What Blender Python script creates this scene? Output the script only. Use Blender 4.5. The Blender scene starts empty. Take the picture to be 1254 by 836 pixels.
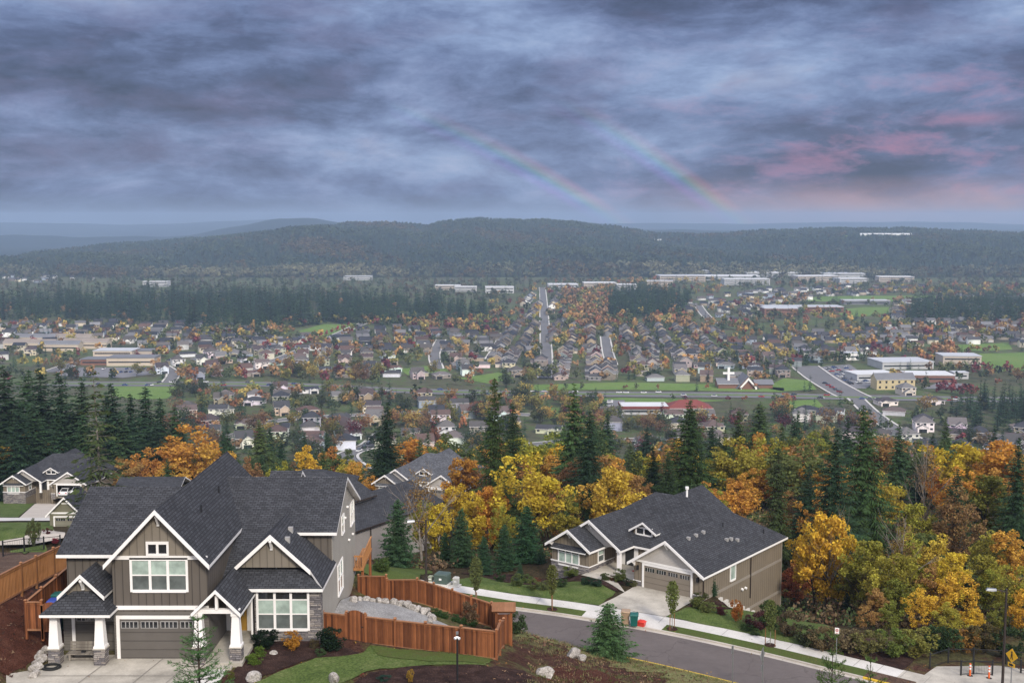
SUN_E = 2.8; EXPO = 0.27; SKY_BACK = 2.4; SKY_TOP = 1.7; SKY_K = .79
HAZE_D = .000122; HAZE_C = (.52, .69, .92, 1); USE_HAZE = True
import bpy, bmesh, math, random
import numpy as np
from mathutils import Vector, Matrix
rnd = random.Random(7)
R = math.radians
scene = bpy.context.scene
COL = scene.collection
# ------------------------------------------------------------------ camera numbers (photo is 1254 x 836)
F = 1450.0; CAMZ = 130.0; PITCH = math.atan(150.0 / F)
cP, sP = math.cos(PITCH), math.sin(PITCH)
def ray(px, py):
    xc = (px - 627) / F; yc = (py - 418) / F
    return (xc, cP - yc * sP, -sP - yc * cP)
def at(px, py, Y):
    d = ray(px, py); t = Y / d[1]
    return (d[0] * t, Y, CAMZ + d[2] * t)
def onz(px, py, z=0.0):
    d = ray(px, py); t = (z - CAMZ) / d[2]
    return (d[0] * t, d[1] * t)
def proj(x, y, z):
    dz = z - CAMZ
    zc = y * cP - dz * sP; up = y * sP + dz * cP
    return (627 + F * x / zc, 418 - F * up / zc)
# ------------------------------------------------------------------ terrain
CP = []
for x in (-27.5, -23, -18, -12):
    for y in (64, 68, 72, 80): CP.append((x, y, 103.65))
    CP.append((x, 88, 103.0))
CP += [(-27,55,106),(-18,55,106.2),(-8,55,106.6),(2,55,106.6),(12,55,105),(25,55,103),(45,55,101),
 (-8,62,104.3),(0,62,104.4),(8,62,103.0),(16,62,101.2),(26,62,99.4),(-4,66,103.8),(0,72,102.4),(2.1,72,101.5),(4.4,80,99.7),(0.5,77,101.5),
 (0.4,84,100.0),(0.4,88.5,98.2),(-5,88,100.2),(-5,92,98.6),(7,85.5,97.6),(5,78,100.0),(10,78,98.8),(14,80,97.7),(20,72,98.4),(30,70,97),(30,77,96),(20,80,96.6),
 (-.9,69.5,103.4),(-6,71,103.5),(-11,86,102.0),(-7,85,101.9),(-1.5,83,100.6),(-7,79,102.8),(-9,74,103.5),(-3,74,102.9),(-3,79,101.9),
 (-30,70,105.0),(-32,72,105.9),(-32,81,105.1),(-36,75,106),(-36,64,107),(-29,64,104.6),(-30,58,106.3),(-38,90,103.5),(-32,95,102.3),(-45,80,105),(-28.6,72,104.2),(-45,60,107.5),
 (-20,95,101.2),(-10,95,100.2),(-15,110,97.4),(-7.8,105,97.2),(0,105,96.8),(-15,125,92.5),(-32,110,99),(-45,110,99),(-45,130,94),(-30,140,90.5),(-15,140,89),(0,120,94.2),(10,128,92),
 (14.1,104.5,96.15),(8,108,96.2),(8,111,96.2),(4,113,94.8),(10,118,96),(2,108,95.7),(-2,111,95.2),(18.8,104.6,94.8),(23.3,110.6,91.3),(27.2,115.5,90.0),(20.5,103.3,95.1),(25.5,109,92.2),(29.5,113.5,90.7),(28,105,93.2),(33,100,94.5),(22,98,95.7),(17,124,91),
 (32.8,88,95.6),(40,92,95),(36,84,95.5),(45,85,95.5),(30,120,89),(45,110,92),(45,130,87.5),(60,95,94),(60,75,96),(-60,100,101),(-60,130,95),
 (0,40,110),(-20,40,111),(20,40,108.5),(45,40,106),(-45,40,112),(0,20,116),(-30,20,117),(30,20,114),(0,0,122),(-40,0,123),(40,0,119)]
PRO_Y = [0, 60, 120, 140, 160, 180, 200, 225, 300, 400, 520, 650, 800, 20000]
PRO_Z = [118, 104, 94, 90.5, 86.8, 83, 80, 76, 60, 36, 13, 2, 0, 0]
def prof(x, y):
    z = np.interp(y, PRO_Y, PRO_Z)
    return z + 1.5 * np.sin(x * .03 + 1) * np.exp(-((y - 320) / 160.0) ** 2)
for x in (-90, -60, -30, 0, 30, 60, 90):
    for y in (165, 200, 235): CP.append((x, y, float(prof(x, y))))
for x in (-90, 90):
    for y in (20, 60, 100, 130): CP.append((x, y, float(np.interp(y, [0, 60, 100, 130], [120, 104, 98, 92]))))
_P = np.array(CP, float)
def _phi(r2): return np.where(r2 > 1e-9, r2 * np.log(np.maximum(r2, 1e-9)) * .5, 0)
_D = ((_P[:, None, :2] - _P[None, :, :2]) ** 2).sum(-1)
_n = len(_P)
_A = np.zeros((_n + 3, _n + 3)); _A[:_n, :_n] = _phi(_D) + np.eye(_n) * 0.25
_A[:_n, _n] = 1; _A[:_n, _n + 1:] = _P[:, :2]; _A[_n, :_n] = 1; _A[_n + 1:, :_n] = _P[:, :2].T
_W = np.linalg.solve(_A, np.concatenate([_P[:, 2], np.zeros(3)]))
def tps(x, y):
    x = np.asarray(x, float); y = np.asarray(y, float)
    xx = np.clip(x, -90, 90).ravel(); yy = np.clip(y, -10, 240).ravel()
    out = np.empty_like(xx)
    for i in range(0, len(xx), 20000):
        a, b = xx[i:i + 20000], yy[i:i + 20000]
        r2 = (a[:, None] - _P[None, :, 0]) ** 2 + (b[:, None] - _P[None, :, 1]) ** 2
        out[i:i + 20000] = _phi(r2) @ _W[:_n] + _W[_n] + a * _W[_n + 1] + b * _W[_n + 2]
    return out.reshape(x.shape)
def sm(a, b, v):
    t = np.clip((v - a) / (b - a), 0, 1); return t * t * (3 - 2 * t)
# far edge of the street (kerb line), dense
_E = np.array([(-60, 112), (-44, 109.8), (-28, 107), (-14, 104), (0.8, 99.9), (7, 97.7), (13, 95.0), (19, 91.5), (24.4, 87.8), (30, 83.6), (38, 77.5), (48, 69.5), (60, 60)], float)
def catmull(P, n):
    out = []
    P = np.vstack([2 * P[0] - P[1], P, 2 * P[-1] - P[-2]])
    for i in range(1, len(P) - 2):
        for k in range(n):
            t = k / n
            a, b, c, d = P[i - 1], P[i], P[i + 1], P[i + 2]
            out.append(.5 * ((2 * b) + (c - a) * t + (2 * a - 5 * b + 4 * c - d) * t * t + (3 * b - a - 3 * c + d) * t ** 3))
    out.append(P[-2]); return np.array(out)
EDGE = catmull(_E, 10)
_T = np.gradient(EDGE, axis=0); _T /= np.linalg.norm(_T, axis=1)[:, None]
ENRM = np.stack([-_T[:, 1], _T[:, 0]], 1)           # pointing away from the camera
ENRM[ENRM[:, 1] < 0] *= -1
ROADZ = np.interp(EDGE[:, 0], [-60, -28, -14, 0, 13, 25, 40, 60], [100.0, 98.6, 97.3, 96.35, 95.95, 95.6, 95.4, 95.6])
def roadinfo(x, y):
    x = np.asarray(x, float).ravel(); y = np.asarray(y, float).ravel()
    off = np.empty_like(x); rz = np.empty_like(x)
    for i in range(0, len(x), 20000):
        dx = x[i:i + 20000, None] - EDGE[None, :, 0]; dy = y[i:i + 20000, None] - EDGE[None, :, 1]
        k = np.argmin(dx * dx + dy * dy, 1); j = np.arange(len(k))
        off[i:i + 20000] = dx[j, k] * ENRM[k, 0] + dy[j, k] * ENRM[k, 1]
        d = np.sqrt(dx[j, k] ** 2 + dy[j, k] ** 2)
        off[i:i + 20000] = np.where(np.abs(off[i:i + 20000]) < d * .8, np.sign(off[i:i + 20000]) * d, off[i:i + 20000])
        rz[i:i + 20000] = ROADZ[k]
    return off, rz
_ca, _sa = .788, .6157
PADS = [(0, 0, 1, 0, -28.2, -11.6, 63.5, 78, 103.66, 2.5), (16.96, 102, _ca, -_sa, -8.0, -.9, -6.5, 3, 96.17, 2.0), (16.96, 102, _ca, -_sa, -12.9, -7.8, .3, 5.4, 96.2, 1.5)]
NEAR = -7.3; FARO = 3.3
def surf(x, y, cut=0.0):
    x = np.asarray(x, float); y = np.asarray(y, float); sh = x.shape
    z = tps(x, y)
    w = np.maximum(sm(150, 215, y), sm(70, 88, np.abs(x)))
    z = z * (1 - w) + prof(x, y) * w
    for ox, oy, c, s, x0, x1, y0, y1, pz, fall in PADS:
        lx = (x - ox) * c + (y - oy) * s; ly = -(x - ox) * s + (y - oy) * c
        d = np.hypot(np.maximum(np.maximum(x0 - lx, lx - x1), 0), np.maximum(np.maximum(y0 - ly, ly - y1), 0)); k = 1 - sm(0, fall, d); z = z * (1 - k) + pz * k
    off, rz = roadinfo(x, y); off = off.reshape(sh); rz = rz.reshape(sh)
    d = np.maximum(np.maximum(off - FARO, NEAR - .3 - off), 0)
    k = 1 - sm(0, 3.5, d); k = np.where((y < 130) & (np.abs(x) < 75), k, 0)
    inside = np.where((off > NEAR - .15) & (off < FARO - .1) & (k > .5), 1, 0)
    return z * (1 - k) + (rz + .12) * k - cut * inside
def gz(x, y): return float(surf(np.array([x]), np.array([y]))[0])
_TT = np.concatenate([np.arange(25, 260, .25), np.arange(260, 1200, 2)])
def G(px, py):
    d = ray(px, py)
    xs, ys, zs = d[0] * _TT, d[1] * _TT, CAMZ + d[2] * _TT
    h = surf(xs, ys); i = int(np.argmax(zs < h))
    if i == 0: i = 1
    a = zs[i - 1] - h[i - 1]; b = zs[i] - h[i]; t = _TT[i - 1] + (_TT[i] - _TT[i - 1]) * a / (a - b)
    return (d[0] * t, d[1] * t)
# ------------------------------------------------------------------ mesh builder
class MB:
    def __init__(s): s.v = []; s.f = []; s.m = []
    def poly(s, pts, m=0):
        b = len(s.v); s.v += [tuple(p) for p in pts]; s.f.append(tuple(range(b, b + len(pts)))); s.m.append(m)
    def hexa(s, p, m=0, mt=None):      # 8 corners: bottom 4 ccw, top 4 ccw
        b = len(s.v); s.v += [tuple(q) for q in p]
        for k, f in enumerate(((3, 2, 1, 0), (4, 5, 6, 7), (0, 1, 5, 4), (1, 2, 6, 5), (2, 3, 7, 6), (3, 0, 4, 7))):
            s.f.append(tuple(b + i for i in f)); s.m.append(mt if (mt is not None and k == 1) else m)
    def box(s, x0, x1, y0, y1, z0, z1, m=0):
        s.hexa([(x0, y0, z0), (x1, y0, z0), (x1, y1, z0), (x0, y1, z0), (x0, y0, z1), (x1, y0, z1), (x1, y1, z1), (x0, y1, z1)], m)
    def taper(s, cx, cy, z0, z1, a0, b0, a1, b1, m=0):
        s.hexa([(cx - a0, cy - b0, z0), (cx + a0, cy - b0, z0), (cx + a0, cy + b0, z0), (cx - a0, cy + b0, z0),
                (cx - a1, cy - b1, z1), (cx + a1, cy - b1, z1), (cx + a1, cy + b1, z1), (cx - a1, cy + b1, z1)], m)
    def fbox(s, o, t, n, u0, u1, v0, v1, d0, d1, m=0):   # box on a wall: o origin, t along, n outward, z up
        def P(u, v, d): return (o[0] + t[0] * u + n[0] * d, o[1] + t[1] * u + n[1] * d, o[2] + v)
        s.hexa([P(u0, v0, d1), P(u1, v0, d1), P(u1, v0, d0), P(u0, v0, d0), P(u0, v1, d1), P(u1, v1, d1), P(u1, v1, d0), P(u0, v1, d0)], m)
    def prism(s, poly, axis, a, b, m=0, mc=None):        # 2D polygon extruded along axis 'x','y','z'
        def P(q, t):
            return {'x': (t, q[0], q[1]), 'y': (q[0], t, q[1]), 'z': (q[0], q[1], t)}[axis]
        n = len(poly); bb = len(s.v)
        s.v += [P(q, a) for q in poly] + [P(q, b) for q in poly]
        s.f.append(tuple(range(bb, bb + n))); s.m.append(m if mc is None else mc)
        s.f.append(tuple(range(bb + 2 * n - 1, bb + n - 1, -1))); s.m.append(m if mc is None else mc)
        for i in range(n):
            j = (i + 1) % n; s.f.append((bb + i, bb + n + i, bb + n + j, bb + j)); s.m.append(m)
    def tube(s, pts, rs, n=6, m=0, cap=True):
        pts = [Vector(p) for p in pts]; b = len(s.v)
        if not hasattr(rs, '__len__'): rs = [rs] * len(pts)
        for i, p in enumerate(pts):
            d = (pts[min(i + 1, len(pts) - 1)] - pts[max(i - 1, 0)]).normalized()
            a = d.orthogonal().normalized() if abs(d.z) < .95 else Vector((1, 0, 0)); a = (a - d * a.dot(d)).normalized(); c = d.cross(a)
            for k in range(n):
                t = 2 * math.pi * k / n; s.v.append(tuple(p + (a * math.cos(t) + c * math.sin(t)) * rs[i]))
        for i in range(len(pts) - 1):
            for k in range(n):
                s.f.append((b + i * n + k, b + i * n + (k + 1) % n, b + (i + 1) * n + (k + 1) % n, b + (i + 1) * n + k)); s.m.append(m)
        if cap:
            s.f.append(tuple(b + (len(pts) - 1) * n + k for k in range(n))); s.m.append(m)
            s.f.append(tuple(b + k for k in reversed(range(n)))); s.m.append(m)
    def build(s, name, mats, parent=None, off=(0, 0, 0), smooth=False, fix=True, uv=True):
        me = bpy.data.meshes.new(name)
        if off != (0, 0, 0): s.v = [(a - off[0], b - off[1], c - off[2]) for a, b, c in s.v]
        me.from_pydata(s.v, [], s.f)
        if not isinstance(mats, (list, tuple)): mats = [mats]
        for m_ in mats: me.materials.append(m_)
        if len(mats) > 1: me.polygons.foreach_set('material_index', s.m)
        if fix and len(s.f) < 30000:
            bm = bmesh.new(); bm.from_mesh(me); bmesh.ops.recalc_face_normals(bm, faces=bm.faces); bm.to_mesh(me); bm.free()
        if smooth: me.polygons.foreach_set('use_smooth', [True] * len(me.polygons))
        if uv: autouv(me)
        me.update()
        o = bpy.data.objects.new(name, me); COL.objects.link(o)
        if parent: o.parent = parent
        return o
def autouv(me):
    npo = len(me.polygons)
    if not npo: return
    nrm = np.empty(npo * 3); me.polygons.foreach_get('normal', nrm); nrm = nrm.reshape(-1, 3)
    co = np.empty(len(me.vertices) * 3); me.vertices.foreach_get('co', co); co = co.reshape(-1, 3)
    lv = np.empty(len(me.loops), np.int32); me.loops.foreach_get('vertex_index', lv)
    lt = np.empty(npo, np.int32); me.polygons.foreach_get('loop_total', lt)
    pi = np.repeat(np.arange(npo), lt)
    t = np.stack([-nrm[:, 1], nrm[:, 0], np.zeros(npo)], 1); l = np.linalg.norm(t, axis=1)
    flat = l < .05; t[flat] = (1, 0, 0); l[flat] = 1; t /= l[:, None]
    b = np.cross(nrm, t); P = co[lv]
    uvs = np.stack([(P * t[pi]).sum(1), (P * b[pi]).sum(1)], 1)
    me.uv_layers.new(name='UVMap').data.foreach_set('uv', uvs.ravel())
def tag(o, label=None, cat=None, group=None, kind=None):
    if label: o['label'] = label
    if cat: o['category'] = cat
    if group: o['group'] = group
    if kind: o['kind'] = kind
    return o
def thing(name, label, cat, loc=(0, 0, 0), rz=0.0, group=None):
    o = bpy.data.objects.new(name, None); COL.objects.link(o); o.location = loc; o.rotation_euler = (0, 0, rz); o.empty_display_size = .3
    return tag(o, label, cat, group)
def kids(o): return [c for c in ALLKIDS.get(o.name, [])] if False else list(o.children)
def dup(o, loc=None, rz=None, scale=None, parent=None):
    c = o.copy(); COL.objects.link(c)
    if parent: c.parent = parent
    if loc is not None: c.location = loc
    if rz is not None: c.rotation_euler = (0, 0, rz)
    if scale is not None: c.scale = scale
    for ch in list(o.children): dup(ch, parent=c)
    return c
# ------------------------------------------------------------------ materials
class NT:
    def __init__(s, name, rough=.8, spec=.3):
        s.mat = bpy.data.materials.new(name); s.mat.use_nodes = True; s.t = s.mat.node_tree
        s.b = s.t.nodes['Principled BSDF']; s.b.inputs['Roughness'].default_value = rough
        s.b.inputs['Specular IOR Level'].default_value = spec
    def n(s, typ, ins=None, **kw):
        x = s.t.nodes.new(typ)
        for k, v in kw.items(): setattr(x, k, v)
        for k, v in (ins or {}).items(): s.put(x.inputs[k], v)
        return x
    def put(s, sock, v):
        if isinstance(v, bpy.types.NodeSocket): s.t.links.new(v, sock)
        else:
            if hasattr(sock.default_value, '__len__') and hasattr(v, '__len__') and len(v) == 3 and len(sock.default_value) == 4: v = (*v, 1)
            sock.default_value = v
    def math(s, op, a, b=0.0, c=None):
        x = s.n('ShaderNodeMath', operation=op); s.put(x.inputs[0], a); s.put(x.inputs[1], b)
        if c is not None: s.put(x.inputs[2], c)
        return x.outputs[0]
    def mix(s, f, a, b, mode='MIX'):
        x = s.n('ShaderNodeMix', data_type='RGBA', blend_type=mode); s.put(x.inputs['Factor'], f); s.put(x.inputs[6], a); s.put(x.inputs[7], b); return x.outputs[2]
    def noise(s, vec, scale, detail=4, rough=.6):
        return s.n('ShaderNodeTexNoise', {'Vector': vec, 'Scale': scale, 'Detail': detail, 'Roughness': rough}).outputs['Fac']
    def ramp(s, f, *st):
        x = s.n('ShaderNodeValToRGB'); e = x.color_ramp.elements
        while len(e) < len(st): e.new(.5)
        for q, (p, c) in zip(e, st): q.position = p; q.color = (*c, 1) if len(c) == 3 else c
        s.put(x.inputs[0], f); return x.outputs[0]
    def rng(s, f, a, b, c, d):
        return s.n('ShaderNodeMapRange', {'Value': f, 'From Min': a, 'From Max': b, 'To Min': c, 'To Max': d}).outputs[0]
    def uv(s): return s.n('ShaderNodeUVMap').outputs[0]
    def obj(s): return s.n('ShaderNodeTexCoord').outputs['Object']
    def geo(s): return s.n('ShaderNodeNewGeometry').outputs['Position']
    def sep(s, v): return s.n('ShaderNodeSeparateXYZ', {0: v}).outputs
    def scl(s, v, k): return s.n('ShaderNodeMapping', {'Vector': v, 'Scale': k}).outputs[0]
    def mul(s, col, f):
        return s.mix(1.0, col, s.n('ShaderNodeCombineColor', {0: f, 1: f, 2: f}).outputs[0], 'MULTIPLY')
    def bump(s, h, strength=.4, dist=.02):
        s.t.links.new(s.n('ShaderNodeBump', {'Height': h, 'Strength': strength, 'Distance': dist}).outputs[0], s.b.inputs['Normal'])
    def out(s, col): s.put(s.b.inputs['Base Color'], col); return s.mat
def plain(name, col, rough=.6, spec=.3, var=.12, sc=1.5, metal=0):
    k = NT(name, rough, spec); k.b.inputs['Metallic'].default_value = metal
    n = k.noise(k.obj(), sc, 5); n2 = k.noise(k.obj(), sc * 14, 3)
    f = k.math('ADD', k.rng(n, .3, .7, 1 - var, 1 + var), k.rng(n2, .3, .7, -var * .5, var * .5))
    return k.out(k.mul(col, f))
def shingle(name, col):
    k = NT(name, .85, .25); u = k.uv()
    br = k.n('ShaderNodeTexBrick', {'Vector': u, 'Scale': 1.0, 'Brick Width': .36, 'Row Height': .19, 'Mortar Size': .024, 'Mortar Smooth': .3,
             'Color1': (1.5,) * 3, 'Color2': (.8,) * 3, 'Mortar': (.3,) * 3, 'Bias': 0.0})
    n = k.noise(u, .5, 3); n2 = k.noise(u, 22, 2)
    c = k.mix(1.0, br.outputs['Color'], col, 'MULTIPLY')
    f = k.math('MULTIPLY', k.rng(n, .3, .7, .88, 1.12), k.rng(n2, .25, .75, .72, 1.28))
    k.bump(br.outputs['Fac'], -.6, .02)
    return k.out(k.mul(c, f))
def batten(name, col, period=.41, wid=.06, dark=.68):
    k = NT(name, .65, .3); u = k.uv(); s = k.sep(u)
    fr = k.math('FRACT', k.math('DIVIDE', s[0], period)); ln = k.math('LESS_THAN', fr, wid / period)
    edge_shade = k.math('MULTIPLY', k.math('GREATER_THAN', fr, wid / period), k.math('LESS_THAN', fr, (wid + .06) / period))
    n = k.noise(k.obj(), .7, 4)
    c = k.mul(col, k.rng(n, .3, .7, .93, 1.07))
    c = k.mix(edge_shade, c, k.mul(c, dark)); k.bump(ln, 1.0, .03)  # shade line beside each batten painted into the siding colour
    return k.out(c)
def lap(name, col, period=.17):
    k = NT(name, .65, .3); s = k.sep(k.uv())
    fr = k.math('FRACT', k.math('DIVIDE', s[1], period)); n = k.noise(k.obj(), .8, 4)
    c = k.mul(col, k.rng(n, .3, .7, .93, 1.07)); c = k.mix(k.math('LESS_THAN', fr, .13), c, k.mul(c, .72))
    k.bump(k.math('SUBTRACT', 1.0, fr), 1.0, .02)
    return k.out(c)
def stone(name):
    k = NT(name, .9, .2); u = k.uv()
    w = k.n('ShaderNodeVectorMath', {0: u, 1: k.n('ShaderNodeVectorMath', {0: k.n('ShaderNodeTexNoise', {'Vector': u, 'Scale': 3.0}).outputs['Color'], 'Scale': .07}, operation='SCALE').outputs[0]}, operation='ADD').outputs[0]
    br = k.n('ShaderNodeTexBrick', {'Vector': w, 'Scale': 1.0, 'Brick Width': .42, 'Row Height': .12, 'Mortar Size': .012, 'Color1': (.0,) * 3, 'Color2': (1,) * 3, 'Mortar': (.5,) * 3}, squash=1.6, squash_frequency=3)
    c = k.ramp(br.outputs['Color'], (0, (.11, .1, .105)), (.35, (.2, .185, .19)), (.65, (.27, .235, .21)), (1, (.36, .33, .31)))
    c = k.mix(br.outputs['Fac'], c, (.07, .065, .065)); n = k.noise(u, 9, 5)
    k.bump(k.math('ADD', k.math('MULTIPLY', br.outputs['Fac'], -1.0), n), 1.0, .04)
    return k.out(k.mul(c, k.rng(n, .3, .7, .7, 1.25)))
def boards(name, cA, cB, w=.145):
    k = NT(name, .75, .2); u = k.uv(); s = k.sep(u)
    idx = k.math('FLOOR', k.math('DIVIDE', s[0], w)); wn = k.n('ShaderNodeTexWhiteNoise', noise_dimensions='1D'); k.put(wn.inputs['W'], idx)
    c = k.mix(wn.outputs['Value'], cA, cB)
    g = k.noise(k.scl(u, (30, 1.5, 1)), 1.0, 4); n = k.noise(u, .8, 3)
    return k.out(k.mul(c, k.math('MULTIPLY', k.rng(g, .3, .7, .75, 1.25), k.rng(n, .3, .7, .85, 1.15))))
def ground_mat(name, *cols, sc=2.0, bump=.5, fine=25, rough=.95):
    k = NT(name, rough, .1); p = k.geo()
    n1 = k.noise(p, sc * .25, 5, .65); n2 = k.noise(p, sc * 2, 6, .7); n3 = k.noise(p, fine, 3, .7)
    f = k.math('ADD', k.math('MULTIPLY', n1, .5), k.math('ADD', k.math('MULTIPLY', n2, .3), k.math('MULTIPLY', n3, .2)))
    st = [(.36 + .28 * i / (len(cols) - 1), c) for i, c in enumerate(cols)]
    c = k.mul(k.ramp(f, *st), k.rng(n3, .3, .7, .6, 1.4))
    k.bump(k.math('ADD', n2, n3), bump, .08)
    return k.out(c)
def leaf(name, var=.35, trans=.35, rough=.7, hue=.03, tintscale=.35):
    k = NT(name, rough, .15); oi = k.n('ShaderNodeObjectInfo'); g = k.n('ShaderNodeNewGeometry')
    n = k.noise(k.obj(), tintscale, 3)
    f = k.math('MULTIPLY', k.rng(n, .3, .7, 1 - var, 1 + var), k.rng(g.outputs['Random Per Island'], 0, 1, .62, 1.4))
    hs = k.n('ShaderNodeHueSaturation', {'Color': k.mul(oi.outputs['Color'], f)})
    h = k.math('ADD', k.rng(n, .3, .7, .5 - hue, .5 + hue), k.rng(g.outputs['Random Per Island'], 0, 1, -hue, hue))
    k.put(hs.inputs['Hue'], h)
    tr = k.n('ShaderNodeBsdfTranslucent', {'Color': hs.outputs[0]}); mx = k.n('ShaderNodeMixShader', {0: trans})
    k.out(hs.outputs[0]); k.t.links.new(k.b.outputs[0], mx.inputs[1]); k.t.links.new(tr.outputs[0], mx.inputs[2])
    k.t.links.new(mx.outputs[0], k.t.nodes['Material Output'].inputs[0]); return k.mat
def objcol(name, rough=.6, spec=.3, var=.1):
    k = NT(name, rough, spec); oi = k.n('ShaderNodeObjectInfo'); n = k.noise(k.obj(), .8, 4)
    return k.out(k.mul(oi.outputs['Color'], k.rng(n, .3, .7, 1 - var, 1 + var)))
def attrcol(name, rough=.85, trans=0.0):
    k = NT(name, rough, .15); a = k.n('ShaderNodeAttribute', attribute_name='tint'); g = k.n('ShaderNodeNewGeometry')
    return k.out(k.mul(a.outputs['Color'], k.rng(g.outputs['Random Per Island'], 0, 1, .72, 1.3)))
ROOF = shingle('charcoal_shingles', (.04, .041, .046))
ROOF2 = shingle('grey_shingles', (.085, .088, .098))
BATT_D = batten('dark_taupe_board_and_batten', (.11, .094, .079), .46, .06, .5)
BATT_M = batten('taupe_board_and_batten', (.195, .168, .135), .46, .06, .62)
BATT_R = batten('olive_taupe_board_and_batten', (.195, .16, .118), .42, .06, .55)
LAP_B = lap('beige_lap_siding', (.34, .315, .27)); LAP_D = lap('dark_lap_siding', (.13, .118, .105))
LAP_G = lap('grey_lap_siding', (.27, .25, .24)); LAP_O = lap('olive_lap_siding', (.16, .15, .10)); LAP_L = lap('pale_shingle_siding', (.42, .39, .36), .13)
STONE = stone('stone_veneer')
WHITE = plain('white_paint', (.78, .755, .73), .5, .3, .05, .8)
TRIMT = plain('taupe_trim_paint', (.25, .22, .185), .6, .3, .05)
GDOOR = lap('dark_garage_door_panels', (.105, .094, .084), .53); GDOOR_T = lap('taupe_garage_door_panels', (.2, .17, .135), .53); GDOOR_O = lap('olive_garage_door_panels', (.2, .19, .14), .53)
def glassmat(name, c, rough=.06):
    k = NT(name, rough, .6); n = k.noise(k.obj(), 1.2, 3)
    k.b.inputs['Coat Weight'].default_value = .6; k.b.inputs['Coat Roughness'].default_value = .03
    return k.out(k.mul(c, k.rng(n, .35, .65, .75, 1.25)))
PANE_U = glassmat('window_blind_glass', (.34, .42, .37), .2); PANE_L = glassmat('window_dark_glass', (.11, .125, .12)); PANE_D = glassmat('black_glass', (.02, .022, .025))
CEDAR = boards('red_cedar_boards', (.085, .029, .013), (.27, .098, .038)); CEDAR_T = boards('cedar_top_rail', (.25, .115, .055), (.32, .16, .085), .6)
CEDAR_O = boards('orange_cedar_pickets', (.3, .13, .045), (.4, .19, .075)); CEDAR_OP = plain('orange_cedar_posts', (.2, .09, .035))
CONC = None
def concrete(name, c, jx=1.5, stain=.25):
    k = NT(name, .9, .2); p = k.geo(); n = k.noise(p, .35, 5, .65); n2 = k.noise(p, 9, 4); n3 = k.noise(p, 60, 2)
    f = k.math('MULTIPLY', k.rng(n, .3, .7, 1 - stain, 1 + stain), k.math('MULTIPLY', k.rng(n2, .3, .7, .9, 1.1), k.rng(n3, .3, .7, .93, 1.07)))
    k.bump(n3, .2, .005); return k.out(k.mul(c, f))
DRIVE = concrete('aged_concrete', (.36, .33, .28), stain=.38); WALK = concrete('pale_concrete', (.53, .505, .465), stain=.14); KERB = concrete('kerb_concrete', (.42, .38, .33), stain=.15)
DRIVE2 = concrete('tan_concrete', (.44, .39, .33), stain=.1)
JOINT = plain('joint_concrete', (.2, .185, .165)); DARKJ = plain('dark_gap', (.03, .03, .03))
ASPH = None
def asphalt():
    k = NT('asphalt', .9, .2); p = k.geo(); n = k.noise(p, .12, 6, .7); n2 = k.noise(p, 2.5, 5); n3 = k.noise(p, 90, 2)
    f = k.math('MULTIPLY', k.rng(n, .3, .7, .85, 1.15), k.math('MULTIPLY', k.rng(n2, .3, .7, .94, 1.06), k.rng(n3, .3, .7, .85, 1.15)))
    crk = k.n('ShaderNodeTexVoronoi', {'Vector': k.n('ShaderNodeVectorMath', {0: p, 1: k.n('ShaderNodeVectorMath', {0: k.n('ShaderNodeTexNoise', {'Vector': p, 'Scale': .8}).outputs['Color'], 'Scale': 1.6}, operation='SCALE').outputs[0]}, operation='ADD').outputs[0], 'Scale': .16}, feature='DISTANCE_TO_EDGE')
    f = k.math('MULTIPLY', f, k.rng(crk.outputs['Distance'], 0, .012, .78, 1))
    return k.out(k.mul((.118, .1, .094), f))
ASPH = asphalt(); YEL = plain('yellow_kerb_paint', (.62, .4, .03), .6, .3, .15, 3)
LAWN = ground_mat('lawn_grass', (.045, .068, .018), (.075, .107, .028), (.12, .14, .05), sc=2.2, fine=9)
LAWN_D = ground_mat('patchy_lawn_grass', (.085, .082, .03), (.068, .095, .024), (.09, .115, .032), sc=1.4, fine=18)
BANK = ground_mat('rough_bank_grass', (.15, .115, .06), (.22, .19, .085), (.16, .18, .065), (.3, .25, .13), sc=2.5, fine=10, bump=1.0)
MULCH = ground_mat('dark_bark_mulch', (.018, .011, .009), (.04, .022, .018), (.085, .05, .04), sc=5, fine=14, bump=1.0)
MULCH_R = ground_mat('red_bark_mulch', (.04, .016, .011), (.075, .028, .018), (.12, .055, .036), sc=4, fine=14, bump=1.0)
DIRT = ground_mat('bare_dirt', (.06, .035, .025), (.11, .07, .05), (.16, .11, .08), sc=2, fine=12, bump=1.0)
GRAVEL = ground_mat('grey_gravel', (.2, .19, .18), (.29, .28, .27), (.38, .37, .35), sc=3, fine=16)
ROCK = ground_mat('pale_rock', (.22, .2, .175), (.36, .33, .3), (.5, .47, .44), sc=2, fine=9, bump=1.0)
GREYM = plain('grey_metal', (.3, .31, .32), .4, .5, .06, 2, .6); BRONZE = plain('bronze_metal', (.035, .026, .022), .5, .4); BLACKM = plain('black_metal', (.015, .015, .017), .5, .4)
LAMPM = plain('lamp_lens', (.7, .72, .75), .3, .5)
BARK = plain('bark', (.055, .043, .034), .95, .1, .4, 3); BARK_G = plain('grey_bark', (.2, .175, .15), .95, .1, .35, 3)
NEEDLE = leaf('fir_needles', .25, .18, .8, .01, .3); LEAF = leaf('autumn_leaves', .26, .4, .7, .011, .3); 
WALLC = objcol('painted_house_wall'); CARP = objcol('car_paint', .3, .5, .02); RUBBER = plain('rubber', (.02, .02, .02), .8); ROOFC = None
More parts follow.
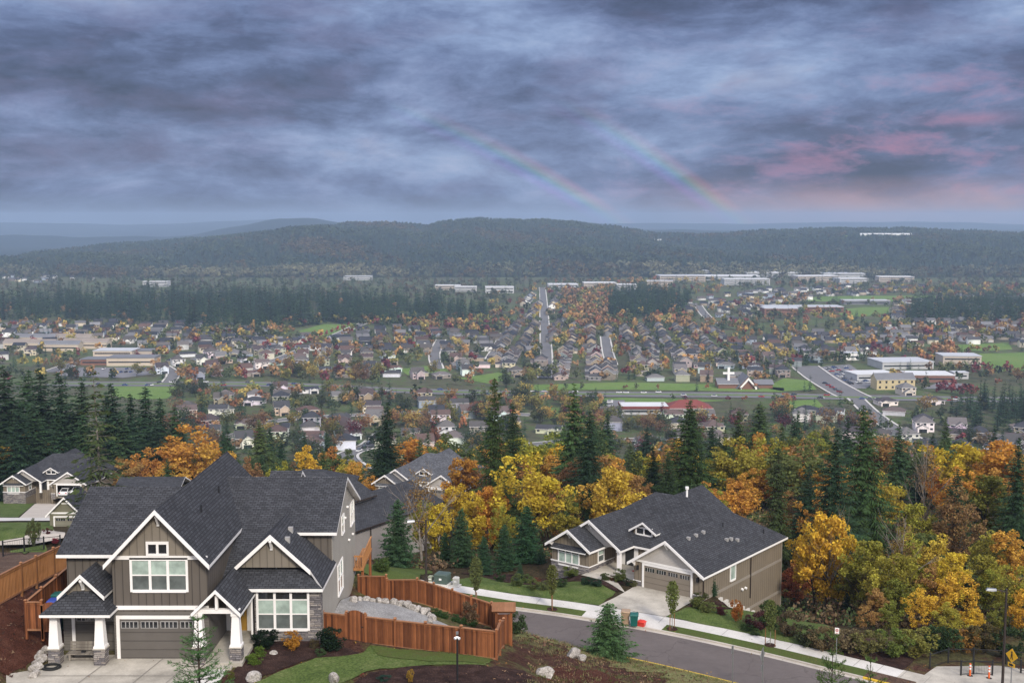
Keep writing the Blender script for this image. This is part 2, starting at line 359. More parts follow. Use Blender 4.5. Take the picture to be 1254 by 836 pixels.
def valley_roof():
    k = NT('valley_roof_shingles', .9, .2); oi = k.n('ShaderNodeObjectInfo')
    c = k.ramp(oi.outputs['Random'], (0, (.035, .037, .045)), (.3, (.06, .058, .06)), (.5, (.1, .088, .08)), (.65, (.15, .145, .145)), (.8, (.1, .06, .05)), (1, (.045, .046, .055)))
    n = k.noise(k.obj(), 1.2, 4); return k.out(k.mul(c, k.rng(n, .3, .7, .85, 1.15)))
ROOFC = valley_roof()
STUFFLEAF = attrcol('distant_foliage'); STUFFHOUSE = attrcol('distant_house_paint')
# ------------------------------------------------------------------ camera, light, world
cam = bpy.data.cameras.new('camera'); camo = bpy.data.objects.new('camera', cam); COL.objects.link(camo)
cam.sensor_width = 36; cam.lens = 36 * F / 1254; cam.clip_start = .5; cam.clip_end = 40000
camo.location = (0, 0, CAMZ); camo.rotation_euler = (math.pi / 2 - PITCH, 0, 0); scene.camera = camo
A = Vector((-.309, .773, -.553)).normalized(); SUN = -A
sl = bpy.data.lights.new('sun', 'SUN'); sl.energy = SUN_E; sl.angle = R(10); sl.color = (1, .925, .81)
so = bpy.data.objects.new('sun', sl); COL.objects.link(so); so.rotation_euler = A.to_track_quat('-Z', 'Y').to_euler()
scene.view_settings.view_transform = 'Standard'; scene.view_settings.look = 'None'; scene.view_settings.exposure = EXPO; scene.view_settings.gamma = 1
scene.view_settings.use_curve_mapping = False
scene.cycles.use_denoising = True; scene.cycles.max_bounces = 5; scene.cycles.diffuse_bounces = 2; scene.cycles.glossy_bounces = 2
scene.cycles.transmission_bounces = 2; scene.cycles.volume_bounces = 0; scene.cycles.transparent_max_bounces = 4
try:
    scene.cycles.denoiser = 'OPENIMAGEDENOISE'; scene.cycles.denoising_input_passes = 'RGB_ALBEDO_NORMAL'; scene.cycles.denoising_prefilter = 'ACCURATE'
except Exception: pass
w = bpy.data.worlds.new('World'); scene.world = w; w.use_nodes = True
def world():
    t = w.node_tree; k = NT.__new__(NT); k.t = t
    bg = t.nodes['Background']; outn = t.nodes['World Output']
    sky = k.n('ShaderNodeTexSky'); sky.sky_type = 'NISHITA'; sky.sun_disc = False; sky.sun_elevation = math.asin(SUN.z); sky.sun_rotation = math.atan2(SUN.x, SUN.y)
    t.links.new(sky.outputs[0], bg.inputs[0]); bg.inputs[1].default_value = .07
    d = k.n('ShaderNodeTexCoord').outputs['Generated']; s = k.sep(d)
    # flattened cloud decks: the higher the look, the less the stretch
    q = k.n('ShaderNodeCombineXYZ', {0: k.math('MULTIPLY', s[0], 5.2), 1: k.math('MULTIPLY', s[1], 1.5), 2: k.math('MULTIPLY', s[2], 15.0)}).outputs[0]
    wob = k.n('ShaderNodeTexNoise', {'Vector': q, 'Scale': 1.1, 'Detail': 3.0}).outputs['Color']
    q2 = k.n('ShaderNodeVectorMath', {0: q, 1: k.n('ShaderNodeVectorMath', {0: wob, 'Scale': .38}, operation='SCALE').outputs[0]}, operation='ADD').outputs[0]
    n1 = k.noise(q2, .9, 9, .62); n2 = k.noise(k.n('ShaderNodeVectorMath', {0: q2, 1: (7.3, 2.1, 4.4)}, operation='ADD').outputs[0], 1.9, 9, .66)
    n3 = k.noise(k.n('ShaderNodeVectorMath', {0: q2, 1: (1.9, 8.2, 9.1)}, operation='ADD').outputs[0], 1.9, 6, .6)
    x, y, z = s[0], s[1], s[2]
    # brighter break in the cloud to the upper right, darker banks to the left
    br = k.math('ADD', k.math('MULTIPLY', n1, .62), k.math('MULTIPLY', n2, .38))
    blob = lambda cx, cz, rx, rz: k.math('POWER', 2.718, k.math('MULTIPLY', -1.0, k.math('ADD', k.math('POWER', k.math('DIVIDE', k.math('SUBTRACT', x, cx), rx), 2.0), k.math('POWER', k.math('DIVIDE', k.math('SUBTRACT', z, cz), rz), 2.0))))
    br = k.math('ADD', br, k.math('MULTIPLY', blob(.24, .125, .13, .035), .16)); br = k.math('ADD', br, k.math('MULTIPLY', blob(-.02, .16, .1, .03), .12))
    br = k.math('ADD', br, k.math('MULTIPLY', blob(.4, .16, .1, .03), .10)); br = k.math('ADD', br, k.math('MULTIPLY', blob(-.33, .165, .06, .012), .10))
    br = k.math('SUBTRACT', br, k.math('MULTIPLY', blob(-.25, .10, .28, .03), .07)); br = k.math('SUBTRACT', br, k.math('MULTIPLY', blob(.2, .035, .12, .02), .10)); br = k.math('SUBTRACT', br, k.math('MULTIPLY', blob(.1, .175, .07, .03), .12))
    c = k.ramp(br, (.36, (.055, .07, .135)), (.445, (.1, .13, .25)), (.52, (.18, .24, .43)), (.595, (.29, .385, .62)), (.72, (.50, .6, .82)))
    # violet undersides
    c = k.mix(k.math('MULTIPLY', k.rng(n3, .5, .7, 0, 1), .4), c, (.19, .165, .29))
    # pink lit scraps on the right
    right = k.math('ADD', k.rng(x, .02, .3, .0, 1.0), .12)
    pk = k.math('MULTIPLY', k.math('MULTIPLY', k.rng(n2, .525, .67, 0, 1), right), k.math('MULTIPLY', k.rng(z, .18, .06, 0, 1), .75))
    c = k.mix(pk, c, (.42, .2, .32))
    sc1 = k.math('MULTIPLY', blob(.352, .077, .032, .005), k.rng(n1, .35, .5, 0.2, 1)); c = k.mix(k.math('MULTIPLY', sc1, .6), c, (.5, .2, .3))
    sc2 = k.math('MULTIPLY', blob(.425, .043, .025, .009), k.rng(n1, .35, .5, 0.2, 1)); c = k.mix(k.math('MULTIPLY', sc2, .8), c, (.5, .17, .24))
    # warm band low on the right, pale band low on the left
    gl = k.math('MULTIPLY', k.math('MULTIPLY', k.rng(x, .06, .28, 0, 1), k.rng(z, .036, .008, 0, 1)), k.rng(n3, .36, .6, .3, 1))
    c = k.mix(k.math('MULTIPLY', gl, .9), c, (.72, .38, .34))
    c = k.mix(k.rng(z, .022, -.012, 0, .7), c, (.21, .25, .31))
    # rainbow: two bows round the point opposite the sun
    dt = k.n('ShaderNodeVectorMath', {0: d, 1: tuple(A)}, operation='DOT_PRODUCT').outputs['Value']
    ang = k.math('MULTIPLY', k.math('ARCCOSINE', dt), 180 / math.pi)
    def bow(r, wd, flip):
        f = k.rng(ang, r - wd, r + wd, 0, 1); K = (0, 0, 0)
        cs = [(.25, .05, .5), (.05, .2, .55), (.05, .5, .2), (.5, .45, .02), (.6, .15, .04)]
        if flip: cs = cs[::-1]
        return k.ramp(f, (0, K), (.2, cs[0]), (.38, cs[1]), (.5, cs[2]), (.63, cs[3]), (.8, cs[4]), (1, K))
    vis = k.math('MULTIPLY', k.math('GREATER_THAN', x, -.1), k.math('MULTIPLY', k.rng(z, .1, .022, 0, 1), .25))
    bows = k.mix(1.0, bow(41.8, .62, False), bow(45.3, .66, False), 'ADD')
    c = k.mix(1.0, c, k.mul(bows, vis), 'ADD')
    # unseen cloud overhead and behind the camera, brightened as added fill light
    lift = k.math('ADD', 1.0, k.math('ADD', k.math('MULTIPLY', k.rng(y, .6, -.6, 0, 1), SKY_BACK), k.math('MULTIPLY', k.rng(z, .22, .9, 0, 1), SKY_TOP)))
    warm = k.mix(k.rng(lift, 1.0, 4.0, 0, .8), c, (.42, .41, .42))
    cl = k.n('ShaderNodeBackground', {0: k.mul(warm, lift), 1: SKY_K})
    mx = k.n('ShaderNodeMixShader', {0: .93}); t.links.new(bg.outputs[0], mx.inputs[1]); t.links.new(cl.outputs[0], mx.inputs[2]); t.links.new(mx.outputs[0], outn.inputs[0])
    w.cycles.sampling_method = 'MANUAL'; w.cycles.sample_map_resolution = 1024
world()
# ------------------------------------------------------------------ ground sheet
def grid_obj(name, X, Y, Z, m, kind='structure', smooth=True):
    r, c = X.shape; me = bpy.data.meshes.new(name); me.vertices.add(r * c)
    me.vertices.foreach_set('co', np.stack([X, Y, Z], -1).astype(np.float32).ravel())
    i = np.arange((r - 1) * c).reshape(r - 1, c)[:, :-1].ravel()
    q = np.stack([i, i + 1, i + c + 1, i + c], 1).astype(np.int32); n = len(q)
    me.loops.add(n * 4); me.loops.foreach_set('vertex_index', q.ravel()); me.polygons.add(n)
    me.polygons.foreach_set('loop_start', np.arange(n, dtype=np.int32) * 4); me.polygons.foreach_set('loop_total', np.full(n, 4, np.int32))
    me.update(calc_edges=True); me.materials.append(m)
    if smooth: me.polygons.foreach_set('use_smooth', [True] * n)
    o = bpy.data.objects.new(name, me); COL.objects.link(o); return tag(o, kind=kind)
def gm():
    k = NT('hillside_and_valley_ground', .95, .1); p = k.geo(); s = k.sep(p)
    n1 = k.noise(p, .6, 6, .7); n2 = k.noise(p, 4, 5, .7); n3 = k.noise(p, 16, 3, .7); nb = k.noise(p, .012, 4, .6); nm = k.noise(p, .12, 4, .6)
    mul = k.ramp(k.math('ADD', k.math('MULTIPLY', n2, .6), k.math('MULTIPLY', n3, .4)), (.36, (.03, .015, .011)), (.5, (.075, .034, .024)), (.64, (.13, .07, .05)))
    grs = k.ramp(n2, (.35, (.075, .065, .028)), (.5, (.12, .115, .045)), (.65, (.17, .15, .07)))
    nearc = k.mix(k.rng(k.math('ADD', k.math('MULTIPLY', n1, .6), k.math('MULTIPLY', nm, .5)), .5, .62, 0, 1), mul, grs)
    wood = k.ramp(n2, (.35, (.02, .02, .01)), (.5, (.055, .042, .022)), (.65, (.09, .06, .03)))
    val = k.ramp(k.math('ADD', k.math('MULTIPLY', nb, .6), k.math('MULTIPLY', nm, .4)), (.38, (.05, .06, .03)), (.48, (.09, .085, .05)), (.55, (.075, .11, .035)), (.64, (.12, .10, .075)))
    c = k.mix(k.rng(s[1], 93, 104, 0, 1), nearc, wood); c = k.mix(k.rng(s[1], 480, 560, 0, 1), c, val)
    k.bump(k.math('ADD', n2, n3), 1.0, .1)
    return k.out(c)
rows = np.concatenate([np.arange(-40, 24, 4), np.arange(24, 140, .7), np.arange(140, 700, 6), np.geomspace(700, 4200, 60)])
cols = np.concatenate([np.linspace(-2.2, -.62, 30)[:-1], np.linspace(-.62, .62, 230), np.linspace(.62, 2.2, 30)[1:]])
YY, AA = np.meshgrid(rows, cols, indexing='ij'); XX = AA * np.maximum(YY, 62)
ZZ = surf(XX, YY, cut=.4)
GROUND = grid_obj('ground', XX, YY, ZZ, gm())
# ------------------------------------------------------------------ draped sheets
def sheet(name, pts, mat, off=.05, step=.8, fn=None):
    """polygon cut into a fine grid and laid on the terrain"""
    bm = bmesh.new(); vs = [bm.verts.new((x, y, 0)) for x, y in pts]; f = bm.faces.new(vs)
    if f.normal.z < 0: f.normal_flip()
    bm.normal_update()
    xs = [p[0] for p in pts]; ys = [p[1] for p in pts]
    for ax, a, b in ((0, min(xs), max(xs)), (1, min(ys), max(ys))):
        n = max(1, int((b - a) / step))
        for i in range(1, n):
            co = [0, 0, 0]; no = [0, 0, 0]; co[ax] = a + (b - a) * i / n; no[ax] = 1
            bmesh.ops.bisect_plane(bm, geom=bm.verts[:] + bm.edges[:] + bm.faces[:], plane_co=co, plane_no=no)
    bmesh.ops.triangulate(bm, faces=[f for f in bm.faces if len(f.verts) > 4])
    v = np.array([q.co[:2] for q in bm.verts]); z = (fn or surf)(v[:, 0], v[:, 1]) + off
    for q, h in zip(bm.verts, z): q.co.z = h
    bm.normal_update()
    for f in bm.faces:
        if f.normal.z < 0: f.normal_flip()
        f.smooth = True
    me = bpy.data.meshes.new(name); bm.to_mesh(me); bm.free(); me.materials.append(mat)
    o = bpy.data.objects.new(name, me); COL.objects.link(o); return tag(o, kind='structure')
def wavy(pts, amp=.25, n=5, seed=1):
    r = random.Random(seed); out = []
    for i in range(len(pts)):
        a = Vector(pts[i]); b = Vector(pts[(i + 1) % len(pts)])
        for k in range(n):
            p = a.lerp(b, k / n); out.append((p.x + r.uniform(-amp, amp), p.y + r.uniform(-amp, amp)))
    return out
def pix(*pp): return [G(*p) for p in pp]
# ------------------------------------------------------------------ street
def strip(name, o0, o1, dz0, dz1, mat, x0=-26, x1=60, thick=.5, idx=None):
    """solid ribbon along the street between offsets o0..o1 from the kerb line"""
    ia, ib = [int(np.argmin(np.abs(EDGE[:, 0] - q))) for q in (x0, x1)]; sel = range(ia, ib + 1); m = MB(); P = []
    for i in sel:
        a = EDGE[i] + ENRM[i] * o0; b = EDGE[i] + ENRM[i] * o1; z = ROADZ[i]
        P.append(((a[0], a[1], z + dz0), (b[0], b[1], z + dz1), (b[0], b[1], z - thick), (a[0], a[1], z - thick)))
    for A_, B_ in zip(P, P[1:]):
        for k in range(4): m.poly([A_[k], B_[k], B_[(k + 1) % 4], A_[(k + 1) % 4]])
    m.poly(P[0]); m.poly(P[-1][::-1])
    return tag(m.build(name, mat), kind='structure')
strip('road', -7.0, -.55, 0, 0, ASPH)
strip('gutter', -.55, -.15, -.005, .0, KERB, -26, 60)
strip('kerb', -.15, 0, .13, .14, KERB, -26, 26.3)
strip('yellow_kerb', -.15, 0, .13, .14, YEL, 26.3, 60)
strip('yellow_kerb', -7.15, -7.0, .14, .13, YEL, 3, 60)
strip('kerb', -7.15, -7.0, .14, .13, KERB, -26, 3)
strip('grass_verge', 0, 1.4, .14, .15, LAWN_D, -9, 6.0)
strip('grass_verge', 0, 1.4, .14, .15, LAWN_D, 12.4, 26.5)
strip('grass_verge', 0, 1.4, .14, .15, DIRT, 26.5, 29.2)
strip('driveway_apron', 0, 1.4, .11, .15, WALK, 6.0, 12.4)
strip('pavement', 1.4, 3.1, .15, .16, WALK, -9, 28)
strip('pavement', 0, 3.1, .145, .16, DRIVE, 29.2, 60)
strip('pavement', 1.4, 3.1, .15, .16, DRIVE, 28, 29.2)
jm = MB()
for i in range(len(EDGE)):
    pass
acc = 0
for i in range(1, len(EDGE)):
    seg = EDGE[i] - EDGE[i - 1]; L = np.linalg.norm(seg); s0 = acc; acc += L
    for q in range(int(s0 / 1.8), int(acc / 1.8)):
        t = ((q + 1) * 1.8 - s0) / L; p = EDGE[i - 1] + seg * t; n = ENRM[i]; d = seg / L; z = ROADZ[i] + .158
        if not -19.5 < p[0] < 45: continue
        a, b = p + n * 1.45, p + n * 3.08; dd = d * .02
        jm.poly([(a[0] - dd[0], a[1] - dd[1], z), (a[0] + dd[0], a[1] + dd[1], z), (b[0] + dd[0], b[1] + dd[1], z + .008), (b[0] - dd[0], b[1] - dd[1], z + .008)])
tag(jm.build('pavement_joints', JOINT, fix=False), kind='structure')
_bk = [i for i in range(len(EDGE)) if -.5 <= EDGE[i, 0] <= 36]
sheet('grass_bank', [(EDGE[i] - ENRM[i] * 7.2).tolist() for i in _bk] + [(EDGE[i] - ENRM[i] * (15.5 + 2.0 * math.sin(i * .9) + 1.2 * math.sin(i * 2.3))).tolist() for i in _bk[::-1]], BANK, .04)
# plaza at the trail entry on the right
sheet('trail_plaza', [(EDGE[i] + ENRM[i] * 3.05).tolist() for i in range(len(EDGE)) if 28.8 <= EDGE[i, 0] <= 50] + [(56, 76), (50, 82), (44, 87.2), (38, 89.4), (32.8, 88.4)], DRIVE, .045)
# ------------------------------------------------------------------ left house ground
def padf(x, y): return np.full(np.shape(x), 103.7)
sheet('driveway', [(-27.9, 63), (-18.6, 63), (-17.0, 67.6), (-17.6, 69.6), (-23.6, 69.6), (-27.4, 69.6), (-27.6, 68.0), (-29.2, 66)], DRIVE, .0, fn=lambda x, y: np.maximum(surf(x, y) + .03, 103.66))
jm = MB()
for x in (-25.1, -22.0, -20.1): jm.poly([(x, 63, 103.72), (x + .05, 63, 103.72), (x + 1.1, 69.4, 103.72), (x + 1.05, 69.4, 103.72)])
jm.poly([(-28, 66.2, 103.72), (-17.5, 66.2, 103.72), (-17.5, 66.25, 103.72), (-28, 66.25, 103.72)])
tag(jm.build('driveway_joints', JOINT, fix=False), kind='structure')
sheet('front_walk', [(-18.0, 63.8), (-16.9, 63.8), (-16.7, 66.2), (-16.9, 67.6), (-18.0, 67.6)], WALK, .055)
sheet('mulch_bed', wavy([(-16.6, 64.2), (-16.2, 67.4), (-16.0, 71.9), (-11.9, 71.9), (-9.8, 70.6), (-9.2, 69.6), (-12.2, 68.8), (-13.6, 67.2), (-15.0, 65.2), (-15.4, 63.5)], .12, 4), MULCH, .06)
sheet('lawn', wavy([(-15.2, 63.2), (-14.6, 65.3), (-13.2, 67.4), (-11.8, 68.9), (-9.2, 69.8), (-8.9, 71.3), (-5, 70.3), (-1.2, 69.0), (-1.6, 67.9), (-5.5, 67.7), (-8.5, 67.0), (-9.6, 65.3), (-10.0, 63.2)], .12, 4, 2), LAWN, .07)
sheet('lawn', wavy([(-8.7, 71.2), (-5, 70.2), (-1.3, 69.0), (-1.7, 68.1), (-5.0, 68.3), (-8.2, 69.6)], .1, 4, 3), LAWN_D, .1)
sheet('mulch_bed', wavy([(-9.4, 63), (-8.4, 66.8), (-5.5, 67.6), (-1.4, 67.8), (.6, 68.5), (1.6, 66), (1.0, 63), (-4, 61.5)], .2, 4, 4), MULCH, .06)
sheet('mulch_bed', wavy([(-34, 63), (-29.2, 66), (-28, 69.6), (-28.4, 83), (-33.6, 83), (-36, 70)], .25, 5, 5), MULCH_R, .06)
sheet('mulch_bed', wavy([(-32.0, 76), (-28.4, 72), (-28, 84), (-31.9, 84)], .25, 5, 15), MULCH, .1)
sheet('lawn', wavy([(-34.5, 62), (-30, 62), (-29.2, 64.4), (-30.4, 66.4), (-33, 68.3), (-36, 69)], .2, 5, 6), LAWN_D, .09)
sheet('gravel_yard', wavy([(-11.9, 74), (-5.0, 73.4), (-2.9, 75.2), (-3.9, 78.2), (-6.4, 81), (-9.2, 83.2), (-11.9, 84.2)], .12, 4, 7), GRAVEL, .06)
sheet('bare_earth', wavy([(-42, 84), (-33.4, 73), (-33, 84), (-28.5, 97), (-36, 101), (-50, 97)], .3, 5, 8), DIRT, .06)
sheet('mulch_bed', wavy([(2.0, 68), (1.8, 72), (3.6, 75.5), (6.5, 76), (9, 73), (9, 66), (4, 64)], .5, 6, 9), MULCH_R, .03)
# ------------------------------------------------------------------ right house ground
OR = Vector((16.96, 102.0, 96.2)); RA = math.atan2(-.6157, .788)
E1 = Vector((.788, -.6157, 0)); E2 = Vector((.6157, .788, 0))
def rl(lx, ly): p = OR + E1 * lx + E2 * ly; return (p.x, p.y)
def side(x, o): i = int(np.argmin(np.abs(EDGE[:, 0] - x))); p = EDGE[i] + ENRM[i] * o; return (float(p[0]), float(p[1]))
def slopef(z0):   # driveway slopes from the pavement up to the garage slab
    return lambda x, y: surf(x, y)
DW = [side(6.3, 3.08), side(8.6, 3.08), side(10.4, 3.08), side(11.8, 3.08), rl(-.9, .75), rl(-7.3, .75)]
sheet('driveway', DW, DRIVE, .07)
sheet('front_walk', [rl(-8.0, -.9), rl(-6.9, -2.0), rl(-10.6, -.2), rl(-13.2, .0), rl(-12.9, 2.4), rl(-11.5, 2.2)][::-1], DRIVE, .085)
sheet('porch_slab', [rl(-12.9, .9), rl(-7.7, .9), rl(-7.7, 5.3), rl(-12.9, 5.3)], DRIVE, .11)
sheet('lawn', wavy([side(-7, 3.12), side(-2, 3.12), side(2, 3.12), side(6.2, 3.12), rl(-7.7, -2.3), rl(-10.5, -1.4), rl(-13.5, -1.2), rl(-16.5, -2.2), rl(-20, -3), rl(-24, -2.5)], .1, 4, 10), LAWN, .06)
sheet('mulch_bed', wavy([rl(-8.0, -2.1), rl(-10.5, -1.3), rl(-13.5, -1.1), rl(-16.5, -2.1), rl(-20, -2.9), rl(-26, -2.6), rl(-26, 0), rl(-18.5, .8), rl(-13, 1.1), rl(-13.1, -.2), rl(-10.4, -.3), rl(-7.5, -1.8)], .1, 4, 11), MULCH, .065)
sheet('mulch_bed', wavy([rl(-11.3, .95), rl(-8.0, .95), rl(-8.0, -.3), rl(-10.3, .3)], .08, 4, 12), MULCH, .13)
sheet('lawn', wavy([side(12.0, 3.12), side(16, 3.12), side(20, 3.12), side(24, 3.12), side(26.5, 3.12), (27.5, 97), (27.8, 102), (27, 107.5), (23.6, 109.5), rl(.5, 3), rl(-.4, -1.8)], .1, 4, 13), LAWN, .06)
sheet('mulch_bed', wavy([rl(-.8, .6), rl(.1, .3), rl(.2, 7), rl(1.8, 6.5), rl(2.0, 1), rl(.9, -1.2), rl(-.6, -2)], .12, 4, 14), MULCH, .1)
sheet('mulch_bed', wavy([side(24.5, 3.12), side(28.2, 3.12), (32.2, 90.8), (30, 95), (27.5, 96)], .15, 4, 16), MULCH, .07)
sheet('lawn', wavy(pix((437, 714), (440, 699), (478, 692), (530, 700), (514, 711), (480, 716)), .3, 4, 21), LAWN_D, .08)
# ------------------------------------------------------------------ upper left lots
sheet('driveway', pix((20, 638), (64, 638), (74, 608), (103, 607), (84, 606), (62, 611)), DRIVE2, .15, 2)
sheet('lawn', pix((0, 612), (24, 613), (57, 613), (22, 634), (0, 634)), LAWN, .15, 2)
sheet('cul_de_sac', pix((-40, 634.5), (66, 635), (66, 638.5), (-40, 639)), WALK, .2, 2)
sheet('lawn', pix((-30, 641), (63, 640), (66, 650), (30, 659), (-30, 668)), LAWN, .15, 2)
sheet('driveway', pix((0, 669), (0, 664), (48, 654), (66, 649), (80, 655), (78, 660), (40, 668)), DRIVE2, .15, 2)
sheet('lawn', pix((12, 676), (55, 668), (58, 674), (30, 680)), LAWN, .15, 2)
# ------------------------------------------------------------------ far hills
def ridge_z(x, pts, Y):
    px = np.array([p[0] for p in pts]); v = np.array([p[1] for p in pts])
    X = (px - 627) / F * Y; S = np.tan(PITCH + np.arctan((v - 418) / F)); Z = CAMZ - S * Y
    return np.interp(x, X, Z)
R1 = [(-300, 345), (0, 330), (60, 312), (90, 301), (150, 293), (210, 288), (300, 283), (345, 278), (400, 270), (430, 266), (480, 268), (520, 272), (545, 266), (590, 262), (640, 263), (700, 267), (740, 272), (800, 279), (860, 282), (950, 278), (1000, 274), (1060, 274), (1150, 277), (1254, 279), (1600, 276)]
R2 = [(-300, 280), (0, 288), (120, 290), (230, 289), (280, 280), (340, 267), (390, 268), (430, 274), (560, 280), (1254, 285), (1700, 285)]
R3 = [(-600, 270), (-100, 274), (60, 272), (160, 275), (330, 270), (500, 276), (700, 274), (900, 273), (1100, 272), (1254, 274), (1900, 272)]
def wob(x, y, s, sd):
    return (np.sin(x / s + sd) * np.cos(y / s * 1.3 + sd * 2) + .5 * np.sin(x / s * 2.3 + sd * 3 + y / s) + .3 * np.sin(x / s * 5.1 + y / s * 3.7 + sd))
def hill(x, y):
    z1 = ridge_z(x, R1, 4000.0) - 27 + 3 * wob(x, 0 * y, 90, 1.7)
    t = np.clip((y - 2650) / 1350, 0, 1); up = t ** .8
    z = -2 + (z1 + 2) * up + (17 * wob(x, y, 300, .4)) * np.sin(np.pi * t)
    bk = sm(4000, 5200, y); z = z * (1 - bk) + (z1 * .55) * bk
    z2 = ridge_z(x, R2, 7000.0) + 6 * wob(x, 0 * y, 200, .9); z = np.maximum(z, z2 - np.abs(y - 7000) * .09)
    z3 = ridge_z(x, R3, 11500.0) + 6 * wob(x, 0 * y, 500, .2); z = np.maximum(z, z3 - np.abs(y - 11500) * .05)
    return z
HY, HX = np.meshgrid(np.concatenate([np.arange(2600, 4300, 30), np.arange(4300, 12600, 90)]), np.linspace(-6500, 6500, 300), indexing='ij')
def hm():
    k = NT('wooded_hill_ground', .95, .05); p = k.geo(); n = k.noise(p, .004, 5, .65); n2 = k.noise(p, .03, 4, .7)
    c = k.ramp(k.math('ADD', k.math('MULTIPLY', n, .5), k.math('MULTIPLY', n2, .5)), (.4, (.01, .017, .013)), (.5, (.016, .025, .016)), (.6, (.03, .033, .018)), (.68, (.04, .045, .022)))
    return k.out(c)
grid_obj('hills', HX, HY, hill(HX, HY), hm())
# ------------------------------------------------------------------ air
def haze():
    m = MB(); m.box(-7400, 7400, -60, 13200, -22, 196)
    mt = bpy.data.materials.new('valley_haze'); mt.use_nodes = True; t = mt.node_tree; t.nodes.remove(t.nodes['Principled BSDF'])
    v = t.nodes.new('ShaderNodeVolumePrincipled'); v.inputs['Color'].default_value = HAZE_C; v.inputs['Density'].default_value = HAZE_D; v.inputs['Anisotropy'].default_value = .1
    t.links.new(v.outputs[0], t.nodes['Material Output'].inputs['Volume'])
    mt.cycles.homogeneous_volume = True
    o = m.build('haze', mt, uv=False); return tag(o, 'thin bluish rain haze filling the valley air', 'haze', kind='stuff')
if USE_HAZE: haze()
# ------------------------------------------------------------------ building parts
def slab(rf, tr, pts, th=.2):
    """roof plane of even thickness: top to rf, edges to tr, underside to tr"""
    c = [(p[0], p[1], p[2] - th) for p in pts]
    n = (Vector(pts[1]) - Vector(pts[0])).cross(Vector(pts[2]) - Vector(pts[1]))
    if n.z < 0: pts = pts[::-1]; c = c[::-1]
    rf.poly(pts); tr.poly(c[::-1])
    for i in range(len(pts)):
        j = (i + 1) % len(pts); tr.poly([pts[i], c[i], c[j], pts[j]])
def gable(rf, tr, axis, c, half, a, b, ze, slope, th=.2, halfr=None):
    """two roof planes with the ridge along axis through c"""
    zr = ze + half * slope; halfr = halfr or half
    def P(s, t, z): return (s, t, z) if axis == 'y' else (t, s, z)
    slab(rf, tr, [P(c, a, zr), P(c, b, zr), P(c - half, b, ze), P(c - half, a, ze)], th)
    slab(rf, tr, [P(c, a, zr), P(c, b, zr), P(c + halfr, b, zr - halfr * slope), P(c + halfr, a, zr - halfr * slope)], th)
    return zr
def rakes(par, off, lst):
    for p, q, h in lst:
        m = MB(); rake(m, p, q, h); m.build('barge_board', WHITE, par, off)
def rake(tr, p, q, h=.26, d=.06):
    """barge board under a rake edge from p to q, proud to the front (direction -y local or given)"""
    tr.hexa([(p[0], p[1] - d, p[2] - h), (q[0], q[1] - d, q[2] - h), (q[0], q[1], q[2] - h), (p[0], p[1], p[2] - h),
             (p[0], p[1] - d, p[2] + .03), (q[0], q[1] - d, q[2] + .03), (q[0], q[1], q[2] + .03), (p[0], p[1], p[2] + .03)])
def pent(m, axis, a0, a1, t0, t1, z0, zs, zp, mat=0, ap=None):
    ap = (a0 + a1) / 2 if ap is None else ap
    poly = [(a0, z0), (a1, z0), (a1, zs), (ap, zp), (a0, zs)]
    m.prism(poly, axis, t0, t1, mat)
def window(par, off, o, t, n, w, h, cols, rows, cas=.11, name='window', mats=None, sill=True):
    """framed window on a wall; rows = [(fraction, glass index)] from the top"""
    fr = MB(); gl = MB(); mats = mats or [PANE_U, PANE_L, PANE_D]
    fr.fbox(o, t, n, -cas, 0, -cas, h + cas * 1.3, 0, .07); fr.fbox(o, t, n, w, w + cas, -cas, h + cas * 1.3, 0, .07)
    fr.fbox(o, t, n, 0, w, h, h + cas * 1.3, 0, .07); fr.fbox(o, t, n, 0, w, -cas * 1.2, 0, 0, .1 if sill else .07)
    cw = w / cols
    for i in range(1, cols): fr.fbox(o, t, n, i * cw - cas * .55, i * cw + cas * .55, 0, h, 0, .068)
    y = h
    for k, (fq, gi) in enumerate(rows):
        y2 = y - fq * h
        if k: fr.fbox(o, t, n, 0, w, y - .035, y + .035, 0, .05)
        gl.fbox(o, t, n, 0, w, y2, y, 0, .016, gi); y = y2
    f = fr.build(name, WHITE, par, off); gl.build('glass', mats, f, off, fix=False); f_children.append(f); return f
f_children = []
def garage_door(par, off, o, t, n, w, h, mat, lights=4, trimmat=None, cas=.2):
    d = MB(); d.fbox(o, t, n, 0, w, 0, h, 0, .03); dd = d.build('garage_door', mat, par, off)
    cw = w / lights
    for i in range(lights):
        u0 = i * cw + cw * .1; u1 = (i + 1) * cw - cw * .1; f = MB(); f.fbox(o, t, n, u0 - .05, u1 + .05, h - .58, h - .14, .03, .045)
        f = f.build('door_light', TRIMT if mat != GDOOR else GREYL, dd, off); k = (u1 - u0) / 4
        g = MB(); g.fbox(o, t, n, u0, u1, h - .54, h - .18, .0455, .05); g.build('glass', PANE_D, dd, off)
        for j in range(1, 4): fm = MB(); fm.fbox(o, t, n, u0 + j * k - .03, u0 + j * k + .03, h - .54, h - .18, .0505, .056); fm.build('glazing_bar', GREYL, dd, off)
    c = MB(); c.fbox(o, t, n, -cas, 0, 0, h + cas, 0, .09); c.fbox(o, t, n, w, w + cas, 0, h + cas, 0, .09); c.fbox(o, t, n, 0, w, h, h + cas, 0, .09)
    c.build('door_casing', trimmat or WHITE, par, off); return dd
GREYL = plain('grey_sash_paint', (.3, .29, .28))
